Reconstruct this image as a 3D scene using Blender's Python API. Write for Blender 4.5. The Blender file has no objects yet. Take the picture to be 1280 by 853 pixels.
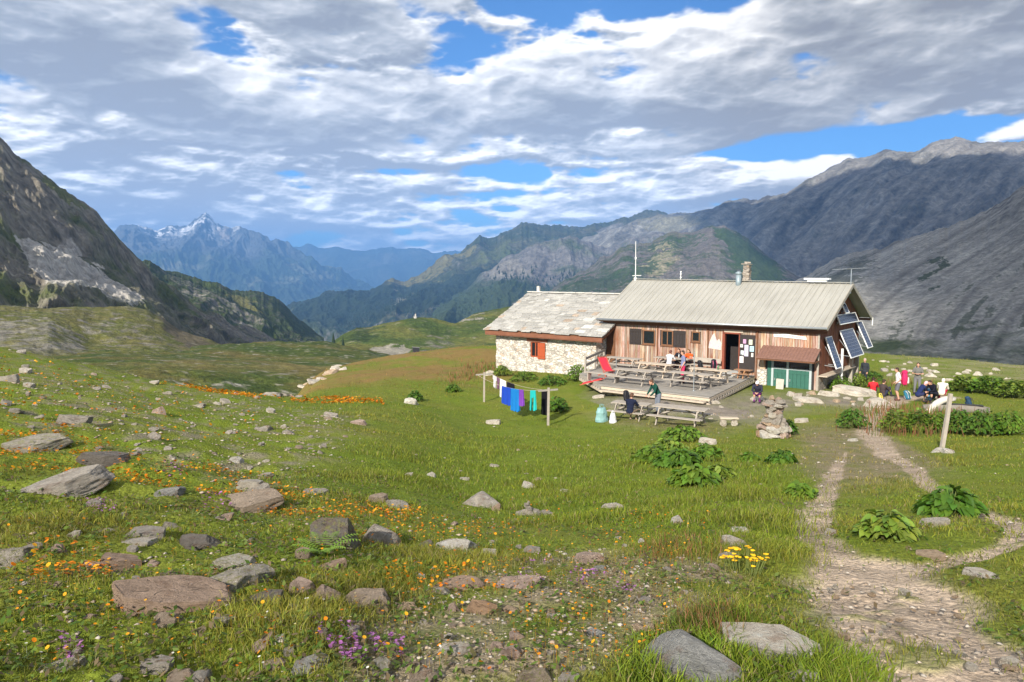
import bpy, bmesh, math, random
import numpy as np
from mathutils import Vector, Matrix
R = math.radians
SC = bpy.context.scene
COL = SC.collection
rng = np.random.default_rng(7)
random.seed(7)

# ------------------------------------------------------------------ camera
F, H0 = 920.0, 340.46                      # focal length and horizon row of a 1280 x 853 frame
PITCH = math.atan((426.5 - H0) / F)
cam_d = bpy.data.cameras.new('camera'); cam_d.sensor_width = 36; cam_d.lens = F / 1280 * 36
cam_d.clip_start = 0.05; cam_d.clip_end = 80000
cam = bpy.data.objects.new('camera', cam_d); COL.objects.link(cam)
cam.location = (0, 0, 0); cam.rotation_euler = (math.pi / 2 - PITCH, 0, 0)
SC.camera = cam

# ------------------------------------------------------------------ light and exposure
SUN_EL, SUN_AZ = R(28), R(207)             # azimuth measured clockwise from +Y: behind the camera, to its left
SUN_DIR = Vector((math.sin(SUN_AZ) * math.cos(SUN_EL), math.cos(SUN_AZ) * math.cos(SUN_EL), math.sin(SUN_EL)))
sd = bpy.data.lights.new('sun', 'SUN'); sd.energy = 5.0; sd.angle = R(0.55); sd.color = (1.0, 0.93, 0.82)
so = bpy.data.objects.new('sun', sd); COL.objects.link(so)
so.rotation_euler = SUN_DIR.to_track_quat('Z', 'Y').to_euler(); so.location = SUN_DIR * 60
SC.view_settings.view_transform = 'Standard'; SC.view_settings.look = 'None'
SC.view_settings.exposure = 0.6; SC.view_settings.gamma = 1.0; SC.view_settings.use_curve_mapping = False
SC.render.engine = 'CYCLES'
SC.cycles.max_bounces = 6; SC.cycles.diffuse_bounces = 3; SC.cycles.glossy_bounces = 2
SC.cycles.transparent_max_bounces = 8; SC.cycles.transmission_bounces = 3; SC.cycles.volume_bounces = 0
SC.cycles.use_denoising = True
SC.cycles.sample_clamp_indirect = 4.0
try: SC.cycles.denoiser = 'OPENIMAGEDENOISE'
except Exception: pass

# ------------------------------------------------------------------ node helpers
class NT:
    def __init__(s, tree): s.t = tree; s.n = tree.nodes; s.l = tree.links
    def new(s, typ, **kw):
        n = s.n.new(typ)
        for k, v in kw.items(): setattr(n, k, v)
        return n
    def put(s, sock, v):
        if isinstance(v, bpy.types.NodeSocket): s.l.new(v, sock)
        elif v is not None:
            if hasattr(sock, 'default_value'):
                try: sock.default_value = v
                except Exception: sock.default_value = (v, v, v) if not hasattr(v, '__len__') else (*v, 1)
    def m(s, op, a, b=None, c=None, clamp=False):
        n = s.new('ShaderNodeMath', operation=op); n.use_clamp = clamp
        for i, v in enumerate((a, b, c)):
            if v is not None: s.put(n.inputs[i], v)
        return n.outputs[0]
    def vm(s, op, a, b=None):
        n = s.new('ShaderNodeVectorMath', operation=op); s.put(n.inputs[0], a)
        if b is not None: s.put(n.inputs[1], b)
        return n.outputs[0]
    def mix(s, f, a, b, blend='MIX'):
        n = s.new('ShaderNodeMix', data_type='RGBA', blend_type=blend)
        s.put(n.inputs[0], f); s.put(n.inputs[6], a if isinstance(a, bpy.types.NodeSocket) else (*a[:3], 1))
        s.put(n.inputs[7], b if isinstance(b, bpy.types.NodeSocket) else (*b[:3], 1)); return n.outputs[2]
    def ramp(s, f, *stops):
        n = s.new('ShaderNodeValToRGB'); e = n.color_ramp.elements
        while len(e) < len(stops): e.new(0.5)
        for el, (p, c) in zip(e, stops):
            el.position = p; el.color = (*c, 1) if hasattr(c, '__len__') else (c, c, c, 1)
        s.put(n.inputs[0], f); return n.outputs[0]
    def noise(s, v, scale, det=4, rough=0.55, dist=0.0):
        n = s.new('ShaderNodeTexNoise'); s.put(n.inputs['Vector'], v)
        n.inputs['Scale'].default_value = scale; n.inputs['Detail'].default_value = det
        n.inputs['Roughness'].default_value = rough; n.inputs['Distortion'].default_value = dist
        return n.outputs[0]
    def new_noise_col(s, v, scale):
        n = s.new('ShaderNodeTexNoise'); s.put(n.inputs['Vector'], v); n.inputs['Scale'].default_value = scale; n.inputs['Detail'].default_value = 3
        return n.outputs['Color']
    def attr(s, name):
        n = s.new('ShaderNodeAttribute'); n.attribute_name = name; return n.outputs['Color']
    def scale(s, v, xyz):
        return s.vm('MULTIPLY', v, xyz)
    def obj(s): return s.new('ShaderNodeTexCoord').outputs['Object']
    def pos(s): return s.new('ShaderNodeNewGeometry').outputs['Position']
    def rand(s): return s.new('ShaderNodeObjectInfo').outputs['Random']
    def bump(s, h, strength=0.4, dist=0.02):
        n = s.new('ShaderNodeBump'); n.inputs['Strength'].default_value = strength
        n.inputs['Distance'].default_value = dist; s.put(n.inputs['Height'], h); return n.outputs[0]

MATS = {}
def material(name, fn, rough=0.85, spec=0.25, metal=0.0):
    """fn(nt) -> (colour socket or tuple, bump normal or None)"""
    if name in MATS: return MATS[name]
    m = bpy.data.materials.new(name); m.use_nodes = True
    nt = NT(m.node_tree); b = nt.n['Principled BSDF']
    r = fn(nt); c, nrm = r[0], r[1]
    if isinstance(c, bpy.types.NodeSocket): nt.l.new(c, b.inputs['Base Color'])
    else: b.inputs['Base Color'].default_value = (*c, 1)
    if nrm is not None: nt.l.new(nrm, b.inputs['Normal'])
    if isinstance(rough, bpy.types.NodeSocket): nt.l.new(rough, b.inputs['Roughness'])
    else: b.inputs['Roughness'].default_value = rough
    b.inputs['Specular IOR Level'].default_value = spec; b.inputs['Metallic'].default_value = metal
    m.diffuse_color = (*(c[:3] if not isinstance(c, bpy.types.NodeSocket) else (.5, .5, .5)), 1)
    MATS[name] = m
    return m

def plain(name, col, rough=0.8, var=0.25, sc=9.0, bump=0.25, spec=0.25, metal=0.0, dist=0.01):
    """a colour with a little uneven wear and grain"""
    def fn(nt):
        o = nt.obj()
        n = nt.noise(o, sc, 5, 0.6)
        k = nt.m('MULTIPLY_ADD', n, 2 * var, 1 - var)
        c = nt.mix(1.0, col, nt.ramp(nt.m('MULTIPLY', k, 0.5), (0, 0.0), (1, 2.0)), 'MULTIPLY')
        return c, nt.bump(nt.noise(o, sc * 6, 3), bump, dist)
    return material(name, fn, rough, spec, metal)

# ------------------------------------------------------------------ numpy noise
_p = np.arange(512); np.random.default_rng(3).shuffle(_p)
_g = np.random.default_rng(5).normal(size=(512, 3)); _g /= np.linalg.norm(_g, axis=1)[:, None]
def perlin(P):
    P = np.asarray(P, float); I = np.floor(P).astype(int); f = P - I
    w = f * f * f * (f * (f * 6 - 15) + 10)
    def h(dx, dy, dz):
        k = _p[(_p[(_p[(I[..., 0] + dx) & 511] + I[..., 1] + dy) & 511] + I[..., 2] + dz) & 511]
        g = _g[k]
        return g[..., 0] * (f[..., 0] - dx) + g[..., 1] * (f[..., 1] - dy) + g[..., 2] * (f[..., 2] - dz)
    L = lambda a, b, t: a + (b - a) * t
    x0 = L(L(h(0,0,0), h(1,0,0), w[..., 0]), L(h(0,1,0), h(1,1,0), w[..., 0]), w[..., 1])
    x1 = L(L(h(0,0,1), h(1,0,1), w[..., 0]), L(h(0,1,1), h(1,1,1), w[..., 0]), w[..., 1])
    return L(x0, x1, w[..., 2])
def fbm(P, oct=4, gain=0.5, lac=2.03):
    P = np.asarray(P, float); a, s = 1.0, 0.0
    for i in range(oct):
        s = s + a * perlin(P + 17.3 * i); P = P * lac; a *= gain
    return s
def ridged(P, oct=5, gain=0.5, lac=2.1):
    P = np.asarray(P, float); a, s = 1.0, 0.0
    for i in range(oct):
        s = s + a * (1 - 2.2 * np.abs(perlin(P + 31.7 * i))); P = P * lac; a *= gain
    return s - 0.6
def sstep(a, b, x):
    t = np.clip((x - a) / (b - a), 0, 1); return t * t * (3 - 2 * t)
def pchip(x, y, xi):
    x = np.asarray(x, float); y = np.asarray(y, float); h = np.diff(x); d = np.diff(y) / h
    m = np.zeros(len(x)); m[0], m[-1] = d[0], d[-1]
    for i in range(1, len(x) - 1):
        if d[i-1] * d[i] > 0:
            w1 = 2 * h[i] + h[i-1]; w2 = h[i] + 2 * h[i-1]
            m[i] = (w1 + w2) / (w1 / d[i-1] + w2 / d[i])
    k = np.clip(np.searchsorted(x, xi) - 1, 0, len(x) - 2); t = (xi - x[k]) / h[k]
    t = np.clip(t, 0, 1)
    return ((1 + 2*t) * (1-t)**2 * y[k] + t * (1-t)**2 * h[k] * m[k] + t*t*(3-2*t) * y[k+1] + t*t*(t-1) * h[k] * m[k+1])

# ------------------------------------------------------------------ rays
CP, SP = math.cos(PITCH), math.sin(PITCH)
def ray(u, v):
    dx = (np.asarray(u, float) - 640) / F; dz = -(np.asarray(v, float) - 426.5) / F
    return np.stack(np.broadcast_arrays(dx, CP + dz * SP, -SP + dz * CP), -1)
def at_r(u, v, r):
    d = ray(u, v); return d * (np.asarray(r, float) / np.hypot(d[..., 0], d[..., 1]))[..., None]
def pix(P):
    P = np.asarray(P, float); yc = P[..., 1] * CP - P[..., 2] * SP; zc = P[..., 1] * SP + P[..., 2] * CP
    yc = np.where(yc < 0.05, 0.05, yc)
    return 640 + F * P[..., 0] / yc, 426.5 - F * zc / yc
def inpoly(u, v, poly):
    u = np.asarray(u); c = np.zeros(u.shape, bool); n = len(poly)
    for i in range(n):
        x1, y1 = poly[i]; x2, y2 = poly[(i + 1) % n]
        if y1 == y2: continue
        t = ((y1 > v) != (y2 > v)) & (u < (x2 - x1) * (v - y1) / (y2 - y1) + x1)
        c ^= t
    return c

# ------------------------------------------------------------------ objects
def mesh_np(name, V, faces, mats=None, parent=None, smooth=False, col=None, mi=None):
    """V (n,3); faces: (m,k) array or list of tuples"""
    me = bpy.data.meshes.new(name); V = np.asarray(V, np.float32)
    if isinstance(faces, np.ndarray):
        m, k = faces.shape
        me.vertices.add(len(V)); me.vertices.foreach_set('co', V.ravel())
        me.loops.add(m * k); me.loops.foreach_set('vertex_index', faces.astype(np.int32).ravel())
        me.polygons.add(m); me.polygons.foreach_set('loop_start', np.arange(0, m * k, k, dtype=np.int32))
        try: me.polygons.foreach_set('loop_total', np.full(m, k, np.int32))
        except Exception: pass
        me.update(calc_edges=True)
    else:
        me.from_pydata([tuple(map(float, p)) for p in V], [], [tuple(map(int, f)) for f in faces]); me.update()
    if mi is not None: me.polygons.foreach_set('material_index', np.asarray(mi, np.int32))
    if smooth: me.polygons.foreach_set('use_smooth', np.ones(len(me.polygons), bool))
    if col is not None:
        for an, arr in (col.items() if isinstance(col, dict) else (('Col', col),)):
            a = me.color_attributes.new(an, 'FLOAT_COLOR', 'POINT')
            c = np.ones((len(V), 4), np.float32); c[:, :3] = arr; a.data.foreach_set('color', c.ravel())
    o = bpy.data.objects.new(name, me); COL.objects.link(o)
    for mt in (mats if isinstance(mats, (list, tuple)) else [mats]):
        if mt is not None: me.materials.append(mt)
    if parent is not None: o.parent = parent
    return o
def tag(o, label=None, cat=None, group=None, kind=None):
    if label: o['label'] = label
    if cat: o['category'] = cat
    if group: o['group'] = group
    if kind: o['kind'] = kind
    return o
def empty(name, loc, rz=0.0):
    e = bpy.data.objects.new(name, None); COL.objects.link(e); e.empty_display_size = 0.1
    e.location = tuple(map(float, loc)); e.rotation_euler = (0, 0, rz); return e
def thing(name, loc, rz, label, cat, group=None): return tag(empty(name, loc, rz), label, cat, group)
def copy_tree(o, parent=None):
    c = o.copy(); COL.objects.link(c)
    if parent is not None: c.parent = parent
    for ch in list(o.children): copy_tree(ch, c)
    return c

class MB:
    """collects boxes, bars, tubes and free polygons, then links them as one mesh object"""
    def __init__(s): s.V = []; s.Fc = []; s.mi = []
    def add(s, V, Fc, mi=0):
        b = len(s.V); s.V += [tuple(map(float, p)) for p in V]
        s.Fc += [tuple(int(i) + b for i in f) for f in Fc]; s.mi += [mi] * len(Fc); return s
    def box(s, c, d, rot=None, mi=0, jit=0.0):
        x, y, z = (k / 2 for k in d)
        P = [(-x,-y,-z),(x,-y,-z),(x,y,-z),(-x,y,-z),(-x,-y,z),(x,-y,z),(x,y,z),(-x,y,z)]
        if jit: P = [tuple(k + random.uniform(-jit, jit) for k in p) for p in P]
        M_ = rot if rot is not None else Matrix.Identity(3)
        if isinstance(M_, (int, float)): M_ = Matrix.Rotation(M_, 3, 'Z')
        P = [M_ @ Vector(p) + Vector(c) for p in P]
        return s.add(P, [(0,3,2,1),(4,5,6,7),(0,1,5,4),(1,2,6,5),(2,3,7,6),(3,0,4,7)], mi)
    def bar(s, a, b, w, t=None, up=(0, 0, 1), mi=0):
        """rectangular bar from a to b, w wide, t thick"""
        a, b = Vector(a), Vector(b); t = w if t is None else t
        d = b - a; L = d.length
        if L < 1e-6: return s
        d.normalize(); up = Vector(up)
        if abs(d.dot(up)) > 0.98: up = Vector((0, 1, 0))
        sx = d.cross(up).normalized(); sy = sx.cross(d)
        M_ = Matrix((sx, d, sy)).transposed()
        return s.box((a + b) / 2, (w, L, t), M_, mi)
    def tube(s, pts, rad, n=8, mi=0, cap=True):
        pts = [Vector(p) for p in pts]; rad = rad if hasattr(rad, '__len__') else [rad] * len(pts)
        V, Fc = [], []; ref = None
        for i, p in enumerate(pts):
            d = (pts[min(i+1, len(pts)-1)] - pts[max(i-1, 0)]).normalized()
            if ref is None: ref = Vector((0,0,1)) if abs(d.z) < .9 else Vector((1,0,0))
            sx = d.cross(ref)
            if sx.length < 1e-4: sx = d.cross(Vector((0.3, 1, 0)))
            sx.normalize(); sy = sx.cross(d)
            ref = -sy if False else ref
            for k in range(n):
                a = 2 * math.pi * k / n; V.append(p + (sx * math.cos(a) + sy * math.sin(a)) * rad[i])
        for i in range(len(pts) - 1):
            for k in range(n):
                a, b = i*n + k, i*n + (k+1) % n; Fc.append((a, b, b + n, a + n))
        if cap: Fc.append(tuple(range(n))[::-1]); Fc.append(tuple(range((len(pts)-1)*n, len(pts)*n)))
        return s.add(V, Fc, mi)
    def ell(s, c, rad, n=10, m=7, rot=None, mi=0):
        V, Fc = [], []; M_ = rot if rot is not None else Matrix.Identity(3)
        for i in range(m + 1):
            th = math.pi * i / m
            for k in range(n):
                ph = 2 * math.pi * k / n
                p = Vector((math.sin(th)*math.cos(ph)*rad[0], math.sin(th)*math.sin(ph)*rad[1], math.cos(th)*rad[2]))
                V.append(M_ @ p + Vector(c))
        for i in range(m):
            for k in range(n):
                a, b = i*n+k, i*n+(k+1) % n; Fc.append((a, a+n, b+n, b))
        return s.add(V, Fc, mi)
    def build(s, name, mats, parent=None, smooth=False, bevel=0.0, col=None):
        o = mesh_np(name, np.array(s.V), s.Fc, mats, parent, smooth, col, s.mi)
        bm = bmesh.new(); bm.from_mesh(o.data)
        bmesh.ops.remove_doubles(bm, verts=bm.verts, dist=1e-6)
        bmesh.ops.recalc_face_normals(bm, faces=bm.faces)
        bm.to_mesh(o.data); bm.free()
        if bevel:
            md = o.modifiers.new('bevel', 'BEVEL'); md.width = bevel; md.segments = 2; md.limit_method = 'ANGLE'
        return o
# ------------------------------------------------------------------ sky and clouds (world)
SKY_W, SKY_H, AZ_R, EL0, EL1 = 1792, 896, R(52), R(-6), R(44)
def lattice(seed, nx, ny, X, Y):
    """smooth random surface: X, Y run over 0..1, nx by ny cells"""
    g = np.random.default_rng(seed).normal(size=(ny + 4, nx + 4))
    def W(t, n):
        p = t * n; i = np.floor(p).astype(int); f = p - i; M_ = np.zeros((len(t), n + 4))
        w = np.stack([(1-f)**3, 3*f**3 - 6*f**2 + 4, -3*f**3 + 3*f**2 + 3*f + 1, f**3], 1) / 6
        for k in range(4): M_[np.arange(len(t)), np.clip(i + k, 0, n + 3)] += w[:, k]
        return M_
    return W(Y, ny) @ g @ W(X, nx).T * 1.6
def sky_fields():
    X = (np.arange(SKY_W) + .5) / SKY_W; el = EL0 + (EL1 - EL0) * (np.arange(SKY_H) + .5) / SKY_H
    az = (X * 2 - 1) * AZ_R
    t = np.clip(el + R(3.5), 0, None); Y = (t / t.max()) ** 0.74                # flatter and finer towards the horizon
    def fb(seed, nx, ny, oct, gain=.55, billow=False):
        a, s = 1.0, 0
        for o in range(oct):
            n = lattice(seed + o, nx << o, ny << o, X, Y)
            s = s + a * (1.0 - 2.6 * np.abs(n * .8) if billow else n); a *= gain
        return s
    A, E_ = np.meshgrid(az, el); E_ = np.tan(E_)
    def gauss(f, blobs):
        for (u, v, su, sv, wt) in blobs:
            d = ray(u, v); a0 = math.atan2(d[0], d[1]); e0 = d[2] / math.hypot(d[0], d[1])
            f = f + wt * np.exp(-((A - a0) / (su / F)) ** 2 - ((E_ - e0) / (sv / F)) ** 2)
        return f
    def layer(seed, base, blobs, lights, nx, ny, amp, soft, shade, decay, con=1.0, gn=.47):
        big = fb(seed, 6, 6, 2); mid = fb(seed + 74, nx, ny, 6, gn); bil = fb(seed + 262, nx * 2, ny * 2, 5, gn, True)
        f = gauss(base + amp * (big * .10 + mid * .14 + bil * .12), blobs)
        alpha = sstep(-0.02, soft, f); D = np.clip(f, 0, .8); S = np.zeros_like(D); acc = np.zeros(SKY_W)
        for j in range(SKY_H - 1, -1, -1):                                      # cloud standing between this point and the light above
            acc = np.roll(acc, 1) * decay + D[j] * (1 - decay); S[j] = acc
        rel = D - np.roll(np.roll(D, -7, 0), 5, 1); rel2 = D - np.roll(np.roll(D, -2, 0), 2, 1)
        L = 1.02 - shade * S + con * (1.3 * np.clip(rel, -.2, .25) + 1.0 * np.clip(rel2, -.1, .12)) + .05 * mid + .06 * bil
        return alpha, np.clip(gauss(L, lights), .1, 1.3)
    edge = np.interp(np.tan(el), [tan_row(238), tan_row(205), tan_row(188), tan_row(160)], [-.75, -.28, .18, .24])[:, None] * np.ones((1, SKY_W))
    a1, L1 = layer(41, edge, HIGH_BLOBS, HIGH_LIGHT, 11, 13, 1.0, .20, 1.75, .975, 1.1, .50)
    a2, L2 = layer(57, np.full_like(A, .26), LOW_BLOBS, LOW_LIGHT, 14, 18, 1.05, .20, 1.5, .957, 1.5, .53)
    return a1 + a2 * (1 - a1), (L1 * a1 + L2 * a2 * (1 - a1)) / np.maximum(a1 + a2 * (1 - a1), 1e-4), np.tan(el)
def tan_row(v): d = ray(640, v); return d[2] / math.hypot(d[0], d[1])
#  u, v, width, height (pixels of the 1280 frame, turned into directions), weight
GAPS = [(285, 60, 60, 34, -.42), (240, 12, 70, 20, -.28), (35, 103, 80, 14, -.36), (690, 18, 80, 22, -.38), (640, 5, 60, 14, -.3), (905, 8, 60, 15, -.42),
    (430, 80, 50, 11, -.28), (760, 45, 50, 10, -.22), (1000, 186, 90, 14, -.42), (1110, 172, 100, 14, -.5), (1220, 160, 90, 14, -.48), (925, 196, 30, 9, -.25), (1190, 192, 80, 18, -.4)]
HIGH_BLOBS = GAPS + [(230, 120, 130, 38, .2), (330, 165, 260, 30, .16), (560, 130, 160, 40, .12), (780, 130, 230, 50, .2), (1120, 70, 200, 55, .2), (100, 40, 110, 40, .12), (470, 30, 120, 36, .12)]
HIGH_LIGHT = [(230, 112, 110, 24, .20), (900, 60, 90, 40, .22), (560, 75, 90, 20, .12), (780, 125, 200, 28, -.12), (1120, 110, 120, 30, -.06), (330, 192, 260, 10, -.10), (110, 50, 120, 50, -.10), (1150, 40, 100, 30, .1)]
LOW_BLOBS = GAPS + [(90, 220, 140, 40, .25), (600, 216, 120, 6, -.22), (470, 214, 60, 5, -.18), (560, 243, 80, 7, -.18), (1030, 215, 70, 16, .42), (985, 228, 50, 14, .36), (1270, 168, 34, 11, .55), (880, 225, 60, 26, .3),
    (500, 285, 300, 22, .12), (230, 262, 120, 20, .14), (770, 262, 90, 18, .25)]
LOW_LIGHT = [(850, 232, 80, 22, .30), (490, 282, 90, 20, .28), (235, 265, 60, 16, .22), (110, 215, 90, 12, .12), (640, 260, 120, 14, .12), (1020, 210, 90, 20, .35), (1270, 168, 40, 14, .4), (905, 212, 34, 16, -.4), (770, 250, 70, 20, -.12), (300, 240, 170, 6, -.25)]
CLOUD_RAMP = [(.12, (.30, .31, .335)), (.4, (.385, .40, .42)), (.65, (.53, .54, .555)), (.9, (.74, .735, .73)), (1.2, (1.05, 1.03, .99))]
CLOUD_GAIN, CLOUD_LOW, SKY_TINT = 8.0, 2.8, (.50, .82, 1.08)
def cloud_rgb(L, te):
    xs = [a for a, b in CLOUD_RAMP]; c = np.stack([np.interp(L, xs, [b[i] for a, b in CLOUD_RAMP]) for i in range(3)], -1)
    return c * (1 + (CLOUD_LOW - 1) * np.exp(-np.clip(te, 0, None) / .11))[:, None, None]
def build_world():
    w = bpy.data.worlds.new('World'); SC.world = w; w.use_nodes = True
    t = NT(w.node_tree); bg = t.n['Background']; bg.inputs['Strength'].default_value = 0.1
    sky = t.new('ShaderNodeTexSky'); sky.sky_type = 'NISHITA'; sky.sun_disc = False
    sky.sun_elevation = SUN_EL; sky.sun_rotation = SUN_AZ; sky.altitude = 2500; sky.air_density = 1.0
    sky.dust_density = 0.3; sky.ozone_density = 2.5
    # cloud cover computed above on a grid of bearings and heights over the horizon
    al, L, te = sky_fields(); px = np.ones((SKY_H, SKY_W, 4), np.float32)
    px[..., :3] = cloud_rgb(L, te); px[..., 3] = al
    im = bpy.data.images.new('clouds', SKY_W, SKY_H, alpha=True, float_buffer=True)
    im.colorspace_settings.name = 'Non-Color'; im.alpha_mode = 'CHANNEL_PACKED'
    im.pixels.foreach_set(px.ravel()); im.update(); im.pack()
    sp = t.new('ShaderNodeSeparateXYZ'); t.l.new(t.new('ShaderNodeTexCoord').outputs['Generated'], sp.inputs[0]); x, y, z = sp.outputs
    az = t.m('ARCTAN2', x, y); el = t.m('ARCSINE', z)
    cb = t.new('ShaderNodeCombineXYZ')
    t.put(cb.inputs[0], t.m('MULTIPLY_ADD', az, 0.5 / AZ_R, 0.5)); t.put(cb.inputs[1], t.m('MULTIPLY_ADD', t.m('MINIMUM', t.m('MAXIMUM', el, EL0 + .01), EL1 - .01), 1 / (EL1 - EL0), -EL0 / (EL1 - EL0)))
    ti = t.new('ShaderNodeTexImage'); ti.image = im; ti.extension = 'MIRROR'; ti.interpolation = 'Linear'; t.put(ti.inputs[0], cb.outputs[0])
    cl = t.mix(1.0, ti.outputs['Color'], (CLOUD_GAIN,) * 3, 'MULTIPLY')
    skyc = t.mix(1.0, sky.outputs[0], SKY_TINT, 'MULTIPLY')
    t.l.new(t.mix(ti.outputs['Alpha'], skyc, cl), bg.inputs['Color'])
    try: w.cycles.sampling_method = 'MANUAL'; w.cycles.sample_map_resolution = 512
    except Exception: pass
build_world()
# ------------------------------------------------------------------ near ground: height table over bearing and log distance
NEAR = {  # column u: ((v, r) ...), then ('z', r, z) once the ground has dropped behind its own crest
    -500: [(853,4.4),(760,5.6),(680,7.6),(605,10.6),(540,16),(490,25),(455,39),(428,52),('z',65,-8),('z',95,-20),('z',200,-90)],
    0:   [(853,3.75),(760,4.9),(680,6.6),(605,9.3),(540,14.5),(490,23),(455,36),(431,48),('z',60,-8),('z',90,-20),('z',200,-90)],
    160: [(853,3.45),(760,4.6),(680,6.3),(605,9.3),(560,13),(520,19.5),(490,29),(468,42),('z',54,-9),('z',90,-22),('z',200,-90)],
    320: [(853,3.25),(760,4.4),(680,6.2),(620,9.2),(580,12.7),(550,17),(520,24.5),(494,36),('z',45,-8.6),('z',90,-24),('z',200,-90)],
    400: [(853,3.1),(760,4.3),(680,6.1),(620,9.2),(580,12.7),(550,17),(520,25),(500,36),(480,50),(464,61),('z',75,-10.5),('z',100,-24),('z',200,-90)],
    480: [(853,3.08),(760,4.3),(680,6.3),(620,9.8),(580,13.6),(550,18.5),(520,27),(500,36),(480,47),(460,58),(448,68),('z',85,-11),('z',110,-24),('z',200,-90)],
    620: [(853,3.05),(760,4.2),(680,6.6),(640,9.8),(600,15),(570,20.3),(532,32),(505,39),(480,46.5),(466,52),(450,59),(433,67),('z',85,-10),('z',110,-24),('z',200,-90)],
    700: [(853,3.05),(760,4.2),(680,6.6),(640,9.6),(600,14.8),(570,20),(532,32),(505,38),(485,43.5),(470,49),('z',60,-6.6),('z',80,-8),('z',110,-24),('z',200,-90)],
    800: [(853,3.1),(760,4.3),(680,6.4),(640,9.3),(600,14),(570,19.5),(545,26.5),(528,31.5),(500,36.5),('z',43,-6.55),('z',60,-6.7),('z',80,-8),('z',110,-24),('z',200,-90)],
    900: [(853,3.2),(760,4.3),(680,6.2),(640,8.8),(600,13.3),(570,19),(545,26.5),(528,32),(505,36.5),('z',44,-6.5),('z',60,-6.8),('z',80,-8),('z',110,-22),('z',200,-90)],
    1000:[(853,3.3),(760,4.6),(680,6.5),(640,9),(600,13),(565,20),(545,27.2),(525,33.7),(505,38.5),('z',43,-6.45),('z',55,-6.9),('z',80,-8),('z',110,-20),('z',200,-90)],
    1100:[(853,3.45),(760,4.8),(680,6.8),(640,9.4),(600,13.5),(567,20),(545,27),(525,34),(505,41),(485,49),(465,60),(443,78),('z',100,-13),('z',140,-34),('z',220,-100)],
    1200:[(853,3.6),(760,5),(680,7),(640,9.6),(600,13.8),(567,20),(545,27),(525,34),(505,42),(485,50),(465,63),(449,80),('z',100,-13),('z',140,-34),('z',220,-100)],
    1280:[(853,3.75),(760,5.2),(680,7.3),(640,10),(600,14.3),(567,20.5),(545,27.5),(525,35),(505,43),(485,51),(465,66),(457,76),('z',95,-13),('z',140,-34),('z',220,-100)],
    1800:[(853,4.4),(760,6),(680,8.3),(640,11),(600,15.3),(567,21.5),(545,28.5),(525,36),(505,44),(485,53),(470,66),(462,76),('z',95,-13),('z',140,-34),('z',220,-100)],
}
LR = np.linspace(math.log(0.4), math.log(220), 360)
_us = sorted(NEAR); _th, _rows = [], []
for u in _us:
    d0 = ray(u, 560); _th.append(math.atan2(d0[0], d0[1]))
    rs, zs = [0.4, 2.0], [-1.72, -1.74]
    for k in NEAR[u]:
        if k[0] == 'z': rs.append(k[1]); zs.append(k[2])
        else:
            d = ray(u, k[0]); rs.append(k[1]); zs.append(k[1] * d[2] / math.hypot(d[0], d[1]))
    _rows.append(pchip(np.log(rs), zs, LR))
_th = np.array(_th); _rows = np.array(_rows)
TH = np.linspace(_th[0], _th[-1], 240)
TAB = np.array([pchip(_th, _rows[:, j], TH) for j in range(len(LR))])       # (r, theta)
def _smooth(A, n, ax):
    for _ in range(n):
        B = np.pad(A, [(1, 1) if i == ax else (0, 0) for i in range(2)], 'edge')
        A = (np.take(B, range(0, A.shape[ax]), ax) + 2 * A + np.take(B, range(2, A.shape[ax] + 2), ax)) / 4
    return A
TAB = _smooth(_smooth(TAB, 12, 1), 3, 0)
def base_z(x, y):
    x = np.asarray(x, float); y = np.asarray(y, float)
    r = np.clip(np.hypot(x, y), 0.41, 219); th = np.clip(np.arctan2(x, y), TH[0], TH[-1])
    fi = (np.log(r) - LR[0]) / (LR[1] - LR[0]); fj = (th - TH[0]) / (TH[1] - TH[0])
    i = np.clip(fi.astype(int), 0, len(LR) - 2); j = np.clip(fj.astype(int), 0, len(TH) - 2); fi = fi - i; fj = fj - j
    return (TAB[i, j] * (1-fi) + TAB[i+1, j] * fi) * (1-fj) + (TAB[i, j+1] * (1-fi) + TAB[i+1, j+1] * fi) * fj

# hut frame: origin at the front right corner of the eaves, x along the facade to the right, y into the building
TH_H = 0.682; HC = np.array([16.805, 39.186])
HX = np.array([math.cos(TH_H), -math.sin(TH_H)]); HY = np.array([math.sin(TH_H), math.cos(TH_H)])
def hut(a, b, z): p = HC - a * HX + b * HY; return np.array([p[0], p[1], z])     # a counts to the left
def hut_ab(x, y):
    dx = np.asarray(x) - HC[0]; dy = np.asarray(y) - HC[1]
    return -(dx * HX[0] + dy * HX[1]), dx * HY[0] + dy * HY[1]

def bumps(x, y):
    r = np.hypot(x, y); P = np.stack([x, y, 0 * x], -1)
    a, b = hut_ab(x, y)
    flat = sstep(0.0, 3.0, np.maximum(np.maximum(a - 10, -a + 1), np.maximum(b - 2, -b - 9)))    # calmer round the terrace
    z = fbm(P / 6.0, 3) * 0.16 * sstep(3, 14, r) * (0.35 + 0.65 * flat) + fbm(P / 1.5 + 9, 3) * 0.075 * (0.4 + .6 * flat)
    z += fbm(P / 0.45 + 4, 3) * 0.03 * sstep(30, 5, r)
    u, v = pix(np.stack([x, y, base_z(x, y)], -1))
    left = sstep(560, 200, u) * sstep(60, 25, r)
    z += left * (np.maximum(ridged(P / np.array([2.6, 1.3, 1]) + 40, 3), 0) * 0.15)
    return z
def ground_z(x, y):
    return base_z(x, y) + bumps(np.asarray(x, float), np.asarray(y, float))
_rs = np.exp(np.linspace(math.log(1.2), math.log(215), 1400))
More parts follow.
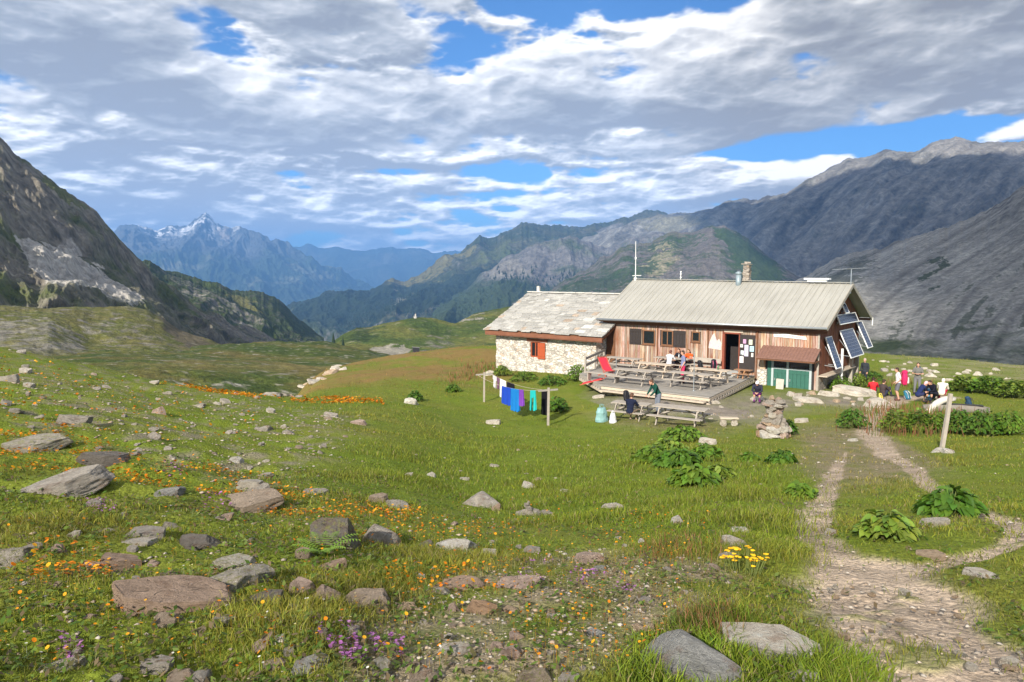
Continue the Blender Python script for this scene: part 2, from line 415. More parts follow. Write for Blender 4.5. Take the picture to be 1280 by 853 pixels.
def ground_at(u, v, rmin=1.2, rmax=200):
    """first point of the near ground met by the line of sight through (u, v)"""
    d = ray(u, v); hz = math.hypot(d[0], d[1]); rs = _rs[(_rs >= rmin) & (_rs <= rmax)]
    x = d[0] / hz * rs; y = d[1] / hz * rs; zl = d[2] / hz * rs
    k = np.nonzero(ground_z(x, y) > zl)[0]
    if len(k) == 0: i = int(np.argmin(np.abs(zl - ground_z(x, y))))
    else: i = int(k[0])
    return np.array([x[i], y[i], float(ground_z(x[i], y[i]))])

# ------------------------------------------------------------------ masks on the near ground
PATHS = [   # centre line and width in pixels, thrown onto the ground
    [(1180,900,290),(1168,853,250),(1150,800,225),(1115,750,200),(1085,712,145),(1045,695,62),(1018,668,46),(1018,640,40),(1034,612,30),(1045,590,20),(1052,574,10),(1058,562,4)],
    [(1095,718,90),(1150,706,50),(1200,696,34),(1236,688,26),(1290,668,46),(1250,650,50),(1205,632,36),(1165,610,30),(1145,592,22),(1112,566,26),(1090,548,34),(1086,530,34),(1094,515,30),(1108,505,36),(1128,497,60),(1160,497,60)],
    [(1320,660,60),(1285,668,50)],
]
def dist_seg(x, y, A, B, wa, wb):
    ax, ay = A; bx, by = B; dx, dy = bx - ax, by - ay; L = dx*dx + dy*dy + 1e-9
    t = np.clip(((x-ax)*dx + (y-ay)*dy) / L, 0, 1)
    return np.hypot(x - ax - t*dx, y - ay - t*dy) / (wa + (wb-wa)*t)
def flat_at(u, v):
    d = ray(u, v); hz = math.hypot(d[0], d[1]); x = d[0]/hz*_rs; y = d[1]/hz*_rs
    k = np.nonzero(base_z(x, y) > d[2]/hz*_rs)[0]; i = int(k[0]) if len(k) else len(_rs) - 1
    return np.array([x[i], y[i], d[2]/hz*_rs[i]])
def path_dist(x, y):
    m = np.full(np.shape(x), 9.0)
    for pl in PATHS:
        Q = [flat_at(u, v) for u, v, w in pl]; W = [w / 2 / F * math.hypot(q[1], q[2]) for (u, v, w), q in zip(pl, Q)]
        for i in range(len(Q) - 1): m = np.minimum(m, dist_seg(x, y, Q[i][:2], Q[i+1][:2], W[i], W[i+1]))
    return m
YARD = [(742,503),(760,490),(800,493),(850,500),(893,501),(946,493),(985,496),(1060,492),(1092,498),(1085,512),(1010,508),(965,518),(948,530),(905,527),(868,522),(800,517),(770,514)]
WORN = [(985,540),(1060,528),(1120,548),(1180,580),(1150,600),(1100,608),(1040,612),(1000,590),(1010,560)]
WORN2 = [(745,522),(800,520),(905,526),(920,535),(880,545),(800,535),(750,532)]
STONY = [(470,770),(560,725),(640,700),(760,690),(900,700),(930,725),(880,770),(800,800),(700,853),(420,880),(430,800)]
ROCKYL = [(0,430),(180,470),(330,500),(450,520),(420,570),(330,620),(250,600),(120,570),(0,560)]
LUSH = [(560,540),(700,545),(800,560),(960,560),(1010,600),(1000,690),(900,690),(760,660),(600,640),(470,600),(420,560)]
def soft_poly(u, v, poly, n):
    return sum(inpoly(u + k * n[0] + q * 14, v + k * n[1] + q * 5, poly).astype(float) for k, q in ((1.2, 0), (.6, 1), (-.5, -1), (1.7, -1.6), (-1.1, 1.6), (.2, .4))) / 6
def ground_masks(x, y, z):
    u, v = pix(np.stack([x, y, z], -1)); r = np.hypot(x, y)
    P = np.stack([x, y, 0*x], -1); q = P / 0.8
    pr = np.clip(420 / np.maximum(r, 2), 6, 90)
    j1 = fbm(q, 3); j2 = fbm(q + 50, 3); n = (j1 * pr * .6, j2 * pr * .28)
    pdm = path_dist(x, y)
    path = sstep(1.2, 0.66, pdm + j1 * 0.5 + .25 * fbm(P / .25, 2)) * (1 - .7 * sstep(.22, .42, fbm(P / .45 + 77, 3)) * sstep(15, 8, r) * sstep(.75, .1, np.abs(pdm - .25)))
    yard = soft_poly(u, v, YARD, n); worn = np.maximum(soft_poly(u, v, WORN, n) * 0.95, soft_poly(u, v, WORN2, n) * .7)
    stony = soft_poly(u, v, STONY, n); rockl = soft_poly(u, v, ROCKYL, n); lush = soft_poly(u, v, LUSH, n)
    right = sstep(1090, 1130, u) * sstep(482, 470, v) * sstep(30, 45, r)
    return dict(u=u, v=v, r=r, path=path, yard=yard, worn=worn, stony=stony, rockl=rockl, lush=lush, pd=pdm, right=right)

def build_ground():
    th = np.concatenate([np.linspace(-math.pi, -0.86, 60, endpoint=False), np.linspace(-0.86, -0.68, 24, endpoint=False),
                         np.linspace(-0.68, 0.68, 700, endpoint=False), np.linspace(0.68, 0.86, 24, endpoint=False), np.linspace(0.86, math.pi, 61)])
    rr = np.exp(np.concatenate([np.linspace(math.log(0.5), math.log(2.6), 24, endpoint=False), np.linspace(math.log(2.6), math.log(90), 480, endpoint=False), np.linspace(math.log(90), math.log(215), 30)]))
    T_, R_ = np.meshgrid(th, rr); x = R_ * np.sin(T_); y = R_ * np.cos(T_)
    z = ground_z(x, y); m = ground_masks(x, y, z)
    P = np.stack([x, y, 0*x], -1)
    dirt = np.maximum(m['path'], np.maximum(m['yard'], 0))
    z = z - 0.035 * m['path'] * sstep(40, 6, m['r']) + fbm(P / 0.16, 2) * 0.014 * m['path'] * sstep(18, 5, m['r'])
    a, b = hut_ab(x, y)                          # keep the ground below the terrace boards and the floors
    under = (a > 2.4) & (a < 13.5) & (b > -8.3) & (b < 9.5)
    z = np.where(under, np.minimum(z, -6.12), z)
    n1 = fbm(P / 2.2, 4)[..., None]; n2 = fbm(P / 0.5 + 7, 4)[..., None]; n3 = fbm(P / 7.0 + 3, 3)[..., None]
    green = np.array([.132, .18, .018]); lush = np.array([.135, .185, .016]); olive = np.array([.165, .18, .03]); brown = np.array([.17, .115, .055])
    soil = np.array([.40, .315, .235]); grit = np.array([.24, .205, .17])
    c = green + 0 * n1
    c = c + (lush - c) * (m['lush'][..., None] * 0.8)
    c = c + (olive - c) * np.clip(0.35 + 1.1 * n1 + .5 * n3, 0, 1) * (1 - .6 * m['lush'][..., None])
    far = (sstep(40, 55, m['r']) * sstep(700, 600, m['u']))[..., None]
    c = c + (np.array([.22, .145, .05]) - c) * np.clip(far * (0.8 + n1 * 1.2 + n3), 0, .95)
    c = c + (brown - c) * np.clip(n2 * 1.2 - .15, 0, .8) * (0.35 + .5 * m['rockl'][..., None] + .4 * m['stony'][..., None])
    c = c + (np.array([.27, .215, .15]) - c) * (m['stony'][..., None] * np.clip(.5 + n2 * 1.4, 0, .9))
    c = c + (np.array([.19, .165, .13]) - c) * (m['rockl'][..., None] * np.clip(.05 + n2 * 1.6 + n1 * .5, 0, .75))
    c = c + (np.array([.26, .24, .13]) - c) * (m['right'][..., None] * np.clip(.4 + n1 * 1.2, 0, .9))
    c = c + (np.array([.23, .185, .115]) - c) * m['worn'][..., None] * np.clip(.85 + n2 * .8, 0, 1)
    c = c + (grit * (1 + .25 * n2) - c) * m['yard'][..., None] * np.clip(.95 + n1 * .6, 0, 1)
    c = c + (soil * (1 + .3 * n2 + .15 * n1) - c) * m['path'][..., None]
    c = np.clip(c * (1 + .22 * n2), .01, .6)
    isp = dirt
    NV, NC = x.shape
    V = np.stack([x, y, z], -1).reshape(-1, 3); idx = np.arange(NV * NC).reshape(NV, NC)
    Q = np.stack([idx[:-1, :-1], idx[:-1, 1:], idx[1:, 1:], idx[1:, :-1]], -1).reshape(-1, 4)[:, ::-1]
    pm = m['path'].reshape(-1)[Q].mean(1) > 0.5
    gm = material('ground', ground_mat, 0.95, 0.1)
    col = dict(Col=c.reshape(-1, 3), Dirt=np.repeat(dirt.reshape(-1, 1), 3, 1))
    for nm, sel in (('ground', ~pm), ('path', pm)):
        q = Q[sel]; used, inv = np.unique(q, return_inverse=True)
        o = mesh_np(nm, V[used], inv.reshape(-1, 4), gm, None, True, {k: a_[used] for k, a_ in col.items()})
        tag(o, kind='structure')
def ground_mat(nt):
    p = nt.pos(); c = nt.attr('Col'); d = nt.attr('Dirt')
    s = nt.noise(p, 38, 4, 0.7); s2 = nt.noise(p, 9, 5, 0.6)
    k = nt.ramp(s, (0.25, .55), (0.5, 1.0), (0.75, 1.5))
    c2 = nt.mix(1.0, c, k, 'MULTIPLY')
    vor = nt.new('ShaderNodeTexVoronoi'); nt.put(vor.inputs['Vector'], p); vor.inputs['Scale'].default_value = 22
    gr = nt.mix(1.0, c2, nt.ramp(vor.outputs['Color'], (0, .82), (1, 1.2)), 'MULTIPLY')
    c3 = nt.mix(d, c2, gr)
    h = nt.m('ADD', nt.m('MULTIPLY', s, 0.6), nt.m('ADD', s2, nt.m('MULTIPLY', vor.outputs['Distance'], -0.5)))
    return c3, nt.bump(h, 0.7, 0.05)
build_ground()

# ------------------------------------------------------------------ hills and mountains beyond
def land_mat(name, fine, bump_d, sc=1.0):
    def fn(nt):
        p = nt.pos(); c = nt.attr('Col')
        s = nt.noise(p, fine, 6, 0.68); s2 = nt.noise(nt.scale(p, (1, 1, .35)), fine * 3.1, 4, 0.65)
        k = nt.ramp(nt.m('MULTIPLY_ADD', s2, 0.5, nt.m('MULTIPLY', s, 0.5)), (0.3, .38), (0.5, 1.0), (0.7, 1.75))
        return nt.mix(1.0, c, k, 'MULTIPLY'), nt.bump(nt.m('ADD', s, nt.m('MULTIPLY', s2, .5)), 0.8, bump_d)
    return material(name, fn, 0.95, 0.1)

def landform(name, rows, nu, nv, disp, size, paint, back=1.35, drop=0.35, jag=0.0, seed=0, fall=0.45, edge=0.35, shear=0.0):
    """rows, front to back, are polylines of (u, v, r): where the slope's foot, shoulders and crest stand.
    The surface through them is broken up by ridges and gullies `disp` metres deep, `size` metres apart; a far side closes it."""
    ua = max(rw[0][0] for rw in rows); ub = min(rw[-1][0] for rw in rows)
    us = np.linspace(ua, ub, nu); K = []
    for rw in rows:
        a = np.array(rw, float); v = np.interp(us, a[:, 0], a[:, 1]); r = np.exp(np.interp(us, a[:, 0], np.log(a[:, 2])))
        K.append(at_r(us, v, r))
    if jag:
        sk = K[-1]; rr = np.hypot(sk[:, 0], sk[:, 1])[:, None]
        th = np.arctan2(sk[:, 0], sk[:, 1])
        n = fbm(np.stack([th * rr[:, 0] / size * 2.2, 0*th + seed, 0*th], -1), 6, .6)
        sk[:, 2] += n * jag
    top = K[-1]; far = top * np.array([back, back, 1]); far[:, 2] = top[:, 2] - drop * (back - 1) * np.hypot(top[:, 0], top[:, 1])
    K.append(far); K = np.array(K)
    seg = len(K) - 1; L = np.array([np.linalg.norm(K[i+1] - K[i], axis=1).mean() for i in range(seg)])
    W = np.array([1.0] * (seg - 1) + [0.25]); cnt = np.maximum((nv * (W / W.sum())).astype(int), 6)
    S = []; E = []
    for i in range(seg):
        t = np.linspace(0, 1, cnt[i], endpoint=(i == seg - 1))[:, None, None]
        S.append(K[i] * (1 - t) + K[i+1] * t); E.append((i + t[:, 0, 0]) / (seg - 1))
    P = np.concatenate(S); E = np.concatenate(E)[:, None] * np.ones((1, nu))
    for _ in range(max(2, nv // 40)):                    # round the joints between rows, but keep the crest
        B = P.copy(); B[1:-1] = (P[:-2] + 2 * P[1:-1] + P[2:]) / 4; k = int(cnt[:-1].sum()); B[k] = P[k]; P = B
    rr = np.hypot(P[..., 0], P[..., 1]); thm = np.arctan2(P[..., 0], P[..., 1])
    rm = np.hypot(*K[-2][:, :2].T).mean()
    C = np.stack([thm * rm - shear * P[..., 2], rr * fall, P[..., 2] * fall * .8], -1) / size + seed
    ribs = ridged(C + 0.35 * fbm(C * .7, 2)[..., None], 6, 0.55); lump = fbm(P / (size * 2.5) + seed, 4)
    w = 1 - (1 - edge) * np.exp(-((E - 1) / 0.06) ** 2)
    w = w * sstep(0.0, 0.08, E)
    dz = disp * (0.6 * ribs + 0.8 * lump) * w
    out = P / np.linalg.norm(P, axis=-1)[..., None]
    Q = P.copy(); Q[..., 2] += dz * .75; Q -= out * (dz * 1.1)[..., None] * (1 - .6 * np.exp(-((E - 1) / .05) ** 2))[..., None]
    u, v = pix(P)
    # steepness
    du = np.gradient(Q, axis=1); dv = np.gradient(Q, axis=0); N = np.cross(du, dv); N /= np.linalg.norm(N, axis=-1)[..., None] + 1e-9
    steep = 1 - np.abs(N[..., 2])
    n = fbm(P / (size * .6) + seed + 5, 5, .6); n2 = fbm(P * np.array([1, 1, .3]) / (size * .12) + seed, 4, .6)
    st = fbm(C * np.array([5, 2.2, 2.2]) + .5 * fbm(C * 2, 2)[..., None], 5, .6)
    c = paint(dict(st=st, u=u, v=v, E=E, P=P, n=n, n2=n2, steep=steep, ribs=ribs, lump=lump, u2=u + n * 26 + n2 * 8, v2=v + n2 * 9 + n * 10))
    NV, NC = P.shape[:2]; idx = np.arange(NV * NC).reshape(NV, NC)
    q = np.stack([idx[:-1, :-1], idx[1:, :-1], idx[1:, 1:], idx[:-1, 1:]], -1).reshape(-1, 4)[:, ::-1]
    o = mesh_np(name, Q.reshape(-1, 3), q, land_mat('rock_' + name, 9.0 / size, size * .05), None, True, np.clip(c, .004, .7).reshape(-1, 3))
    tag(o, kind='structure'); LANDS.append((name, Q, u, v)); return o
LANDS = []
def lerp(c, t, col):
    return c + (np.asarray(col, float) - c) * np.clip(t, 0, 1)[..., None]
def arr(d, col): return np.zeros(d['u'].shape + (3,)) + np.array(col, float)
def poly(d, pts, amt=1.0): return inpoly(d['u2'], d['v2'], pts) * amt

GREEN, DKGREEN, GREY, DKGREY, SCREE, TAN = (.085, .115, .022), (.035, .055, .016), (.17, .165, .16), (.075, .075, .08), (.30, .29, .275), (.30, .25, .17)
def p_left_mountain(d):
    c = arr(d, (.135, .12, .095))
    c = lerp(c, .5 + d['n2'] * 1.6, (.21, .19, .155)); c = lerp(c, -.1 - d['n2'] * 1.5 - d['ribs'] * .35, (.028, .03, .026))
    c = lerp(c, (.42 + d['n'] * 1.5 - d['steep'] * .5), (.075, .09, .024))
    c = lerp(c, poly(d, [(55,225),(85,245),(110,270),(80,268),(60,250)], .75), (.11, .12, .03))
    c = lerp(c, poly(d, [(95,350),(200,440),(250,430),(230,395),(150,345),(110,320)], .35), (.05, .065, .02))
    scree = poly(d, [(30,312),(60,318),(80,305),(100,330),(128,350),(158,372),(185,395),(60,388),(40,350)], .95)
    c = lerp(c, scree * (1.05 + d['n2'] * .8), (.36, .34, .31))
    c = lerp(c, poly(d, [(48,278),(56,278),(88,318),(78,322)], .6), (.2, .18, .16))
    c = lerp(c, poly(d, [(0,372),(80,384),(170,382),(200,400),(0,420)], .15), GREEN)
    return c
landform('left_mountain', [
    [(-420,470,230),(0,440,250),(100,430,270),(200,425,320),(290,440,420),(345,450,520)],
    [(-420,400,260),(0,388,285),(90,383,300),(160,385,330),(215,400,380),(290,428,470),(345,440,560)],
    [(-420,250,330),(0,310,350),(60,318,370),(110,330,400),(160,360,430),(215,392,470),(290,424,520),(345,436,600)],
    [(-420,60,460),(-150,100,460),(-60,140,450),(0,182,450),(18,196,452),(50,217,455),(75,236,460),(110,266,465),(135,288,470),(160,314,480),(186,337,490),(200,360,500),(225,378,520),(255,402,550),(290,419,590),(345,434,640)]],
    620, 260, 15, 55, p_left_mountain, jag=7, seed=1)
def p_hummock(d):
    c = arr(d, (.10, .11, .026)); c = lerp(c, .5 + d['n'] * 1.8, (.135, .125, .04)); c = lerp(c, -.1 + d['n2'] * 2.2, (.17, .155, .12))
    c = lerp(c, poly(d, [(-80,410),(20,405),(60,402),(95,425),(110,445),(-80,450)], .9) * (.7 + d['n2'] * 1.5), (.20, .185, .15))
    c = lerp(c, poly(d, [(190,385),(205,385),(250,425),(275,438),(225,436),(205,410)], .8), (.13, .105, .07))
    c = lerp(c, poly(d, [(100,410),(150,405),(160,418),(110,425)], .7) * (.5 + d['n2'] * 2), (.24, .22, .19))
    return c
landform('hummock', [
    [(-300,475,130),(0,470,135),(110,462,140),(200,452,150),(283,446,165),(300,455,170)],
    [(-300,430,165),(0,428,170),(60,420,175),(110,432,180),(200,428,190),(283,440,200),(300,450,200)],
    [(-300,384,225),(0,384,225),(60,386,228),(94,383,232),(130,385,235),(160,384,240),(182,389,243),(203,399,241),(225,412,237),(252,425,230),(283,437,225),(300,448,220)]],
    360, 150, 1.5, 26, p_hummock, jag=1.0, seed=8, back=1.2, drop=.5)
def p_scree_ridge(d):
    c = arr(d, (.045, .062, .02)); c = lerp(c, .3 + d['n2'] * 2, (.03, .042, .018)); c = lerp(c, d['ribs'] * .3 + d['n2'] * 1.2 - .35, (.15, .14, .12))
    c = lerp(c, poly(d, [(205,350),(235,355),(262,372),(300,398),(330,415),(322,425),(280,402),(240,378)], .8) * (.45 + d['n2'] * 2), (.22, .205, .175))
    c = lerp(c, poly(d, [(290,378),(312,383),(318,398),(305,400)], .7), (.16, .15, .05))
    c = lerp(c, poly(d, [(215,380),(232,388),(262,404),(300,420),(345,432),(345,440),(285,438)], .95), (.215, .19, .165))
    return c
landform('scree_ridge', [
    [(140,452,520),(230,452,520),(300,450,540),(345,446,560),(405,440,700)],
    [(140,380,600),(230,388,600),(270,408,600),(320,430,620),(345,434,640),(405,434,740)],
    [(140,330,900),(190,337,900),(215,342,910),(232,346,920),(252,353,930),(275,360,945),(300,368,960),(330,371,985),(345,379,1000),(362,392,1020),(380,406,1040),(405,428,1060)]],
    420, 200, 16, 90, p_scree_ridge, jag=10, seed=12)
def p_hill(d):
    c = arr(d, (.085, .105, .02)); c = lerp(c, .35 + d['n'] * 1.6, (.13, .11, .035)); c = lerp(c, .25 - d['n'] * 1.5, (.05, .075, .016))
    c = lerp(c, d['n2'] * 3.4 - .95, (.30, .28, .23)); 
    c = lerp(c, np.exp(-((d['v'] - 459 + (d['u'] - 200) * -.02 + d['n'] * 3) / 3.2) ** 2) * sstep(100, 180, d['u']) * .6, (.17, .145, .05))
    return c
landform('hill', [
    [(-300,520,70),(0,520,72),(200,520,74),(330,520,80),(520,500,90),(640,490,95)],
    [(-300,478,100),(0,474,100),(120,468,100),(200,466,100),(330,472,104),(420,470,110),(520,470,118),(640,470,120)],
    [(-300,458,122),(0,456,122),(120,452,122),(200,452,124),(330,459,126),(420,462,128),(520,464,132),(640,462,135)],
    [(-300,452,140),(0,450,140),(120,446,145),(200,447,148),(330,453,150),(420,452,150),(520,460,150),(640,460,150)],
    [(-300,440,190),(0,440,190),(110,437,190),(200,435,195),(300,430,200),(380,427,205),(420,429,205),(460,438,200),(500,448,195),(540,456,190),(640,462,190)]],
    420, 170, .8, 22, p_hill, jag=.9, seed=21, back=1.15, drop=.6)
def p_mid(d):
    c = arr(d, (.095, .125, .024)); c = lerp(c, .4 + d['n'] * 1.8, (.14, .14, .035)); c = lerp(c, .15 - d['n'] * 1.9, (.055, .085, .018))
    c = lerp(c, poly(d, [(470,440),(482,432),(500,432),(508,440),(500,448),(475,447)], .95), (.30, .275, .22))
    c = lerp(c, poly(d, [(520,430),(540,420),(560,424),(575,428),(545,440),(520,442)], .8) * (.4 + d['n2'] * 2), (.22, .20, .17))
    c = lerp(c, poly(d, [(568,402),(590,394),(608,388),(606,394),(580,404)], .9), (.34, .31, .26))
    c = lerp(c, poly(d, [(415,430),(450,405),(490,398),(470,415),(440,430)], .7), (.03, .05, .016))
    return lerp(c, d['n2'] * 2.5 - .85, (.28, .26, .2))
landform('green_hill', [
    [(395,500,200),(480,478,210),(560,470,220),(640,470,230),(760,470,240)],
    [(395,455,270),(440,440,280),(500,440,290),(560,435,300),(640,430,310),(760,430,320)],
    [(395,438,330),(410,430,340),(430,417,350),(445,411,355),(470,408,360),(500,400,370),(520,397,380),(550,400,380),(570,404,375),(592,394,420),(615,389,440),(640,384,460),(700,376,480),(760,372,500)]],
    320, 150, 2.2, 50, p_mid, jag=1.6, seed=33, back=1.25, drop=.5)
def p_peak(d):
    c = arr(d, (.13, .115, .10)); c = lerp(c, .4 + d['n2'] * 1.8, (.165, .15, .135)); c = lerp(c, .2 + d['n'] * 1.8 - d['n2'], (.05, .075, .022))
    c = lerp(c, poly(d, [(885,284),(905,286),(930,300),(975,335),(980,360),(935,360),(915,325),(900,305)], .92), (.045, .075, .02))
    c = lerp(c, poly(d, [(820,320),(845,300),(878,288),(860,305),(840,325),(815,345),(770,352),(790,335)], .8), (.05, .085, .02))
    c = lerp(c, poly(d, [(690,370),(730,350),(800,350),(760,372)], .8), (.035, .06, .018))
    c = lerp(c, poly(d, [(800,345),(830,315),(850,308),(842,330),(815,352)], .75) * (.6 + d['n2'] * 1.5), (.36, .31, .2))  # sunlit patch on the flank, put into the ground colour
    c = lerp(c, poly(d, [(762,316),(800,298),(840,290),(855,294),(800,308),(770,322)], .5), (.15, .15, .06))
    return lerp(c, -.15 - d['ribs'] * .5, (.07, .065, .06))
landform('green_peak', [
    [(640,420,900),(760,410,950),(900,405,950),(1060,405,950)],
    [(640,392,1200),(700,380,1250),(790,360,1300),(900,352,1350),(990,368,1400),(1060,380,1400)],
    [(640,385,1700),(690,366,1750),(718,346,1780),(745,330,1800),(765,318,1820),(790,306,1850),(818,300,1850),(835,294,1840),(852,291,1830),(872,287,1820),(890,283,1800),(905,284,1790),(925,294,1770),(948,310,1740),(968,325,1700),(985,338,1650),(1010,356,1600),(1060,385,1500)]],
    460, 220, 20, 130, p_peak, jag=12, seed=45, fall=.25)
def p_crag(d):
    c = arr(d, (.14, .135, .13)); c = lerp(c, .4 + d['n2'] * 2.0, (.19, .18, .17)); c = lerp(c, -.05 - d['ribs'] * .55 - d['n2'] * .8, (.07, .07, .075))
    c = lerp(c, d['n'] * 1.6 - .2 - d['steep'] * .4, (.05, .075, .022))
    c = lerp(c, sstep(352, 372, d['v2']) * .9, (.035, .06, .018))
    c = lerp(c, poly(d, [(605,350),(640,335),(660,345),(620,362)], .5), (.26, .24, .2)); return c
landform('crag', [
    [(540,430,1500),(640,415,1500),(760,400,1600),(860,380,1800)],
    [(540,405,2000),(600,378,2000),(660,368,2100),(740,358,2200),(860,340,2400)],
    [(540,398,2500),(575,372,2550),(600,352,2600),(622,336,2620),(640,322,2650),(660,312,2650),(680,305,2650),(700,300,2650),(718,301,2650),(738,306,2650),(755,312,2650),(790,300,2700),(860,290,2800)]],
    380, 200, 55, 220, p_crag, jag=22, seed=57, fall=.25)
def p_valley(d):
    c = arr(d, (.045, .06, .025)); c = lerp(c, .35 + d['n'] * 1.6, (.085, .085, .045)); c = lerp(c, d['steep'] * 1.2 - .35 + d['n2'] * 1.5, (.15, .145, .13))
    c = lerp(c, poly(d, [(360,390),(420,370),(520,362),(610,345),(700,330),(640,360),(560,400),(420,430),(360,420)], .9), (.022, .036, .016))
    c = lerp(c, poly(d, [(480,360),(560,325),(600,315),(560,340),(510,362)], .75), (.19, .17, .07))
    c = lerp(c, poly(d, [(630,312),(660,310),(640,325),(600,345),(590,335)], .6), (.10, .12, .035))
    c = lerp(c, poly(d, [(495,372),(504,370),(508,385),(498,400),(490,400)], .7), (.2, .2, .17)); return c
landform('valley_ridge', [
    [(340,470,1900),(480,450,1700),(640,430,1700),(880,400,1900)],
    [(340,415,2500),(420,400,2400),(520,385,2400),(640,355,2700),(760,320,3200),(880,300,3500)],
    [(340,398,3000),(365,387,3050),(385,380,3100),(405,371,3120),(425,364,3150),(445,366,3170),(462,367,3180),(482,357,3220),(505,350,3260),(525,342,3300),(545,331,3350),(560,323,3400),(575,317,3430),(590,309,3460),(600,302,3500),(618,297,3550),(632,290,3600),(652,286,3650),(668,288,3680),(685,286,3720),(700,283,3760),(718,286,3800),(740,283,3850),(765,280,3900),(790,272,3950),(808,266,4000),(830,272,4000),(880,272,4000)]],
    520, 240, 70, 380, p_valley, jag=42, seed=63, fall=.4)
def p_grey(d):
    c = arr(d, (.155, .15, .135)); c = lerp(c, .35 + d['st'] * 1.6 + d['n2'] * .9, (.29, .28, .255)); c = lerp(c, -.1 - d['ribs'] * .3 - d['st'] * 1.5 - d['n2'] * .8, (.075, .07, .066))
    c = lerp(c, poly(d, [(930,200),(1010,220),(1060,196),(1100,190),(1110,205),(1040,235),(985,250)], .45), (.27, .255, .235))  # sunlit part of the crest, painted as lighter rock
    c = lerp(c, poly(d, [(1150,185),(1190,172),(1280,178),(1290,205),(1220,205),(1170,205)], .55), (.30, .28, .26))  # sunlight on the right-hand summit, also put into the rock colour
    c = lerp(c, poly(d, [(780,285),(860,280),(890,290),(850,296),(800,292)], .8), (.2, .19, .13))
    c = lerp(c, poly(d, [(935,320),(1000,325),(1045,305),(1080,320),(1000,350),(950,345)], .4), (.22, .215, .205))
    return lerp(c, d['n'] * 1.4 - .55, (.05, .06, .03))
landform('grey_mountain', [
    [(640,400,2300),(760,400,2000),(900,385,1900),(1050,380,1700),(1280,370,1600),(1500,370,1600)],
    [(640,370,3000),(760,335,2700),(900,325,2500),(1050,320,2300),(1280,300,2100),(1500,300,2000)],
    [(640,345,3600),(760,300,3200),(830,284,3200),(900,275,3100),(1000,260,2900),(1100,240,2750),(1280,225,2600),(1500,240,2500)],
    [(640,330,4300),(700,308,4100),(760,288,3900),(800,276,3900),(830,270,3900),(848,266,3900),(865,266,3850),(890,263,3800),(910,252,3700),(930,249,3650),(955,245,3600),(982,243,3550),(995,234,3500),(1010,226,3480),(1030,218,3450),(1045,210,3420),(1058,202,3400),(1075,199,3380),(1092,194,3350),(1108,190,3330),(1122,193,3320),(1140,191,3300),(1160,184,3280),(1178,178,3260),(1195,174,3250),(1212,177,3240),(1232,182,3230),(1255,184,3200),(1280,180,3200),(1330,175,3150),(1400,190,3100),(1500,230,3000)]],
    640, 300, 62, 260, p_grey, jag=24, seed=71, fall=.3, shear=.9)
def p_slope(d):
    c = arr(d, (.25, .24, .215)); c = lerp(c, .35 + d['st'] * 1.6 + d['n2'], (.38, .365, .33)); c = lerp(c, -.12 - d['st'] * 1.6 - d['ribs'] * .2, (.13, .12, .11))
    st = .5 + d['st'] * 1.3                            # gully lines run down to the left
    c = lerp(c, poly(d, [(1180,380),(1300,310),(1300,400),(1120,440),(1090,420)], .75) * sstep(.72, .95, st + d['n2'] * .5), (.045, .055, .024))
    c = lerp(c, poly(d, [(1060,420),(1140,425),(1300,400),(1300,470),(1060,470)], .85) * (.65 + d['n'] * 1.6), (.05, .065, .022))
    c = lerp(c, poly(d, [(1145,350),(1180,322),(1186,330),(1172,352),(1150,358)], .9), (.045, .06, .022))
    c = lerp(c, poly(d, [(1000,365),(1060,330),(1100,318),(1075,345),(1050,380),(1010,390)], .6), (.05, .06, .025))
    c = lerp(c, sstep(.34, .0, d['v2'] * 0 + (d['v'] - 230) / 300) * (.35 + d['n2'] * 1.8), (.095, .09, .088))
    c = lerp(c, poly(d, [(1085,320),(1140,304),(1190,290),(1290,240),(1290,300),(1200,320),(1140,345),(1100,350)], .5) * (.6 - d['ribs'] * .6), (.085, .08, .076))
    return c
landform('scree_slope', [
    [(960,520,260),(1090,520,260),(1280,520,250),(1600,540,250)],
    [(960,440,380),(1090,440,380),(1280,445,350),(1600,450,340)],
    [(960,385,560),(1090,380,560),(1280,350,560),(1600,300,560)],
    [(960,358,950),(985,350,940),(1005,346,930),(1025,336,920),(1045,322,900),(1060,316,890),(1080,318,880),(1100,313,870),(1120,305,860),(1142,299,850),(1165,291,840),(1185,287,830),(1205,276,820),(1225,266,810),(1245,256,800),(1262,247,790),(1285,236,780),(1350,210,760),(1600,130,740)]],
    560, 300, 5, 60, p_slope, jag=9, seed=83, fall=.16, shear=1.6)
def p_snow(d):
    c = arr(d, (.085, .09, .09)); c = lerp(c, .3 + d['n2'] * 1.8, (.13, .13, .12)); c = lerp(c, sstep(325, 345, d['v2']), (.045, .065, .035))
    sn = sstep(-.08, .12, d['n2'] * 1.0 + d['n'] * .5 - d['steep'] * .15 + .02) * sstep(312, 290, d['v2']) * ((d['u'] > 172) & (d['u'] < 300))
    c = lerp(c, sn * .95, (.75, .76, .78))
    c = lerp(c, poly(d, [(272,300),(290,292),(300,298),(280,310)], .7), (.3, .26, .23))
    c = lerp(c, np.clip(d['n'] * 2.4 - .5, 0, .6) * sstep(330, 350, d['v2']), (.2, .2, .14)); return c
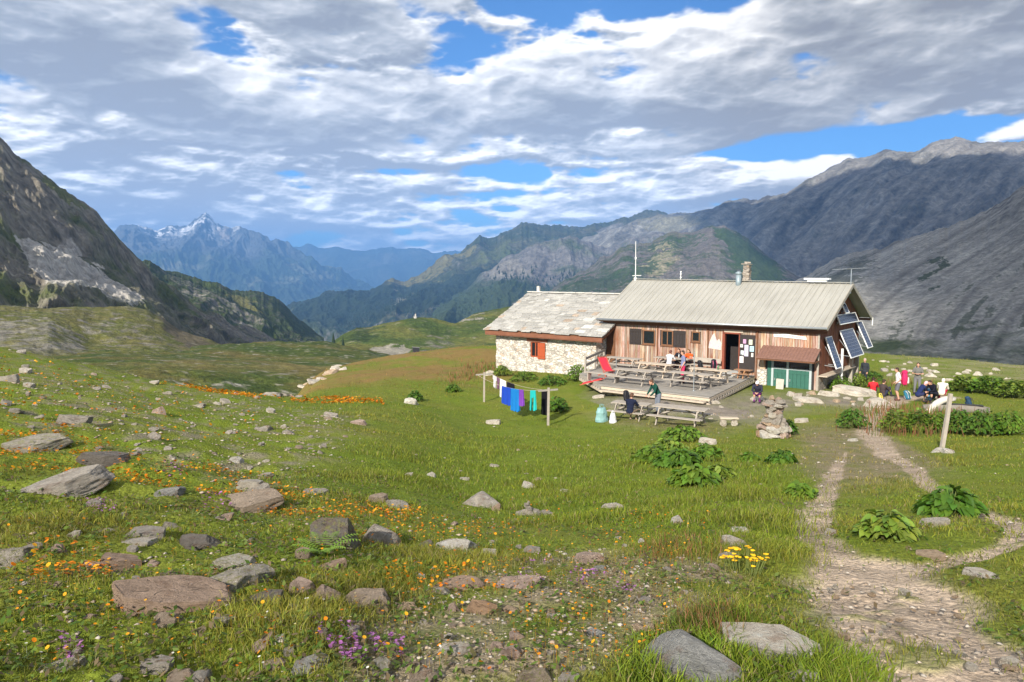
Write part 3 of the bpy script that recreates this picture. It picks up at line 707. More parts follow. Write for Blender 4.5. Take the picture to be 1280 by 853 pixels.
landform('snow_mountain', [
    [(90,420,5500),(300,420,5500),(420,425,5500),(560,420,6000)],
    [(90,345,6800),(200,340,6800),(300,350,6800),(420,368,6900),(560,375,7200)],
    [(90,310,8200),(140,296,8200),(157,284,8200),(170,285,8200),(184,283,8200),(198,288,8200),(212,284,8200),(226,284,8200),(240,279,8200),(250,277,8200),(258,272,8200),(266,277,8200),(276,284,8200),(290,291,8200),(299,292,8200),(312,301,8200),(328,309,8200),(345,314,8200),(360,321,8200),(380,331,8200),(400,340,8200),(420,347,8200),(450,360,8200),(560,390,8200)]],
    460, 170, 210, 600, p_snow, jag=70, seed=91)
def p_blue(d):
    c = arr(d, (.05, .065, .04)); return lerp(c, d['n'] * 2 - .2, (.12, .12, .09))
landform('far_range', [
    [(200,420,9000),(420,420,9000),(640,420,9000),(760,400,9000)],
    [(200,350,10500),(420,345,10500),(640,345,10500),(760,340,10500)],
    [(200,335,12000),(320,318,12000),(355,312,12000),(385,306,12000),(410,309,12000),(440,315,12000),(465,313,12000),(490,309,12000),(515,313,12000),(535,318,12000),(560,319,12000),(590,314,12000),(640,320,12000),(760,315,12000)]],
    320, 120, 160, 900, p_blue, jag=60, seed=97)
# valley floor far below, reaching the horizon
_n = 60; _a = np.linspace(-1.3, 1.3, _n); _r = np.array([90., 150, 260, 600, 1500, 4000, 9000, 13500])
_z = np.array([-75., -95, -130, -230, -420, -560, -640, -640])
_V = np.stack([np.outer(_r, np.sin(_a)), np.outer(_r, np.cos(_a)), np.outer(_z, np.ones(_n))], -1)
_i = np.arange(_V.shape[0] * _n).reshape(-1, _n)
tag(mesh_np('valley_floor', _V.reshape(-1, 3), np.stack([_i[:-1, :-1], _i[:-1, 1:], _i[1:, 1:], _i[1:, :-1]], -1).reshape(-1, 4)[:, ::-1],
    plain('valley_grass', (.05, .07, .025), .95, .4, .004, .1), None, True), kind='structure')
# a bank of cloud high behind the camera: it stands between the sun and the slopes on the right
def cloud_bank(outline, zc, seed, name='cloud', am=150., sc=420.):
    sx, sy, sz = SUN_DIR; pts = []
    for (u, v, r) in outline:
        T = at_r(u, v, r); k = (zc - T[2]) / sz; pts.append((T[0] + sx * k, T[1] + sy * k))
    pts = np.array(pts); lo, hi = pts.min(0) - 250, pts.max(0) + 250; n = 90
    X, Y = np.meshgrid(np.linspace(lo[0], hi[0], n), np.linspace(lo[1], hi[1], n)); P = np.stack([X, Y, 0*X], -1)
    d = np.full(X.shape, 1e9)
    for i in range(len(pts)): d = np.minimum(d, dist_seg(X, Y, pts[i], pts[(i+1) % len(pts)], 1, 1))
    ins = inpoly(X, Y, [tuple(p) for p in pts]); sd = np.where(ins, d, -d) + am * fbm(P / sc + seed, 4)
    th = np.clip(sd, 0, 260) ** .8; keep = sd > 0; up = zc + th * (.6 + .8 * np.abs(fbm(P / 260 + seed, 4))) + 2; dn = zc - 4 - .1 * th + 8 * fbm(P / 120, 2)
    V = np.concatenate([np.stack([X, Y, up], -1).reshape(-1, 3), np.stack([X, Y, dn], -1).reshape(-1, 3)]); idx = np.arange(n * n).reshape(n, n)
    q = np.stack([idx[:-1, :-1], idx[:-1, 1:], idx[1:, 1:], idx[1:, :-1]], -1).reshape(-1, 4); k4 = keep.reshape(-1)[q].sum(1) >= 2; q = q[k4]
    q = np.concatenate([q, q[:, ::-1] + n * n]); used, inv = np.unique(q, return_inverse=True)
    o = mesh_np(name, V[used], inv.reshape(-1, 4), plain('cloud_white', (.85, .86, .88), 1.0, .03, .01, .0, 0), None, True); tag(o, 'bank of cloud overhead', 'cloud', kind='stuff')
cloud_bank([(850,282,3800),(905,280,3700),(965,288,3500),(1020,278,3350),(1075,250,3300),(1130,236,3200),(1180,246,3100),(1250,242,3050),(1420,215,3000),(1700,330,1200),(1500,475,260),(1300,470,250),(1130,452,270),(1075,430,330),(1010,372,640),(950,352,1900),(880,318,2900)], 2700, 3)

# even air between here and the far ranges
def build_haze():
    x0, x1, y0, y1, z0, z1 = -16800, 16800, -300, 17500, -1100, 740
    b = MB().box(((x0+x1)/2, (y0+y1)/2, (z0+z1)/2), (x1-x0, y1-y0, z1-z0))
    m = bpy.data.materials.new('haze'); m.use_nodes = True; t = NT(m.node_tree); t.n.clear()
    o = t.new('ShaderNodeOutputMaterial'); v = t.new('ShaderNodeVolumePrincipled')
    v.inputs['Color'].default_value = HAZE_COL; v.inputs['Density'].default_value = HAZE_D; v.inputs['Anisotropy'].default_value = 0.0
    t.l.new(v.outputs[0], o.inputs['Volume'])
    tag(b.build('haze', m), kind='stuff')
HAZE_COL, HAZE_D = (.20, .47, 1.0, 1), 1.35e-4
build_haze()
# ------------------------------------------------------------------ materials of the buildings
def wood_mat(name, base, grey, amount=0.5, board=0.15, rough=0.85, streak=1.0):
    """boards run along local z; board-to-board and streaky differences in the weathering"""
    def fn(nt):
        g = nt.attr('Col'); o = nt.obj()
        s = nt.noise(nt.scale(o, (24, 24, 1.1)), 1.0, 6, 0.72); s2 = nt.noise(nt.scale(o, (1.3, 1.3, .8)), 1.0, 3)
        f = nt.m('ADD', nt.m('MULTIPLY', nt.m('SUBTRACT', s, .5), 1.6 * streak), nt.m('ADD', nt.m('MULTIPLY', nt.m('SUBTRACT', s2, .5), 1.5), amount), clamp=True)
        c = nt.mix(f, base, grey)
        return nt.mix(1.0, c, g, 'MULTIPLY'), nt.bump(s, 0.4, 0.01)
    return material(name, fn, rough, 0.2)
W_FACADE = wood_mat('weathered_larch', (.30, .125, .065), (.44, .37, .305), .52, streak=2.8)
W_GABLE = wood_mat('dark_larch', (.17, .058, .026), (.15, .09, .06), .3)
W_GREY = plain('grey_weathered_wood', (.36, .32, .275), .9, .3, 7, .4, .15)
W_GREYD = plain('old_deck_wood', (.31, .285, .255), .9, .28, 5, .4, .15)
W_PALE = plain('pale_wood', (.50, .42, .33), .9, .25, 7, .3, .15)
W_BROWN = plain('brown_beam', (.16, .075, .04), .85, .35, 5, .4, .2)
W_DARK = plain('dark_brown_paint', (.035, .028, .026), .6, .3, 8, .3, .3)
ORANGE_P = plain('orange_paint', (.38, .08, .028), .6, .2, 8, .2, .3)
GREEN_P = plain('green_paint', (.035, .125, .095), .6, .3, 6, .2, .3)
GREYFRAME = plain('pale_grey_paint', (.40, .46, .47), .6, .15, 8, .2, .3)
METAL = plain('galvanised_metal', (.42, .45, .47), .4, .25, 8, .1, .5, .7)
GUTTER = plain('dull_gutter', (.22, .19, .16), .6, .3, 6, .2, .3)
WHITE_M = plain('white_paint', (.78, .78, .76), .5, .08, 5, .1, .4)
RUST = plain('rusty_sheet', (.20, .11, .085), .8, .4, 6, .4, .2)
BLACK = plain('black_interior', (.006, .006, .007), .9, .2, 4, .1, .1)
PAPER = plain('paper', (.72, .72, .70), .9, .05, 5, .05, .1)
def glass_fn(nt): return (.012, .016, .02), None
GLASS = material('window_glass', glass_fn, 0.06, 0.6)
def stone_fn(light, dark, warm, sc):
    def fn(nt):
        o = nt.obj(); w = nt.vm('ADD', nt.scale(o, (1.0, 1.0, 1.7)), nt.scale(nt.new_noise_col(o, 2.0), (.35, .35, .35)))
        v = nt.new('ShaderNodeTexVoronoi'); nt.put(v.inputs['Vector'], w); v.inputs['Scale'].default_value = sc
        e = nt.new('ShaderNodeTexVoronoi', feature='DISTANCE_TO_EDGE'); nt.put(e.inputs['Vector'], w); e.inputs['Scale'].default_value = sc
        sep = nt.new('ShaderNodeSeparateColor'); nt.l.new(v.outputs['Color'], sep.inputs[0])
        c = nt.ramp(sep.outputs[0], (0.0, dark), (.22, light), (.75, tuple(min(1, k * 1.12) for k in light)), (.86, warm), (1.0, light))
        c = nt.mix(1.0, c, nt.ramp(nt.noise(o, 14, 5, .65), (.25, .7), (.75, 1.25)), 'MULTIPLY')
        mort = nt.ramp(e.outputs['Distance'], (.0, 1.0), (.09, 0.0))
        c = nt.mix(nt.m('MULTIPLY', mort, .75), c, (.34, .30, .25))
        return c, nt.bump(nt.m('MINIMUM', e.outputs['Distance'], .14), 1.0, .25)
    return fn
STONE_W = material('pale_rubble_wall', stone_fn((.60, .57, .52), (.33, .30, .27), (.50, .38, .29), 3.7), .95, .1)
STONE_B = material('rubble_base', stone_fn((.33, .29, .25), (.14, .12, .11), (.30, .22, .16), 3.2), .95, .1)
def seam_fn(nt):
    o = nt.obj(); n = nt.noise(nt.scale(o, (.4, .4, .4)), 1.0, 5, .6); st = nt.noise(nt.scale(o, (9, .5, .5)), 1, 3)
    v = nt.m('ADD', nt.m('MULTIPLY', n, .5), nt.m('MULTIPLY', st, .5))
    return nt.ramp(v, (.3, (.27, .26, .23)), (.52, (.345, .335, .30)), (.75, (.41, .395, .355))), nt.bump(n, .1, .01)
SEAM = material('beige_metal_roof', seam_fn, .55, .35)
def lauze_fn(nt):
    c = nt.attr('Col'); o = nt.obj(); n = nt.noise(o, 9, 5, .7)
    return nt.mix(1.0, c, nt.ramp(n, (.25, .65), (.75, 1.3)), 'MULTIPLY'), nt.bump(n, .5, .03)
LAUZE = material('stone_slabs', lauze_fn, .9, .15)
def solar_fn(nt):
    o = nt.obj(); x = nt.new('ShaderNodeSeparateXYZ'); nt.l.new(o, x.inputs[0])
    def line(s, p, w): return nt.m('LESS_THAN', nt.m('FRACT', nt.m('DIVIDE', s, p)), w)
    g = nt.m('MAXIMUM', line(x.outputs[0], .2, .05), line(x.outputs[1], .2, .05))
    return nt.mix(g, (.012, .018, .045), (.22, .24, .28)), None
SOLAR = material('solar_cells', solar_fn, .25, .5)

# ------------------------------------------------------------------ the wooden hut: local x = -a (right along the facade), y = b, z up from its base
Z0 = -6.5
def L3(a, b, z): return (-a, b, z - Z0)
hutE = thing('mountain_hut', hut(0, 0, Z0), -TH_H, 'long wooden mountain hut with beige ribbed metal roof and solar panels on its gable', 'hut')
def facade_boards(parent, name, mat, rects, holes, plane, axis, bw=0.16, th=0.03, top=None, mult=(.62, 1.22)):
    """vertical boards on plane b = plane (axis 'a') or a = plane (axis 'b'); rects (s0, s1, z0, z1); top(s) caps the boards"""
    mb = MB(); cols = []
    for (s0, s1, z0, z1) in rects:
        n = max(1, round((s1 - s0) / bw)); w = (s1 - s0) / n
        for i in range(n):
            c0, c1 = s0 + i * w, s0 + (i + 1) * w; cm = (c0 + c1) / 2
            zt = min(z1, top(cm)) if top else z1
            segs = [(z0 + random.uniform(-.03, .0), zt)]
            for (h0, h1, g0, g1) in holes:
                if c1 > h0 + .01 and c0 < h1 - .01:
                    ns = []
                    for p, q in segs:
                        if g0 > p: ns.append((p, min(q, g0)))
                        if g1 < q: ns.append((max(p, g1), q))
                    segs = [k for k in ns if k[1] - k[0] > .02]
            off = random.uniform(0, .012); k = random.uniform(*mult); kk = (k, k * random.uniform(.92, 1.05), k * random.uniform(.88, 1.08))
            for p, q in segs:
                n0 = len(mb.V)
                if axis == 'a': mb.box(L3(cm, plane - off, (p + q) / 2), (w - .012, th, q - p))
                else: mb.box(L3(plane - off, cm, (p + q) / 2), (th, w - .012, q - p))
                cols += [kk] * (len(mb.V) - n0)
    return mesh_np(name, np.array(mb.V), mb.Fc, mat, parent, False, np.array(cols))
def abox(mb, a0, a1, b0, b1, z0, z1, mi=0): return mb.box(L3((a0+a1)/2, (b0+b1)/2, (z0+z1)/2), (abs(a1-a0), abs(b1-b0), abs(z1-z0)), None, mi)

WALL_L, WALL_R, WB = 13.55, 0.60, 0.70
DOOR = (5.05, 5.95, -5.78, -3.62); W1 = (10.55, 11.42, -4.58, -3.66); W2 = (9.30, 10.10, -4.58, -3.62); W3 = (7.52, 8.06, -4.23, -3.60)
GAR = (0.9, 3.35, -6.75, -4.72)
facade_boards(hutE, 'wood_cladding', W_FACADE, [(WALL_R, 3.95, -6.75, -3.2), (3.95, WALL_L, -6.05, -3.2)], [DOOR, W1, W2, W3, GAR], WB, 'a')
# inner shell so that no light leaks through, with the openings left free
mb = MB()
def shell(mb, a0, a1, z0, z1, holes, b0, b1):
    A = sorted({a0, a1, *[k for h in holes for k in h[:2]]}); Z = sorted({z0, z1, *[k for h in holes for k in h[2:]]})
    for i in range(len(A) - 1):
        for j in range(len(Z) - 1):
            ac, zc = (A[i] + A[i+1]) / 2, (Z[j] + Z[j+1]) / 2
            if any(h[0] < ac < h[1] and h[2] < zc < h[3] for h in holes) or not (z0 < zc < z1): continue
            abox(mb, A[i], A[i+1], b0, b1, Z[j], Z[j+1])
shell(mb, WALL_R + .02, WALL_L, -7.0, -3.0, [DOOR, W1, W2, W3, GAR], WB + .03, WB + .15)
abox(mb, WALL_L - .15, WALL_L, WB + .15, 8.75, -7.0, -3.0); abox(mb, WALL_R + .02, WALL_L, 8.75, 8.9, -7.0, -3.0)
abox(mb, WALL_R + .05, WALL_R + .2, WB + .15, 8.75, -7.0, -3.0); abox(mb, WALL_R + .2, WALL_L - .15, WB + .15, 8.75, -6.0, -5.95)
abox(mb, WALL_R + .2, WALL_L - .15, WB + 1.6, WB + 1.7, -5.95, -3.0)
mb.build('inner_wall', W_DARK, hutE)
# roof
def zridge(a): return -.66 + .15 * a / 14.4
def roofp(a, t, back=False, lift=0.0):
    ze = -2.93 - .06 * a / 14.4; zr = zridge(a)
    if back: return (a, 9.45 - 4.73 * t, -2.83 * (1 - t) + zr * t + lift)
    return (a, 4.72 * t, ze * (1 - t) + zr * t + lift)
def roof_sheet(back):
    N = 40; pitch = 14.4 / N; V = []; Fc = []; prof = []
    for i in range(N):
        for dx, h in ((0, 0), (.275, 0), (.295, .045), (.335, .045)): prof.append((i * pitch + dx, h))
    prof.append((14.4, 0))
    for (a, h) in prof:
        for t in (0.0, 1.0): V.append(L3(*roofp(a, t, back, h)))
    n = len(prof)
    for i in range(n - 1): Fc.append((2*i, 2*i+1, 2*i+3, 2*i+2))
    o = len(V)
    for (a, h) in prof:
        for t in (0.0, 1.0): V.append(L3(*roofp(a, t, back, -.03)))
    for i in range(n - 1): Fc.append((o+2*i, o+2*i+2, o+2*i+3, o+2*i+1)); Fc.append((2*i, 2*i+2, o+2*i+2, o+2*i)); Fc.append((2*i+1, o+2*i+1, o+2*i+3, 2*i+3))
    return mesh_np('roof_sheet', np.array(V), Fc, SEAM, hutE)
roof = roof_sheet(False); roof_sheet(True)
mb = MB()
mb.bar(L3(-.02, 4.72, zridge(0) + .055), L3(14.42, 4.72, zridge(14.4) + .055), .34, .03); mb.build('ridge_cap', SEAM, hutE)
mb = MB()                                                   # verge boards along the gable, eaves board
for a in (-.03, 14.43):
    for bk in (False, True):
        MB().bar(L3(a, *roofp(max(0, min(a, 14.4)), 0, bk, -.10)[1:]), L3(a, *roofp(max(0, min(a, 14.4)), 1, bk, -.10)[1:]), .05, .20).build('verge_board', plain('verge_paint', (.33, .30, .25), .7, .2, 5, .2), hutE)
MB().bar(L3(.03, .10, -3.06), L3(14.37, .10, -3.12), .04, .15).build('eaves_board', W_BROWN, hutE); MB().bar(L3(.03, 9.35, -2.96), L3(14.37, 9.35, -3.0), .04, .15).build('eaves_board', W_BROWN, hutE)
mb = MB(); mb.tube([L3(-.04, -.07, -3.0), L3(14.44, -.07, -3.06)], .065, 8); mb.build('gutter', METAL, hutE, True)
mb = MB()
for i in range(17):
    a = .45 + i * .85; MB().bar(L3(a, .02, -3.08), L3(a, 4.6, -.93), .09, .14).build('rafter', W_BROWN, hutE)
mb = MB(); abox(mb, .1, 14.3, .5, .66, -3.36, -3.2); mb.build('wall_plate', W_BROWN, hutE)
for a, w in ((.57, .1), (3.98, .09), (6.98, .09), (10.35, .08), (13.5, .1)):
    mb = MB(); abox(mb, a - w/2, a + w/2, WB - .09, WB - .02, -6.6 if a < 4 else -6.0, -3.36); mb.build('corner_post' if a < 1 or a > 13 else 'wall_post', W_BROWN if a not in (.57,) else W_GREY, hutE)
# gable towards the right
gz = lambda b: (-2.93 + (zridge(0) + 2.93) * min(b, 9.45 - b) / 4.72) - .12
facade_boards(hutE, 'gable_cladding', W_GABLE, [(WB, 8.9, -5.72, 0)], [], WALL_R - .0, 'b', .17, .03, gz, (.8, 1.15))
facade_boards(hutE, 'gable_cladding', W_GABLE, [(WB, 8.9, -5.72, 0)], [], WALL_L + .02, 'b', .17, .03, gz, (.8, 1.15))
mb = MB()
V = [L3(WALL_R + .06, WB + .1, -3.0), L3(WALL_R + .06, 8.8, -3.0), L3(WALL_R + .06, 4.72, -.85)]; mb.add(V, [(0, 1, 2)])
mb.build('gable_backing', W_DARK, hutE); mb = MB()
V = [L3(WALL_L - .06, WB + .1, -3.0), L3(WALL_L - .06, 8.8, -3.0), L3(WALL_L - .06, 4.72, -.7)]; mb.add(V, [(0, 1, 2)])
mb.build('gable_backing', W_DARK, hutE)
mb = MB(); abox(mb, WALL_R - .10, WALL_R + .05, WB - .05, 8.95, -7.6, -5.72); abox(mb, WALL_R, 4.0, WB + .16, WB + .3, -7.4, -6.7); mb.build('stone_base', STONE_B, hutE)
mb = MB(); mb.bar(L3(.3, WB - .1, -5.68), L3(.3, 6.4, -5.68), .5, .05); mb.build('gable_shelf', W_PALE, hutE)
# windows
def window(name, h, mull=False):
    a0, a1, z0, z1 = h; f = MB(); t = .07
    for (p, q, r, s) in ((a0, a1, z1 - t, z1), (a0, a1, z0, z0 + t), (a0, a0 + t, z0 + t, z1 - t), (a1 - t, a1, z0 + t, z1 - t)): abox(f, p, q, WB - .03, WB + .08, r, s)
    if mull: abox(f, (a0+a1)/2 - .03, (a0+a1)/2 + .03, WB, WB + .07, z0 + t, z1 - t)
    fo = f.build('window', plain('window_frame_wood', (.19, .095, .05), .75, .3, 8, .3), hutE)
    p = MB(); abox(p, a0 + t, a1 - t, WB + .035, WB + .045, z0 + t, z1 - t); p.build('pane', GLASS, fo)
    s = MB(); abox(s, a0 - .05, a1 + .05, WB - .09, WB - .032, z0 - .06, z0 - .003); s.build('sill', W_BROWN, fo)
    return fo
def shutter(a0, a1, z0, z1, b, mat, parent):
    m = MB(); n = 4
    for i in range(n): abox(m, a0 + (a1-a0)*i/n + .004, a0 + (a1-a0)*(i+1)/n - .004, b - .03, b, z0, z1)
    for z in (z0 + .15, z1 - .15): abox(m, a0 + .03, a1 - .03, b - .055, b - .031, z - .05, z + .05)
    return m.build('shutter', mat, parent)
window('window', W1); w2 = window('window', W2, True); window('window', W3)
tag(w2, 'window with a warm brown centre post and its open shutter to the right')
shutter(11.5, 12.36, -4.63, -3.62, WB - .04, W_DARK, hutE); shutter(8.44, 9.24, -4.63, -3.6, WB - .04, W_DARK, hutE)
# entrance: open doorway, dark leaf folded back on the wall with notices
m = MB()
for (p, q, r, s) in ((DOOR[1] - .02, DOOR[1] + .13, -5.8, -3.55), (DOOR[0] - .1, DOOR[0] + .02, -5.8, -3.55), (DOOR[0] - .1, DOOR[1] + .13, -3.62, -3.5)): abox(m, p, q, WB - .07, WB + .14, r, s)
m.build('door_frame', plain('red_brown_paint', (.22, .06, .035), .7, .25, 6, .2), hutE)
m = MB(); abox(m, 4.08, 4.98, WB - .13, WB - .075, -5.74, -3.62); door = m.build('door', W_DARK, hutE); tag(door, 'dark door leaf folded back against the wall and covered with notices')
def put_notice(u0, v0, u1, v1, col):
    m = MB(); a0 = 4.98 - (u0 - 925) / 18 * .9; a1 = 4.98 - (u1 - 925) / 18 * .9; z1 = -3.62 - (v0 - 419) / 40 * 2.12; z0 = -3.62 - (v1 - 419) / 40 * 2.12
    abox(m, a1, a0, WB - .139, WB - .133, z0, z1)
    for k in range(3):
        zz = z1 - (z1 - z0) * (.25 + .22 * k); abox(m, a1 + .03, a0 - .03, WB - .1415, WB - .1395, zz - .012, zz + .008, 1)
    o = m.build('notice', [plain('notice_' + str(col), col, .9, .06, 4, .02, .1), plain('print_ink', (.16, .17, .22), .9, .1, 3, .02)], door)
for nt_ in ((929,424,932.5,428.5,(.62,.36,.55)), (935.8,424,940,429.5,(.62,.66,.5)), (925.6,429.5,929,433,(.62,.64,.6)), (930.8,430,935.5,442.5,(.55,.52,.66)), (937,431,942,437,(.42,.60,.68)), (926.5,436.5,930,441.5,(.68,.72,.74)), (925.3,443,930,450,(.74,.69,.68)), (939,438.5,941.5,442.8,(.66,.64,.6))): put_notice(*nt_)
m = MB(); m.tube([L3(4.9, WB - .14, -4.75), L3(4.9, WB - .2, -4.75), L3(4.78, WB - .2, -4.75)], .015, 6); m.build('handle', METAL, door)
m = MB(); V = [L3(5.95, -1.0, -5.93), L3(4.75, -1.0, -5.93), L3(4.75, .62, -5.76), L3(5.95, .62, -5.76), L3(5.95, -1.0, -5.98), L3(4.75, -1.0, -5.98), L3(4.75, .62, -5.98), L3(5.95, .62, -5.98)]
m.add(V, [(0,3,2,1),(4,5,6,7),(0,1,5,4),(1,2,6,5),(2,3,7,6),(3,0,4,7)]); m.build('door_ramp', plain('pale_concrete', (.42, .42, .40), .9, .15, 6), hutE)
m = MB(); m.box(L3(5.4, WB - .06, -3.42), (1.15, .03, .22)); m.build('name_board', W_PALE, hutE)
# painted map of the mountains on the boards
m = MB(); V = []; 
for (a, z) in ((6.95, -4.55), (6.15, -4.62), (6.12, -4.2), (6.3, -3.95), (6.42, -4.1), (6.6, -3.62), (6.72, -3.75), (6.9, -4.2)): V.append((a, z))
n = len(V); m.add([L3(a, WB - .045, z) for a, z in V] + [L3(a, WB - .028, z) for a, z in V], [tuple(range(n)), tuple(range(2*n-1, n-1, -1))] + [(i, (i+1) % n, n + (i+1) % n, n + i) for i in range(n)])
def map_fn(nt):
    o = nt.obj(); n = nt.noise(o, 7, 5, .7); return nt.ramp(n, (.34, (.22, .24, .38)), (.45, (.55, .48, .48)), (.58, (.62, .52, .42)), (.7, (.3, .32, .45))), None
m.build('painted_map', material('painted_map', map_fn, .8), hutE)
# white name sign with dark lettering strokes
m = MB(); V = [(3.05, -3.50), (2.35, -3.45), (1.25, -3.56), (1.22, -3.72), (2.3, -3.66), (3.02, -3.64)]; n = len(V)
m.add([L3(a, WB - .07, z) for a, z in V] + [L3(a, WB - .03, z) for a, z in V], [tuple(range(n)), tuple(range(2*n-1, n-1, -1))] + [(i, (i+1) % n, n + (i+1) % n, n + i) for i in range(n)])
sg = m.build('name_sign', WHITE_M, hutE)
m = MB(); random.seed(4); a = 2.92
while a > 1.36:
    if random.random() > .14:
        zc = -3.57 + (2.3 - a) * -.02 if a > 2.3 else -3.555 - (2.3 - a) * .075
        abox(m, a - .045, a, WB - .074, WB - .0705, zc - random.choice((.03, .035, .05)), zc + random.choice((.03, .03, .05)))
    a -= .075
m.build('lettering', plain('sign_ink', (.22, .2, .2), .9, .1, 3, .02), sg)
# lean-to roof and the green garage doors under it
m = MB(); N = 36
for i in range(N):
    a0, a1 = .45 + (3.65 - .45) * i / N, .45 + (3.65 - .45) * (i + 1) / N; h = .02 if i % 2 else -.02
    m.add([L3(a0, .66, -4.16 + h), L3(a1, .66, -4.16 - h), L3(a1, -.38, -4.76 - h), L3(a0, -.38, -4.76 + h), L3(a0, .66, -4.2), L3(a1, .66, -4.2), L3(a1, -.38, -4.81), L3(a0, -.38, -4.81)], [(0,3,2,1),(4,5,6,7),(0,1,5,4),(1,2,6,5),(2,3,7,6),(3,0,4,7)])
m.build('lean_to_roof', RUST, hutE)
m = MB(); m.bar(L3(.5, -.3, -4.84), L3(.5, .64, -4.86), .06, .08); m.bar(L3(3.6, -.3, -4.84), L3(3.6, .64, -4.86), .06, .08); m.bar(L3(.5, -.32, -4.86), L3(3.6, -.32, -4.86), .05, .07); m.build('lean_to_frame', W_BROWN, hutE)
m = MB(); abox(m, 3.36, 3.92, WB - .12, WB + .05, -7.1, -5.55); m.build('stone_pier', STONE_W, hutE)
m = MB()
for a in (3.05, 2.2, .95): abox(m, a - .06, a + .06, WB - .07, WB + .03, -6.9, -4.8)
for z in (-4.93, -5.42): abox(m, .95, 3.05, WB - .06, WB + .02, z - .04, z + .04)
m.build('garage_frame', GREYFRAME, hutE)
for a0, a1 in ((.95, 2.2), (2.2, 3.05)):
    m = MB(); abox(m, a0 + .06, a1 - .06, WB - .02, WB - .01, -5.38, -4.97); m.build('garage_pane', GLASS, hutE)
    m = MB(); k = 5 if a1 - a0 > 1 else 3; lo, hi = a0 + .07, a1 - .07
    for i in range(k): abox(m, lo + (hi-lo)*i/k + .006, lo + (hi-lo)*(i+1)/k - .006, WB - .05, WB, -6.72, -5.47)
    abox(m, lo + .02, hi - .02, WB - .075, WB - .051, -5.68, -5.58)
    g = m.build('garage_door', GREEN_P, hutE)
    h = MB(); h.box(L3(a1 - .16, WB - .09, -6.05), (.04, .04, .14)); h.build('handle', METAL, g)
m = MB(); abox(m, 3.12, 3.34, WB - .04, WB + .02, -6.9, -4.9); m.build('green_panel', GREEN_P, hutE)
# roof pieces
m = MB(); random.seed(11)
for k in range(9):
    s = .46 - .01 * k; m.box(L3(6.42, 5.0, -.85 + .15 * k), (s, s, .15), random.uniform(-.1, .1), 0, .03)
ch = m.build('stone_chimney', STONE_B, hutE)
m = MB(); m.box(L3(6.42, 5.0, .51), (.62, .62, .06), .2, 0, .02); m.box(L3(6.42, 5.0, .60), (.38, .38, .09), .5, 0, .03); m.build('chimney_cap', STONE_B, ch)
m = MB(); m.tube([L3(6.7, 4.35, -1.1), L3(6.7, 4.35, -.12)], .17, 14); m.tube([L3(6.7, 4.35, -.13), L3(6.7, 4.35, -.02), L3(6.7, 4.35, .06)], [.21, .2, .05], 14); m.build('metal_flue', plain('blue_grey_flue', (.25, .31, .34), .5, .25, 6, .1, .5, .3), hutE, True)
m = MB(); m.bar(L3(1.24, 4.6, -.40), L3(2.66, 4.6, -.40), .5, .10); m.bar(L3(1.4, 4.6, -.5), L3(2.5, 4.6, -.5), .3, .16); m.build('roof_hatch', WHITE_M, hutE)
m = MB(); m.tube([L3(14.3, 4.7, -.65), L3(14.3, 4.7, .5), L3(14.32, 4.7, 2.15)], [.035, .024, .016], 8); m.tube([L3(14.3, 4.7, .9), L3(14.3, 4.7, 1.05)], .06, 8); m.bar(L3(14.55, 4.7, -.25), L3(13.85, 4.7, -.22), .03); m.tube([L3(14.3, 4.7, -.62), L3(14.3, 4.7, -.38)], .11, 8); m.build('antenna_mast', WHITE_M, hutE)
m = MB(); m.tube([L3(10.85, 4.7, -.6), L3(10.85, 4.7, .02)], .022, 6)
for z in (-.35, -.12, .03): m.tube([L3(10.85, 4.7, z - .04), L3(10.85, 4.7, z + .04)], .055, 8)
m.build('antenna_mast', WHITE_M, hutE)
m = MB(); m.tube([L3(.06, 4.55, -1.25), L3(.06, 4.55, .17)], .028, 6); m.tube([L3(1.15, 4.7, .15), L3(-.8, 4.4, .24)], .015, 6)
for k in range(9): m.tube([L3(1.1 - .22*k, 4.5 - .04*k, .16 + .01*k), L3(1.1 - .22*k, 4.8 - .04*k, .16 + .01*k)], .008, 5)
m.build('television_antenna', METAL, hutE)
m = MB(); m.tube([L3(-.05, 9.5, -2.85), L3(-.05, 9.5, -3.35)], .035, 6); m.build('downpipe', WHITE_M, hutE)
# solar panels on stands along the gable
def solar(b0, b1, zt, zb, out, at=.5):
    p0, p1 = Vector(L3(at, b0, zt)), Vector(L3(at, b1, zt)); q0, q1 = Vector(L3(at - out, b0, zb)), Vector(L3(at - out, b1, zb))
    ex = (p1 - p0).normalized(); ey = (q0 - p0).normalized(); ez = ex.cross(ey); W_, H_ = (p1-p0).length, (q0-p0).length
    M_ = Matrix((ex, ey, ez)).transposed().to_4x4(); M_.translation = p0
    if M_.to_3x3() @ Vector((0, 0, 1)) @ Vector((1, 0, 0)) < 0: sgn = -1
    else: sgn = 1
    m = MB(); m.box((W_/2, H_/2, 0), (W_, H_, .035)); o = m.build('solar_panel', SOLAR, hutE); o.matrix_local = M_
    f = MB()
    for (c, d) in (((W_/2, -.02, 0), (W_ + .08, .05, .06)), ((W_/2, H_ + .02, 0), (W_ + .08, .05, .06)), ((-.02, H_/2, 0), (.05, H_, .06)), ((W_ + .02, H_/2, 0), (.05, H_, .06))): f.box(c, d)
    if W_ > 2: f.box((W_/2, H_/2, .012), (.03, H_, .045))
    f.build('panel_frame', WHITE_M, o)
    for bb in (b0 + .2, b1 - .2): s = MB(); s.bar(L3(at + .06, bb, zb + .1), L3(at - out + .03, bb, zb + .05), .04); s.bar(L3(at + .06, bb, zt - .5), L3(at - out + .06, bb, zb + .12), .03); s.build('panel_bracket', METAL, hutE)
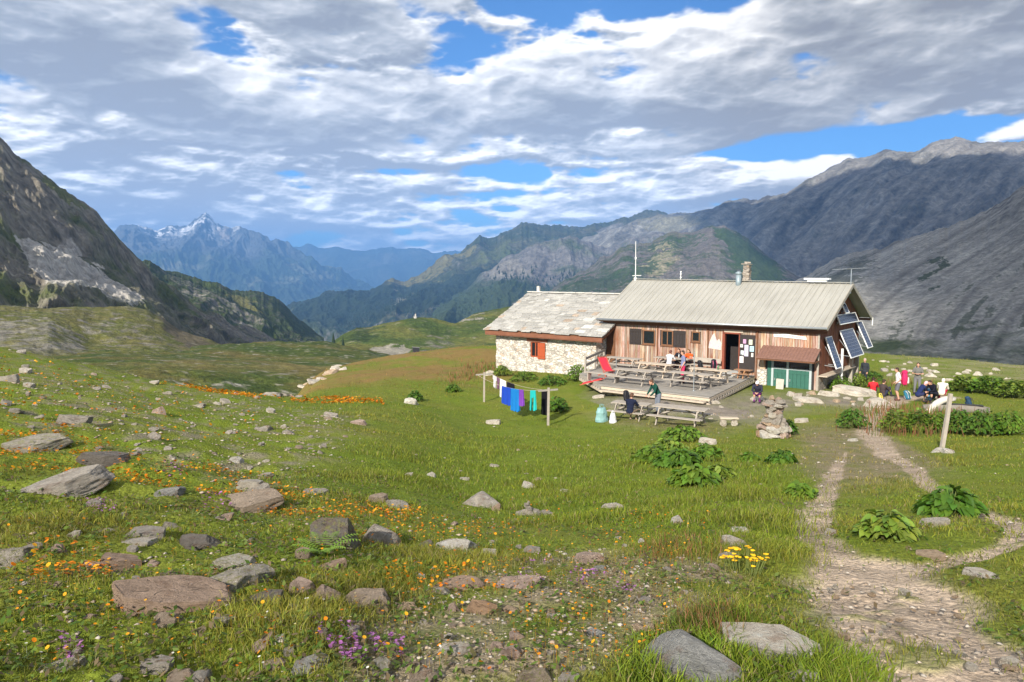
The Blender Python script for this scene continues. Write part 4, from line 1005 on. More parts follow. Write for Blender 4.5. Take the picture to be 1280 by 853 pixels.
solar(4.4, 7.1, -3.45, -4.95, .67); solar(1.65, 2.7, -3.65, -5.3, .62); solar(8.0, 9.1, -3.1, -4.65, .7); solar(3.65, 7.5, -2.5, -2.98, .2); solar(4.5, 5.15, -1.85, -2.36, .25)
m = MB(); m.tube([L3(.05, 3.35, -4.35), L3(.05, 3.35, -6.9)], .07, 8); m.build('panel_post', WHITE_M, hutE)
for b in (5.9, 7.2): 
    m = MB(); abox(m, .1, .3, b - .1, b + .1, -7.4, -4.95); m.build('panel_post', W_GREY, hutE)

# ------------------------------------------------------------------ the stone house at the left end
stoneE = thing('stone_house', hut(18.4, -1, -7.2), -TH_H, 'low stone house with grey slab roof and orange shutter, left of the wooden hut', 'house')
def S3(a, b, z): return (-(a - 18.4), b + 1, z + 7.2)
def sbox(mb, a0, a1, b0, b1, z0, z1, mi=0): return mb.box(S3((a0+a1)/2, (b0+b1)/2, (z0+z1)/2), (abs(a1-a0), abs(b1-b0), abs(z1-z0)), None, mi)
SW = (18.42, 19.65, -5.9, -4.82)
def stone_wall(name, s0, s1, plane, axis, z0, top, holes, th=.4):
    """subdivided wall face with a slightly uneven surface"""
    m = MB(); A = np.unique(np.concatenate([np.arange(s0, s1, .25), [s1], [k for h in holes for k in h[:2]]])); Z = np.unique(np.concatenate([np.arange(z0, top(0), .25), [k for h in holes for k in h[2:]]]))
    for i in range(len(A) - 1):
        for j in range(len(Z)):
            za = Z[j]; zb = Z[j+1] if j + 1 < len(Z) else None
            ac = (A[i] + A[i+1]) / 2; t = [top(A[i]), top(A[i+1])]
            zz = [min(zb, k) if zb is not None else k for k in t]
            if zb is None: zz = t
            if max(zz) <= za + .01: continue
            if any(h[0] < ac < h[1] and h[2] < za + .05 < h[3] for h in holes): continue
            P = [(A[i], za), (A[i+1], za), (A[i+1], max(zz[1], za)), (A[i], max(zz[0], za))]
            off = [0.035 * math.sin(p[0] * 7.1 + p[1] * 3) + .03 * math.sin(p[0] * 3.3 - p[1] * 8) for p in P]
            f = (lambda s, o, z: S3(s, plane + o, z)) if axis == 'a' else (lambda s, o, z: S3(plane + o, s, z))
            m.add([f(p[0], o, p[1]) for p, o in zip(P, off)], [(0, 1, 2, 3)])
            m.add([f(p[0], th, p[1]) for p in P], [(3, 2, 1, 0)])
    for (h0, h1, g0, g1) in holes:
        for (p, q) in (((h0, g0), (h1, g0)), ((h1, g0), (h1, g1)), ((h1, g1), (h0, g1)), ((h0, g1), (h0, g0))):
            m.add([S3(p[0], plane - .03, p[1]), S3(q[0], plane - .03, q[1]), S3(q[0], plane + th, q[1]), S3(p[0], plane + th, p[1])], [(0, 1, 2, 3)])
    return m.build(name, STONE_W, stoneE)
RS, RE = -4.15, -1.60
stone_wall('front_wall', 14.2, 22.8, -.4, 'a', -7.6, lambda s: -4.5, [SW])
gst = lambda b: RS - .3 + (RE - RS) * min(b + 1, 9.6 - b) / 5.3
stone_wall('end_wall', -.4, 9.0, 22.8, 'b', -7.6, gst, [], -.4); stone_wall('end_wall', -.4, 9.0, 14.2, 'b', -7.6, gst, [], .4)
m = MB(); sbox(m, 14.2, 22.8, 8.6, 9.0, -7.6, -4.3); m.build('rear_wall', STONE_B, stoneE)
m = MB(); sbox(m, 14.3, 22.7, .05, .1, -7.4, -4.4); m.build('inner_wall', W_DARK, stoneE)
def slab_roof(back):
    rg = np.random.default_rng(5 + back); m = MB(); cols = []; nrow = 17
    for i in range(nrow):
        t0 = i / nrow - .015; t1 = (i + 1.55) / nrow; a = 13.35
        while a < 23.4:
            w = rg.uniform(.35, .95); a1 = min(a + w, 23.42 + rg.uniform(-.05, .05)); lift = .03 + rg.uniform(0, .035) ; tj = rg.uniform(-.018, .018)
            def P(a_, t, up): t = min(max(t, -.02), 1.0); return S3(a_, (-1 + 5.3 * t) if not back else (9.6 - 5.3 * t), RS + (RE - RS) * t + up)
            up0, up1 = lift + .075, lift - .01
            q0, q1 = t0 + tj, min(t1, 1.0)
            V = [P(a + .006, q0, up0 - .05), P(a1 - .006, q0 + rg.uniform(-.01, .01), up0 - .05), P(a1 - .006, q1, up1 - .05), P(a + .006, q1, up1 - .05)]
            V += [(x, y, z + .05) for x, y, z in V]; n0 = len(m.V)
            m.add(V, [(0,3,2,1),(4,5,6,7),(0,1,5,4),(1,2,6,5),(2,3,7,6),(3,0,4,7)])
            k = rg.uniform(.8, 1.15); base = np.array([.37, .36, .335]) if rg.random() > .05 else np.array([.40, .32, .25])
            if rg.random() > .88: base = np.array([.52, .51, .48])
            cols += [tuple(base * k)] * 8; a = a1
    return mesh_np('slab_roof', np.array(m.V), m.Fc, LAUZE, stoneE, False, np.array(cols))
slab_roof(0); slab_roof(1)
m = MB(); V = [S3(13.4, -.95, RS - .04), S3(23.35, -.95, RS - .04), S3(23.35, 4.3, RE - .02), S3(13.4, 4.3, RE - .02), S3(23.35, 9.55, RS - .04), S3(13.4, 9.55, RS - .04)]
V += [(x, y, z - .08) for x, y, z in V]; m.add(V, [(0,1,2,3),(3,2,4,5),(6,9,8,7),(9,11,10,8),(0,6,7,1),(0,3,9,6),(3,5,11,9),(1,7,8,2),(2,8,10,4),(4,10,11,5)]); m.build('roof_boards', W_BROWN, stoneE)
m = MB(); m.bar(S3(13.42, -1.0, RS - .17), S3(23.33, -1.0, RS - .17), .06, .24); m.bar(S3(13.42, -.95, RS - .30), S3(23.33, -.95, RS - .30), .10, .09); m.build('eaves_board', plain('red_brown_board', (.20, .085, .05), .85, .35, 3, .3, .2), stoneE)
m = MB(); rg = np.random.default_rng(9); a = 13.4
while a < 23.2:
    w = rg.uniform(.3, .7); m.box(S3(a + w/2, 4.3, RE + .09), (w - .02, .42, .07), None, 0, .015); a += w
m.box(S3(22.55, 4.3, RE + .3), (.22, .2, .45), .3, 0, .05); m.build('ridge_stones', plain('pale_ridge_stone', (.52, .50, .46), .9, .2, 5, .5), stoneE)
fr = MB()
for (p, q, r, s) in ((SW[0], SW[1], SW[2], SW[2] + .08), (SW[0], SW[1], SW[3] - .08, SW[3]), (SW[0], SW[0] + .08, SW[2] + .08, SW[3] - .08), (SW[1] - .08, SW[1], SW[2] + .08, SW[3] - .08), (19.2, 19.28, SW[2] + .08, SW[3] - .08)): sbox(fr, p, q, -.36, -.26, r, s)
fw = fr.build('window', plain('orange_frame', (.30, .07, .025), .7, .2, 6), stoneE)
m = MB(); sbox(m, SW[0] + .08, SW[1] - .08, -.3, -.29, SW[2] + .08, SW[3] - .08); m.build('pane', GLASS, fw)
m = MB()
for i in range(4): sbox(m, 18.33 + i * .16, 18.48 + i * .16, -.5, -.46, -5.98, -4.86)
for z in (-5.75, -5.1): sbox(m, 18.36, 18.93, -.525, -.501, z - .05, z + .05)
m.build('shutter', ORANGE_P, stoneE)
m = MB(); sbox(m, 18.2, 19.95, -.46, -.2, -4.82, -4.62); m.build('lintel', plain('red_lintel', (.30, .12, .07), .85, .3, 4), stoneE)
MB().bar(S3(13.5, -.95, RS - .2), S3(13.5, 4.2, RE - .2), .08, .22).build('verge_board', W_BROWN, stoneE); m = MB(); m.bar(S3(23.25, -.95, RS - .2), S3(23.25, 4.2, RE - .2), .08, .22); m.build('verge_board', W_BROWN, stoneE)
m = MB(); sbox(m, 13.52, 14.15, .75, .83, -7.0, -3.4); m.build('link_wall', W_BROWN, stoneE)
# heap of stones at the far left corner
# ------------------------------------------------------------------ terrace
DZ = -5.95
def abz(u, v, z):
    d = ray(u, v); p = d * (z / d[2]); a, b = hut_ab(p[0], p[1]); return float(a), float(b)
DECK = [(2.91, -8.15), (8.95, -8.15), (12.35, -5.1), (13.3, -1.2), (13.3, .62), (4.05, .62)]
deckE = thing('wooden_terrace', hut(2.91, -8.15, DZ), -TH_H, 'grey plank terrace in front of the wooden hut', 'terrace')
def D3(a, b, z): return (-(a - 2.91), b + 8.15, z - DZ)
def clip_b(b):
    """a-range of the deck at depth b"""
    xs = []
    for i in range(len(DECK)):
        (a0, b0), (a1, b1) = DECK[i], DECK[(i+1) % len(DECK)]
        if (b0 - b) * (b1 - b) <= 0 and abs(b1 - b0) > 1e-6: xs.append(a0 + (a1 - a0) * (b - b0) / (b1 - b0))
    return (min(xs), max(xs)) if xs else None
mb = MB(); cols = []; b = -8.15; rg = np.random.default_rng(2)
while b < .6:
    w = .145; r_ = clip_b(min(b + w / 2, .61))
    if r_:
        cut = rg.uniform(.3, .7) * (r_[1] - r_[0]) + r_[0]
        for (p, q) in ((r_[0], cut - .004), (cut + .004, r_[1])):
            n0 = len(mb.V); mb.box(D3((p+q)/2, b + w/2, DZ - .02 + rg.uniform(-.004, .004)), (q - p, w - .012, .04)); k = rg.uniform(.8, 1.15); cols += [(k, k, k)] * (len(mb.V) - n0)
    b += w
def deck_fn(nt):
    o = nt.obj(); n = nt.noise(nt.scale(o, (1.2, 9, 9)), 1.0, 5, .6)
    c = nt.ramp(n, (.3, (.19, .175, .155)), (.55, (.29, .27, .24)), (.75, (.36, .335, .30)))
    return nt.mix(1.0, c, nt.attr('Col'), 'MULTIPLY'), nt.bump(n, .3, .01)
mesh_np('deck_boards', np.array(mb.V), mb.Fc, material('deck_boards', deck_fn, .9, .15), deckE, False, np.array(cols))
def edge_pts(i): return DECK[i], DECK[(i + 1) % len(DECK)]
for i, nm in ((0, 'front_beam'), (5, 'side_beam'), (1, 'side_beam')):
    (a0, b0), (a1, b1) = edge_pts(i); m = MB()
    m.bar(D3(a0, b0 + .02, DZ - .13), D3(a1, b1 + .02, DZ - .13), .05, .13); o = m.build(nm, W_PALE if i != 1 else W_GREY, deckE)
    m = MB(); m.bar(D3(a0, b0, DZ - .33), D3(a1, b1, DZ - .33), .10, .10); m.build('ground_sill', W_PALE, deckE)
    n = int(math.hypot(a1 - a0, b1 - b0) / .45)
    for k in range(n + 1):
        t = k / n; a, b = a0 + (a1 - a0) * t, b0 + (b1 - b0) * t + .05; MB().box(D3(a, b, DZ - .24), (.1, .1, .14)).build('spacer_block', W_GREYD, deckE)
for k in range(14): MB().bar(D3(3.2 + .72 * k * .9, -7.6 if k < 9 else -4.5, DZ - .11), D3(4.2 + .68 * k * .95, .5, DZ - .11), .08, .12).build('joist', W_GREYD, deckE)
m = MB(); m.bar(D3(3.0, -8.42, DZ - .22), D3(8.8, -8.42, DZ - .22), .34, .05); m.build('step', W_PALE, deckE)
# plank rail at the left end
railE = thing('plank_railing', hut(12.3, -4.5, DZ), -TH_H, 'short grey plank railing behind the red deck chair', 'railing')
def rl(a, b, z): return (-(a - 12.3), b + 4.5, z - DZ)
for (a, b) in ((12.3, -4.6), (12.9, -2.6), (13.3, -.9)):
    m = MB(); m.box(rl(a, b, DZ + .42), (.1, .1, 1.15)); m.build('post', W_GREY, railE)
for z in (.86, .46):
    m = MB(); m.bar(rl(12.22, -4.7, DZ + z), rl(13.28, -.85, DZ + z + .12), .035, .15); m.build('rail', W_GREYD, railE)

# ------------------------------------------------------------------ picnic tables
def make_table(mats, name='picnic_table', L=2.3, sc=1.0):
    top, leg = mats; e = empty(name, (0, 0, 0)); rg = np.random.default_rng(int(L * 10))
    m = MB()
    for i in range(5): m.box((rg.uniform(-.02, .02), (-.3 + .15 * i) * sc, .735 * sc), (L, .142 * sc, .035))
    m.build('tabletop', top, e)
    for s in (-1, 1):
        m = MB()
        for i in range(2): m.box((rg.uniform(-.03, .03), s * (.66 + .15 * i) * sc, .43 * sc), (L, .14 * sc, .035))
        m.build('bench', top, e)
    for s in (-1, 1):
        x = s * (L / 2 - .33)
        m = MB()
        for k in (-1, 1): m.bar((x, k * .26 * sc, .715 * sc), (x, k * .68 * sc, 0), .05, .095 * sc, (0, 1, 0))
        m.bar((x + .05, -.82 * sc, .385 * sc), (x + .05, .82 * sc, .385 * sc), .045, .09 * sc); m.bar((x + .05, -.36 * sc, .69 * sc), (x + .05, .36 * sc, .69 * sc), .045, .07 * sc)
        m.build('leg_frame', leg, e)
        m = MB(); m.bar((x, 0, .40 * sc), (s * .12, 0, .70 * sc), .06 * sc); m.build('brace', leg, e)
    return e
TABLES = []
proto_t = make_table((W_GREY, W_GREY)); pale_t = make_table((W_PALE, W_PALE)); kid_t = make_table((plain('reddish_wood', (.30, .17, .10), .85, .3, 6), plain('orange_wood', (.38, .20, .10), .85, .3, 6)), 'picnic_table', .95, .62)
used_t = set()
def put_table(proto, loc, rz, label, group):
    if proto.name in used_t: e = copy_tree(proto)
    else: e = proto; used_t.add(proto.name)
    e.location = tuple(loc); e.rotation_euler = (0, 0, rz); tag(e, label, 'picnic table', group); TABLES.append(e); return e
GT = 'picnic tables on the terrace'
def on_deck(u, v, h=.75): a, b = abz(u, v, DZ + h); return hut(a, b, DZ)
put_table(proto_t, on_deck(780, 447.5), -TH_H, 'grey picnic table nearest the stone house, at the back left of the terrace', GT)
put_table(pale_t, on_deck(819, 454.5), -TH_H, 'pale new-looking picnic table in the middle of the terrace', GT)
put_table(proto_t, on_deck(793, 462.5), -TH_H, 'grey empty picnic table at the front left of the terrace', GT)
put_table(proto_t, on_deck(864, 466.5), -TH_H, 'grey picnic table at the front right of the terrace, beside the thin pole', GT)
put_table(pale_t, on_deck(886, 461.5), -TH_H, 'pale picnic table behind the thin pole, below the painted map', GT)
put_table(proto_t, on_deck(841, 447.5), -TH_H, 'picnic table under the windows where people sit talking', GT)
put_table(kid_t, on_deck(929, 462.5, .46), -TH_H, 'tiny reddish picnic table by the open dark door', GT)
GL = 'picnic tables on the ground below the terrace'
def on_ground(u, v):
    p = ground_at(u, v); return p
def low_table(u, v):
    d = ray(u, v); rs = _rs[(_rs > 20) & (_rs < 60)]; hz = math.hypot(d[0], d[1]); x = d[0]/hz*rs; y = d[1]/hz*rs
    k = int(np.nonzero(ground_z(x, y) + .75 > d[2]/hz*rs)[0][0]); return np.array([x[k], y[k], float(ground_z(x[k], y[k])) - .02])
P_L1, P_L2 = low_table(783, 503.2), low_table(851, 508.8)
t1 = put_table(proto_t, P_L1 + np.array([.25, .1, 0]), -TH_H + .12, 'picnic table on the grass where two people sit, bags beside it', GL); t1.scale = (.74, .95, .97)
t2 = put_table(proto_t, P_L2, -TH_H + .1, 'empty picnic table on bare ground in front of the terrace', GL)
# low bench at the left end of the terrace, bench against the wall
def bench(loc, L, mat, label, back=False):
    e = thing('bench', loc, -TH_H, label, 'bench'); m = MB()
    for i in range(2): m.box((0, -.12 + .2 * i, .42), (L, .18, .04))
    m.build('seat', mat, e)
    for s in (-1, 1):
        m = MB(); m.box((s * (L/2 - .25), 0, .2), (.06, .34, .4)); m.build('leg', mat, e)
    if back:
        m = MB(); m.box((0, .22, .7), (L, .03, .28)); m.build('backrest', mat, e)
    return e
bench(hut(*abz(754, 467, DZ + .42), DZ), 2.3, W_GREY, 'low grey bench at the left end of the terrace, under the red deck chair')
bench(hut(7.0, .1, DZ), 2.0, W_GREY, 'grey bench with backrest against the hut wall under the small window', True)
bench(hut(6.0, -1.7, DZ), 1.6, W_PALE, 'pale bench in front of the painted map with backpacks on it')
# thin poles
for (u, v0, v1, lab) in ((867, 489, 440, 'thin bare metal pole standing at the front edge of the terrace'), (770, 474, 447, 'thin short metal pole among the tables at the left of the terrace')):
    a, b = abz(u, v0, DZ); p = hut(a, b, DZ); h = (v0 - v1) / F * math.hypot(p[1], 0) * 1.0
    e = thing('metal_pole', p, 0, lab, 'pole'); m = MB(); m.tube([(0,0,0), (0,0,h)], .022, 8); m.build('shaft', METAL, e); m = MB(); m.box((0,0,.012), (.16,.16,.024)); m.build('foot_plate', METAL, e)
# red deck chair
def deck_chair():
    a, b = abz(759, 476, DZ); e = thing('deck_chair', hut(10.6, -5.0, DZ), -TH_H + 1.15, 'red canvas deck chair leaning back at the left end of the terrace', 'deck chair')
    red = plain('red_canvas', (.62, .03, .055), .9, .15, 12, .2); m = MB(); pts = []
    for t in np.linspace(0, 1, 9): pts.append((0, .45 - .85 * t, 1.02 - .70 * t - .16 * math.sin(t * math.pi)))
    V = [(-.26, p[1], p[2]) for p in pts] + [(.26, p[1], p[2]) for p in pts]; n = 9
    V += [(x, y, z - .012) for x, y, z in V]
    m.add(V, [(i, i+1, n+i+1, n+i) for i in range(n-1)] + [(2*n+i, 3*n+i, 3*n+i+1, 2*n+i+1) for i in range(n-1)]); m.build('sling', red, e, True)
    for s in (-.29, .29):
        m = MB(); m.bar((s, .47, 1.06), (s, -.40, 0), .03, .045); m.bar((s, .42, 0), (s, -.42, .34), .03, .045); m.build('side_frame', plain('red_wood', (.42, .10, .06), .8, .3, 8), e)
    m = MB(); m.bar((-.3, .47, 1.06), (.3, .47, 1.06), .03); m.bar((-.3, -.42, .34), (.3, -.42, .34), .03); m.build('cross_bar', plain('red_wood', (.42, .10, .06)), e)
deck_chair()
e = thing('folded_deck_chair', hut(10.3, -7.0, DZ - .3), -TH_H + .3, 'folded red deck chair lying at the foot of the terrace', 'deck chair')
m = MB(); m.bar((-.5, 0, .12), (.55, .1, .42), .5, .03); m.build('sling', plain('red_canvas', (.62, .03, .055)), e)
for s in (-.24, .24):
    m = MB(); m.bar((-.6, s, .05), (.65, s + .1, .42), .035, .04); m.build('side_frame', plain('red_wood', (.42, .10, .06)), e)

# ------------------------------------------------------------------ clothesline
def line_post(u, v, h, cross, label):
    p = on_ground(u, v); e = thing('clothesline_post', p, .2, label, 'post', 'posts of the clothesline')
    m = MB(); m.bar((0, 0, -.15), (.02, 0, h), .09, .09); m.build('post', W_GREY, e)
    m = MB(); m.bar((-.45 if cross > 0 else -.3, -.05, h - .12), (.45, .06, h - .10), .07, .07); m.build('cross_bar', W_GREYD, e)
    return p, h
pA, hA = line_post(605, 503, 1.62, 1, 'farther clothesline post, near the stone house corner')
pB, hB = line_post(685, 532, 1.66, 1, 'nearer clothesline post with stones round its foot')
LA = [np.array([pA[0] + .4, pA[1] + .05, pA[2] + hA - .1]), np.array([pA[0] - .4, pA[1] - .1, pA[2] + hA - .1])]
LB = [np.array([pB[0] + .4, pB[1] + .05, pB[2] + hB - .1]), np.array([pB[0] - .4, pB[1] - .1, pB[2] + hB - .1])]
def sag(A, B, t): return A + (B - A) * t - np.array([0, 0, .28 * 4 * t * (1 - t) * .9])
for k, lab in ((0, 'washing line nearer the hut, strung between two posts'), (1, 'washing line nearer the meadow, strung between two posts')):
    m = MB(); m.tube([sag(LA[k], LB[k], t) for t in np.linspace(0, 1, 13)], .008, 5); o = m.build('rope', W_PALE); o.name = 'clothesline_rope'; tag(o, lab, 'rope', 'ropes of the clothesline')
def cloth(name, k, t0, t1, drop, col, label, cat, legs=False, sleeves=False, tilt=0):
    m = MB(); nx, nz = 9, 9; A = [sag(LA[k], LB[k], t0 + (t1 - t0) * i / (nx-1)) for i in range(nx)]; d = LB[k] - LA[k]; d[2] = 0; d /= np.linalg.norm(d); nrm = np.array([-d[1], d[0], 0])
    V = []; rg = np.random.default_rng(hash(label) % 1000 if False else len(label) * 7 + k)
    for side in (1, -1):
        for i in range(nx):
            for j in range(nz):
                s = j / (nz-1); w = .035 * math.sin(i * 1.7 + rg.uniform(0, .3)) * s + tilt * s
                if legs and 2 < i < 6 and s > .45 and False: w += .1
                V.append(A[i] + nrm * (w + side * (.006 + .02 * s)) + np.array([0, 0, .01 - drop * s * (1 + .04 * math.sin(i * 2.1))]))
    Fc = []; n = nx * nz
    for i in range(nx - 1):
        for j in range(nz - 1):
            if legs and i in (3, 4) and j >= 3: continue
            if sleeves and j >= 3 and i in (0, 7): continue
            a, b, c, dd = i*nz+j, (i+1)*nz+j, (i+1)*nz+j+1, i*nz+j+1; Fc += [(a, b, c, dd), (n+a, n+dd, n+c, n+b)]
    m.add(V, Fc)
    o = mesh_np(name, np.array(m.V), m.Fc, plain('cloth_' + name + str(col), col, .95, .12, 4, .3, .1), None, True); tag(o, label, cat, 'washing on the line'); return o
cloth('shirt', 0, .03, .10, .62, (.55, .52, .55), 'pale shirt hanging beside the farther clothesline post', 'shirt', sleeves=True)
cloth('striped_top', 0, .105, .15, .6, (.16, .08, .14), 'dark plum top hanging between two white garments', 'top', sleeves=True)
cloth('long_trousers', 0, .16, .26, .95, (.75, .74, .76), 'white long trousers hanging on the line', 'trousers', legs=True)
cloth('dark_trousers', 0, .28, .40, .62, (.012, .012, .018), 'short black trousers hanging on the line', 'trousers')
cloth('beach_towel', 1, .46, .60, .85, (.015, .06, .42), 'deep blue towel, leftmost on the near line', 'towel')
cloth('bath_towel', 1, .605, .725, 1.05, (.012, .17, .50), 'large bright blue towel on the washing line', 'towel')
cloth('small_towel', 1, .73, .79, .75, (.17, .05, .36), 'purple towel hanging beside the blue towel', 'towel')
cloth('black_towel', 0, .80, .87, 1.15, (.01, .01, .012), 'black cloth hanging lowest beside the purple towel', 'towel')
cloth('turquoise_towel', 1, .885, .955, .9, (.02, .42, .42), 'turquoise towel hanging beside the nearer post', 'towel', legs=True)

# ------------------------------------------------------------------ stacked stone pillar, sign post, trough
ROCK_TONES = {'grey': (.42, .405, .38), 'pale': (.58, .55, .50), 'white': (.68, .66, .62), 'pink': (.50, .40, .355), 'red': (.44, .34, .275), 'brown': (.40, .34, .285), 'dark': (.22, .21, .20), 'blue': (.36, .38, .39), 'tan': (.52, .41, .31), 'orange': (.50, .35, .245)}
def rock_fn(tone, lichen):
    base = np.minimum(np.array(ROCK_TONES[tone]) * np.array([1.2, 1.12, 1.02]), .8)
    def fn(nt):
        o = nt.obj(); r = nt.rand(); off = nt.new('ShaderNodeCombineXYZ'); nt.put(off.inputs[0], nt.m('MULTIPLY', r, 40.0)); p = nt.vm('ADD', o, off.outputs[0])
        big = nt.noise(p, 2.4, 4, .6); f = nt.noise(nt.scale(p, (1, 1, 2.5)), 11, 6, .7)
        c = nt.ramp(nt.m('MULTIPLY_ADD', f, .6, nt.m('MULTIPLY', big, .4)), (.3, tuple(base * .6)), (.48, tuple(base)), (.66, tuple(np.minimum(base * 1.5, .85))))
        c = nt.mix(nt.ramp(nt.noise(nt.vm('ADD', p, (9., 2., 4.)), 1.7, 4, .6), (.55, 0.0), (.68, .55)), c, (.27, .15, .095))
        if lichen: c = nt.mix(nt.ramp(nt.noise(nt.vm('ADD', p, (3., 7., 1.)), 5.5, 6, .75), (.50, 0.0), (.58, .75)), c, (.36, .36, .13))
        c = nt.mix(nt.ramp(nt.noise(p, 26, 4, .7), (.63, 0.0), (.69, .4)), c, (.08, .08, .075))
        cr = nt.new('ShaderNodeTexVoronoi', feature='DISTANCE_TO_EDGE'); nt.put(cr.inputs['Vector'], nt.vm('ADD', nt.scale(p, (1.5, 1.5, 2.6)), nt.scale(nt.new_noise_col(p, 2.5), (.6, .6, .6)))); cr.inputs['Scale'].default_value = .75
        ck = nt.ramp(nt.m('ADD', cr.outputs['Distance'], nt.ramp(nt.noise(p, 1.6, 3, .6), (.45, 0.0), (.62, .2))), (0, 0.0), (.03, 1.0)); c = nt.mix(1.0, c, nt.ramp(ck, (0, .55), (1, 1.0)), 'MULTIPLY')
        return c, nt.bump(nt.m('ADD', nt.m('ADD', f, nt.m('MULTIPLY', nt.noise(p, 40, 4, .7), .5)), nt.m('MULTIPLY', ck, .5)), 1.0, .09)
    return fn
def rock_mat(tone, lichen=False): return material('rock_%s%s' % (tone, '_lichen' if lichen else ''), rock_fn(tone, lichen), .92, .15)
def rock_mesh(name, seed, sub=4, facets=12, rough=.10, slab=False, cut=(.42, .76)):
    rg = np.random.default_rng(seed); bm = bmesh.new(); bmesh.ops.create_icosphere(bm, subdivisions=sub, radius=1.0)
    V = np.array([v.co[:] for v in bm.verts]); pl = []
    if slab:
        pl.append((np.array([rg.normal(0, .10), rg.normal(0, .10), 1.0]), .42)); k = rg.integers(5, 8)
        for i in range(k): a = i / k * 6.283 + rg.uniform(-.4, .4); pl.append((np.array([math.cos(a), math.sin(a), rg.uniform(-.1, .45)]), rg.uniform(.6, .86)))
    else:
        for _ in range(facets): n = rg.normal(size=3); n[2] = abs(n[2]) * .9 - .2; pl.append((n, rg.uniform(*cut)))
    for n, d in pl:
        n = n / np.linalg.norm(n); s = V @ n; k = s > d; V[k] -= np.outer((s[k] - d) * .985, n)
    lo, hi = V.min(0), V.max(0); V = (V - (lo + hi) / 2) / ((hi - lo) / 2)
    nn = V / np.linalg.norm(V, axis=1)[:, None]; st = np.array([1, 1, 2.4])
    V = V + nn * (fbm(V * 1.3 + seed, 2) * rough * .8 + ridged(V * st * 2.2 + seed, 4, .55) * rough * .38 + fbm(V * 9 + seed, 2) * rough * .22)[:, None]
    for v, c in zip(bm.verts, V): v.co = c
    me = bpy.data.meshes.new(name); bm.to_mesh(me); bm.free()
    me.polygons.foreach_set('use_smooth', np.ones(len(me.polygons), bool))
    try: me.set_sharp_from_angle(angle=R(26))
    except Exception: pass
    return me
ROCKS = [rock_mesh('rock', 100 + i, 5, 11 + i % 5, .085) for i in range(9)] + [rock_mesh('slab', 200 + i, 5, 18, .08, True) for i in range(5)]
DOMES = [rock_mesh('boulder', 250 + i, 5, 8, .07, False, (.60, .92)) for i in range(5)]
SMALLS = [rock_mesh('stone', 300 + i, 3, 9, .10, i > 4) for i in range(7)]
def rock_obj(name, me, loc, dims, rz, mat, tilt=(0, 0)):
    o = bpy.data.objects.new(name, me); COL.objects.link(o)
    if len(me.materials) == 0: me.materials.append(None)
    o.material_slots[0].link = 'OBJECT'; o.material_slots[0].material = mat
    o.location = tuple(loc); o.scale = tuple(d / 2 for d in dims); o.rotation_euler = (tilt[0], tilt[1], rz); return o
pc = on_ground(967, 547); cairnE = thing('stacked_stone_pillar', pc, 0, 'waist-high stacked stone pillar on the grass in front of the hut', 'cairn'); cairnE.scale = (.85, .85, .85)
random.seed(21); z = 0
for li, (w, h, n) in enumerate(((1.12, .26, 7), (1.1, .2, 7), (.95, .17, 6), (.82, .15, 5), (.68, .17, 5), (.64, .16, 4), (.64, .13, 4), (.86, .10, 4), (.70, .13, 3), (.45, .12, 2))):
    for k in range(n + (1 if n > 3 else 0)):
        core = k == n; a = k / n * 6.28 + li * .7; rr = 0 if core else w * .30
        tone = random.choice(['pale', 'grey', 'pink', 'tan', 'grey'] if z > .45 else ['pale', 'orange', 'white', 'pink', 'white'])
        o = rock_obj('stacked_stone', random.choice(ROCKS), (rr * math.cos(a), rr * math.sin(a), z + h/2 + random.uniform(-.02, .02)), (w * .55, w * .48, h * 1.5), a + random.uniform(-.3, .3), rock_mat(tone), (random.uniform(-.12, .12), random.uniform(-.12, .12)))
        o.parent = cairnE
    z += h
ps = on_ground(1176, 563); m = MB(); m.bar((0, 0, -.2), (.14, .05, .8), .085, .085); m.bar((.14, .05, .78), (.20, .06, 1.42), .08, .08)
signE = tag(m.build('wooden_post', W_GREY), 'leaning bare grey wooden post with stones round its foot', 'post'); signE.location = tuple(ps)
# hollowed log trough and its bent trunk
pt = on_ground(1192, 517); trE = thing('log_trough', pt, -.35, 'long hollowed log lying as a trough behind the sign post', 'trough')
m = MB()
pts = [(-1.2, 0, .16), (-.6, .02, .20), (.2, .0, .22), (.9, .03, .22), (1.35, 0, .18)]
m.tube(pts, [.15, .19, .2, .2, .15], 12); m.build('log', plain('dark_weathered_log', (.20, .18, .155), .9, .35, 6, .5), trE, True)
m = MB(); m.box((.1, 0, .385), (2.0, .2, .07)); m.build('water_channel', plain('dark_wet_wood', (.03, .028, .025), .4, .3, 5), trE)
for x in (-1.0, 1.1):
    m = MB(); m.box((x, 0, .0), (.3, .5, .16), None, 0, .03); m.build('support_stone', rock_mat('pale'), trE)
pb = on_ground(1161, 518); o = MB(); m = MB(); pts = []
for t in np.linspace(0, 1, 12): pts.append(Vector((1.15 * t ** 1.3 - .1, .0, -.1 + .82 * math.sin(t * math.pi * .56))))
m.tube(pts, [.16, .17, .17, .165, .16, .155, .15, .145, .14, .13, .12, .09], 10); o = m.build('bent_trunk', plain('bleached_wood', (.52, .49, .44), .9, .2, 6, .4), None, True)
o.location = tuple(pb); o.rotation_euler = (0, 0, -.15); tag(o, 'bleached bent tree trunk arching up beside the log trough', 'trunk')
pz = on_ground(911, 533); e = thing('low_bench', pz, -.1, 'flat pale plank seat resting on stones, right of the empty picnic table', 'seat')
m = MB(); m.box((0, 0, .33), (.72, .3, .05), None, 0, .01); m.build('seat_board', W_PALE, e)
for x in (-.22, .22):
    o = rock_obj('support_stone', ROCKS[2], (x, 0, .15), (.3, .28, .34), x * 9, rock_mat('pale')); o.parent = e
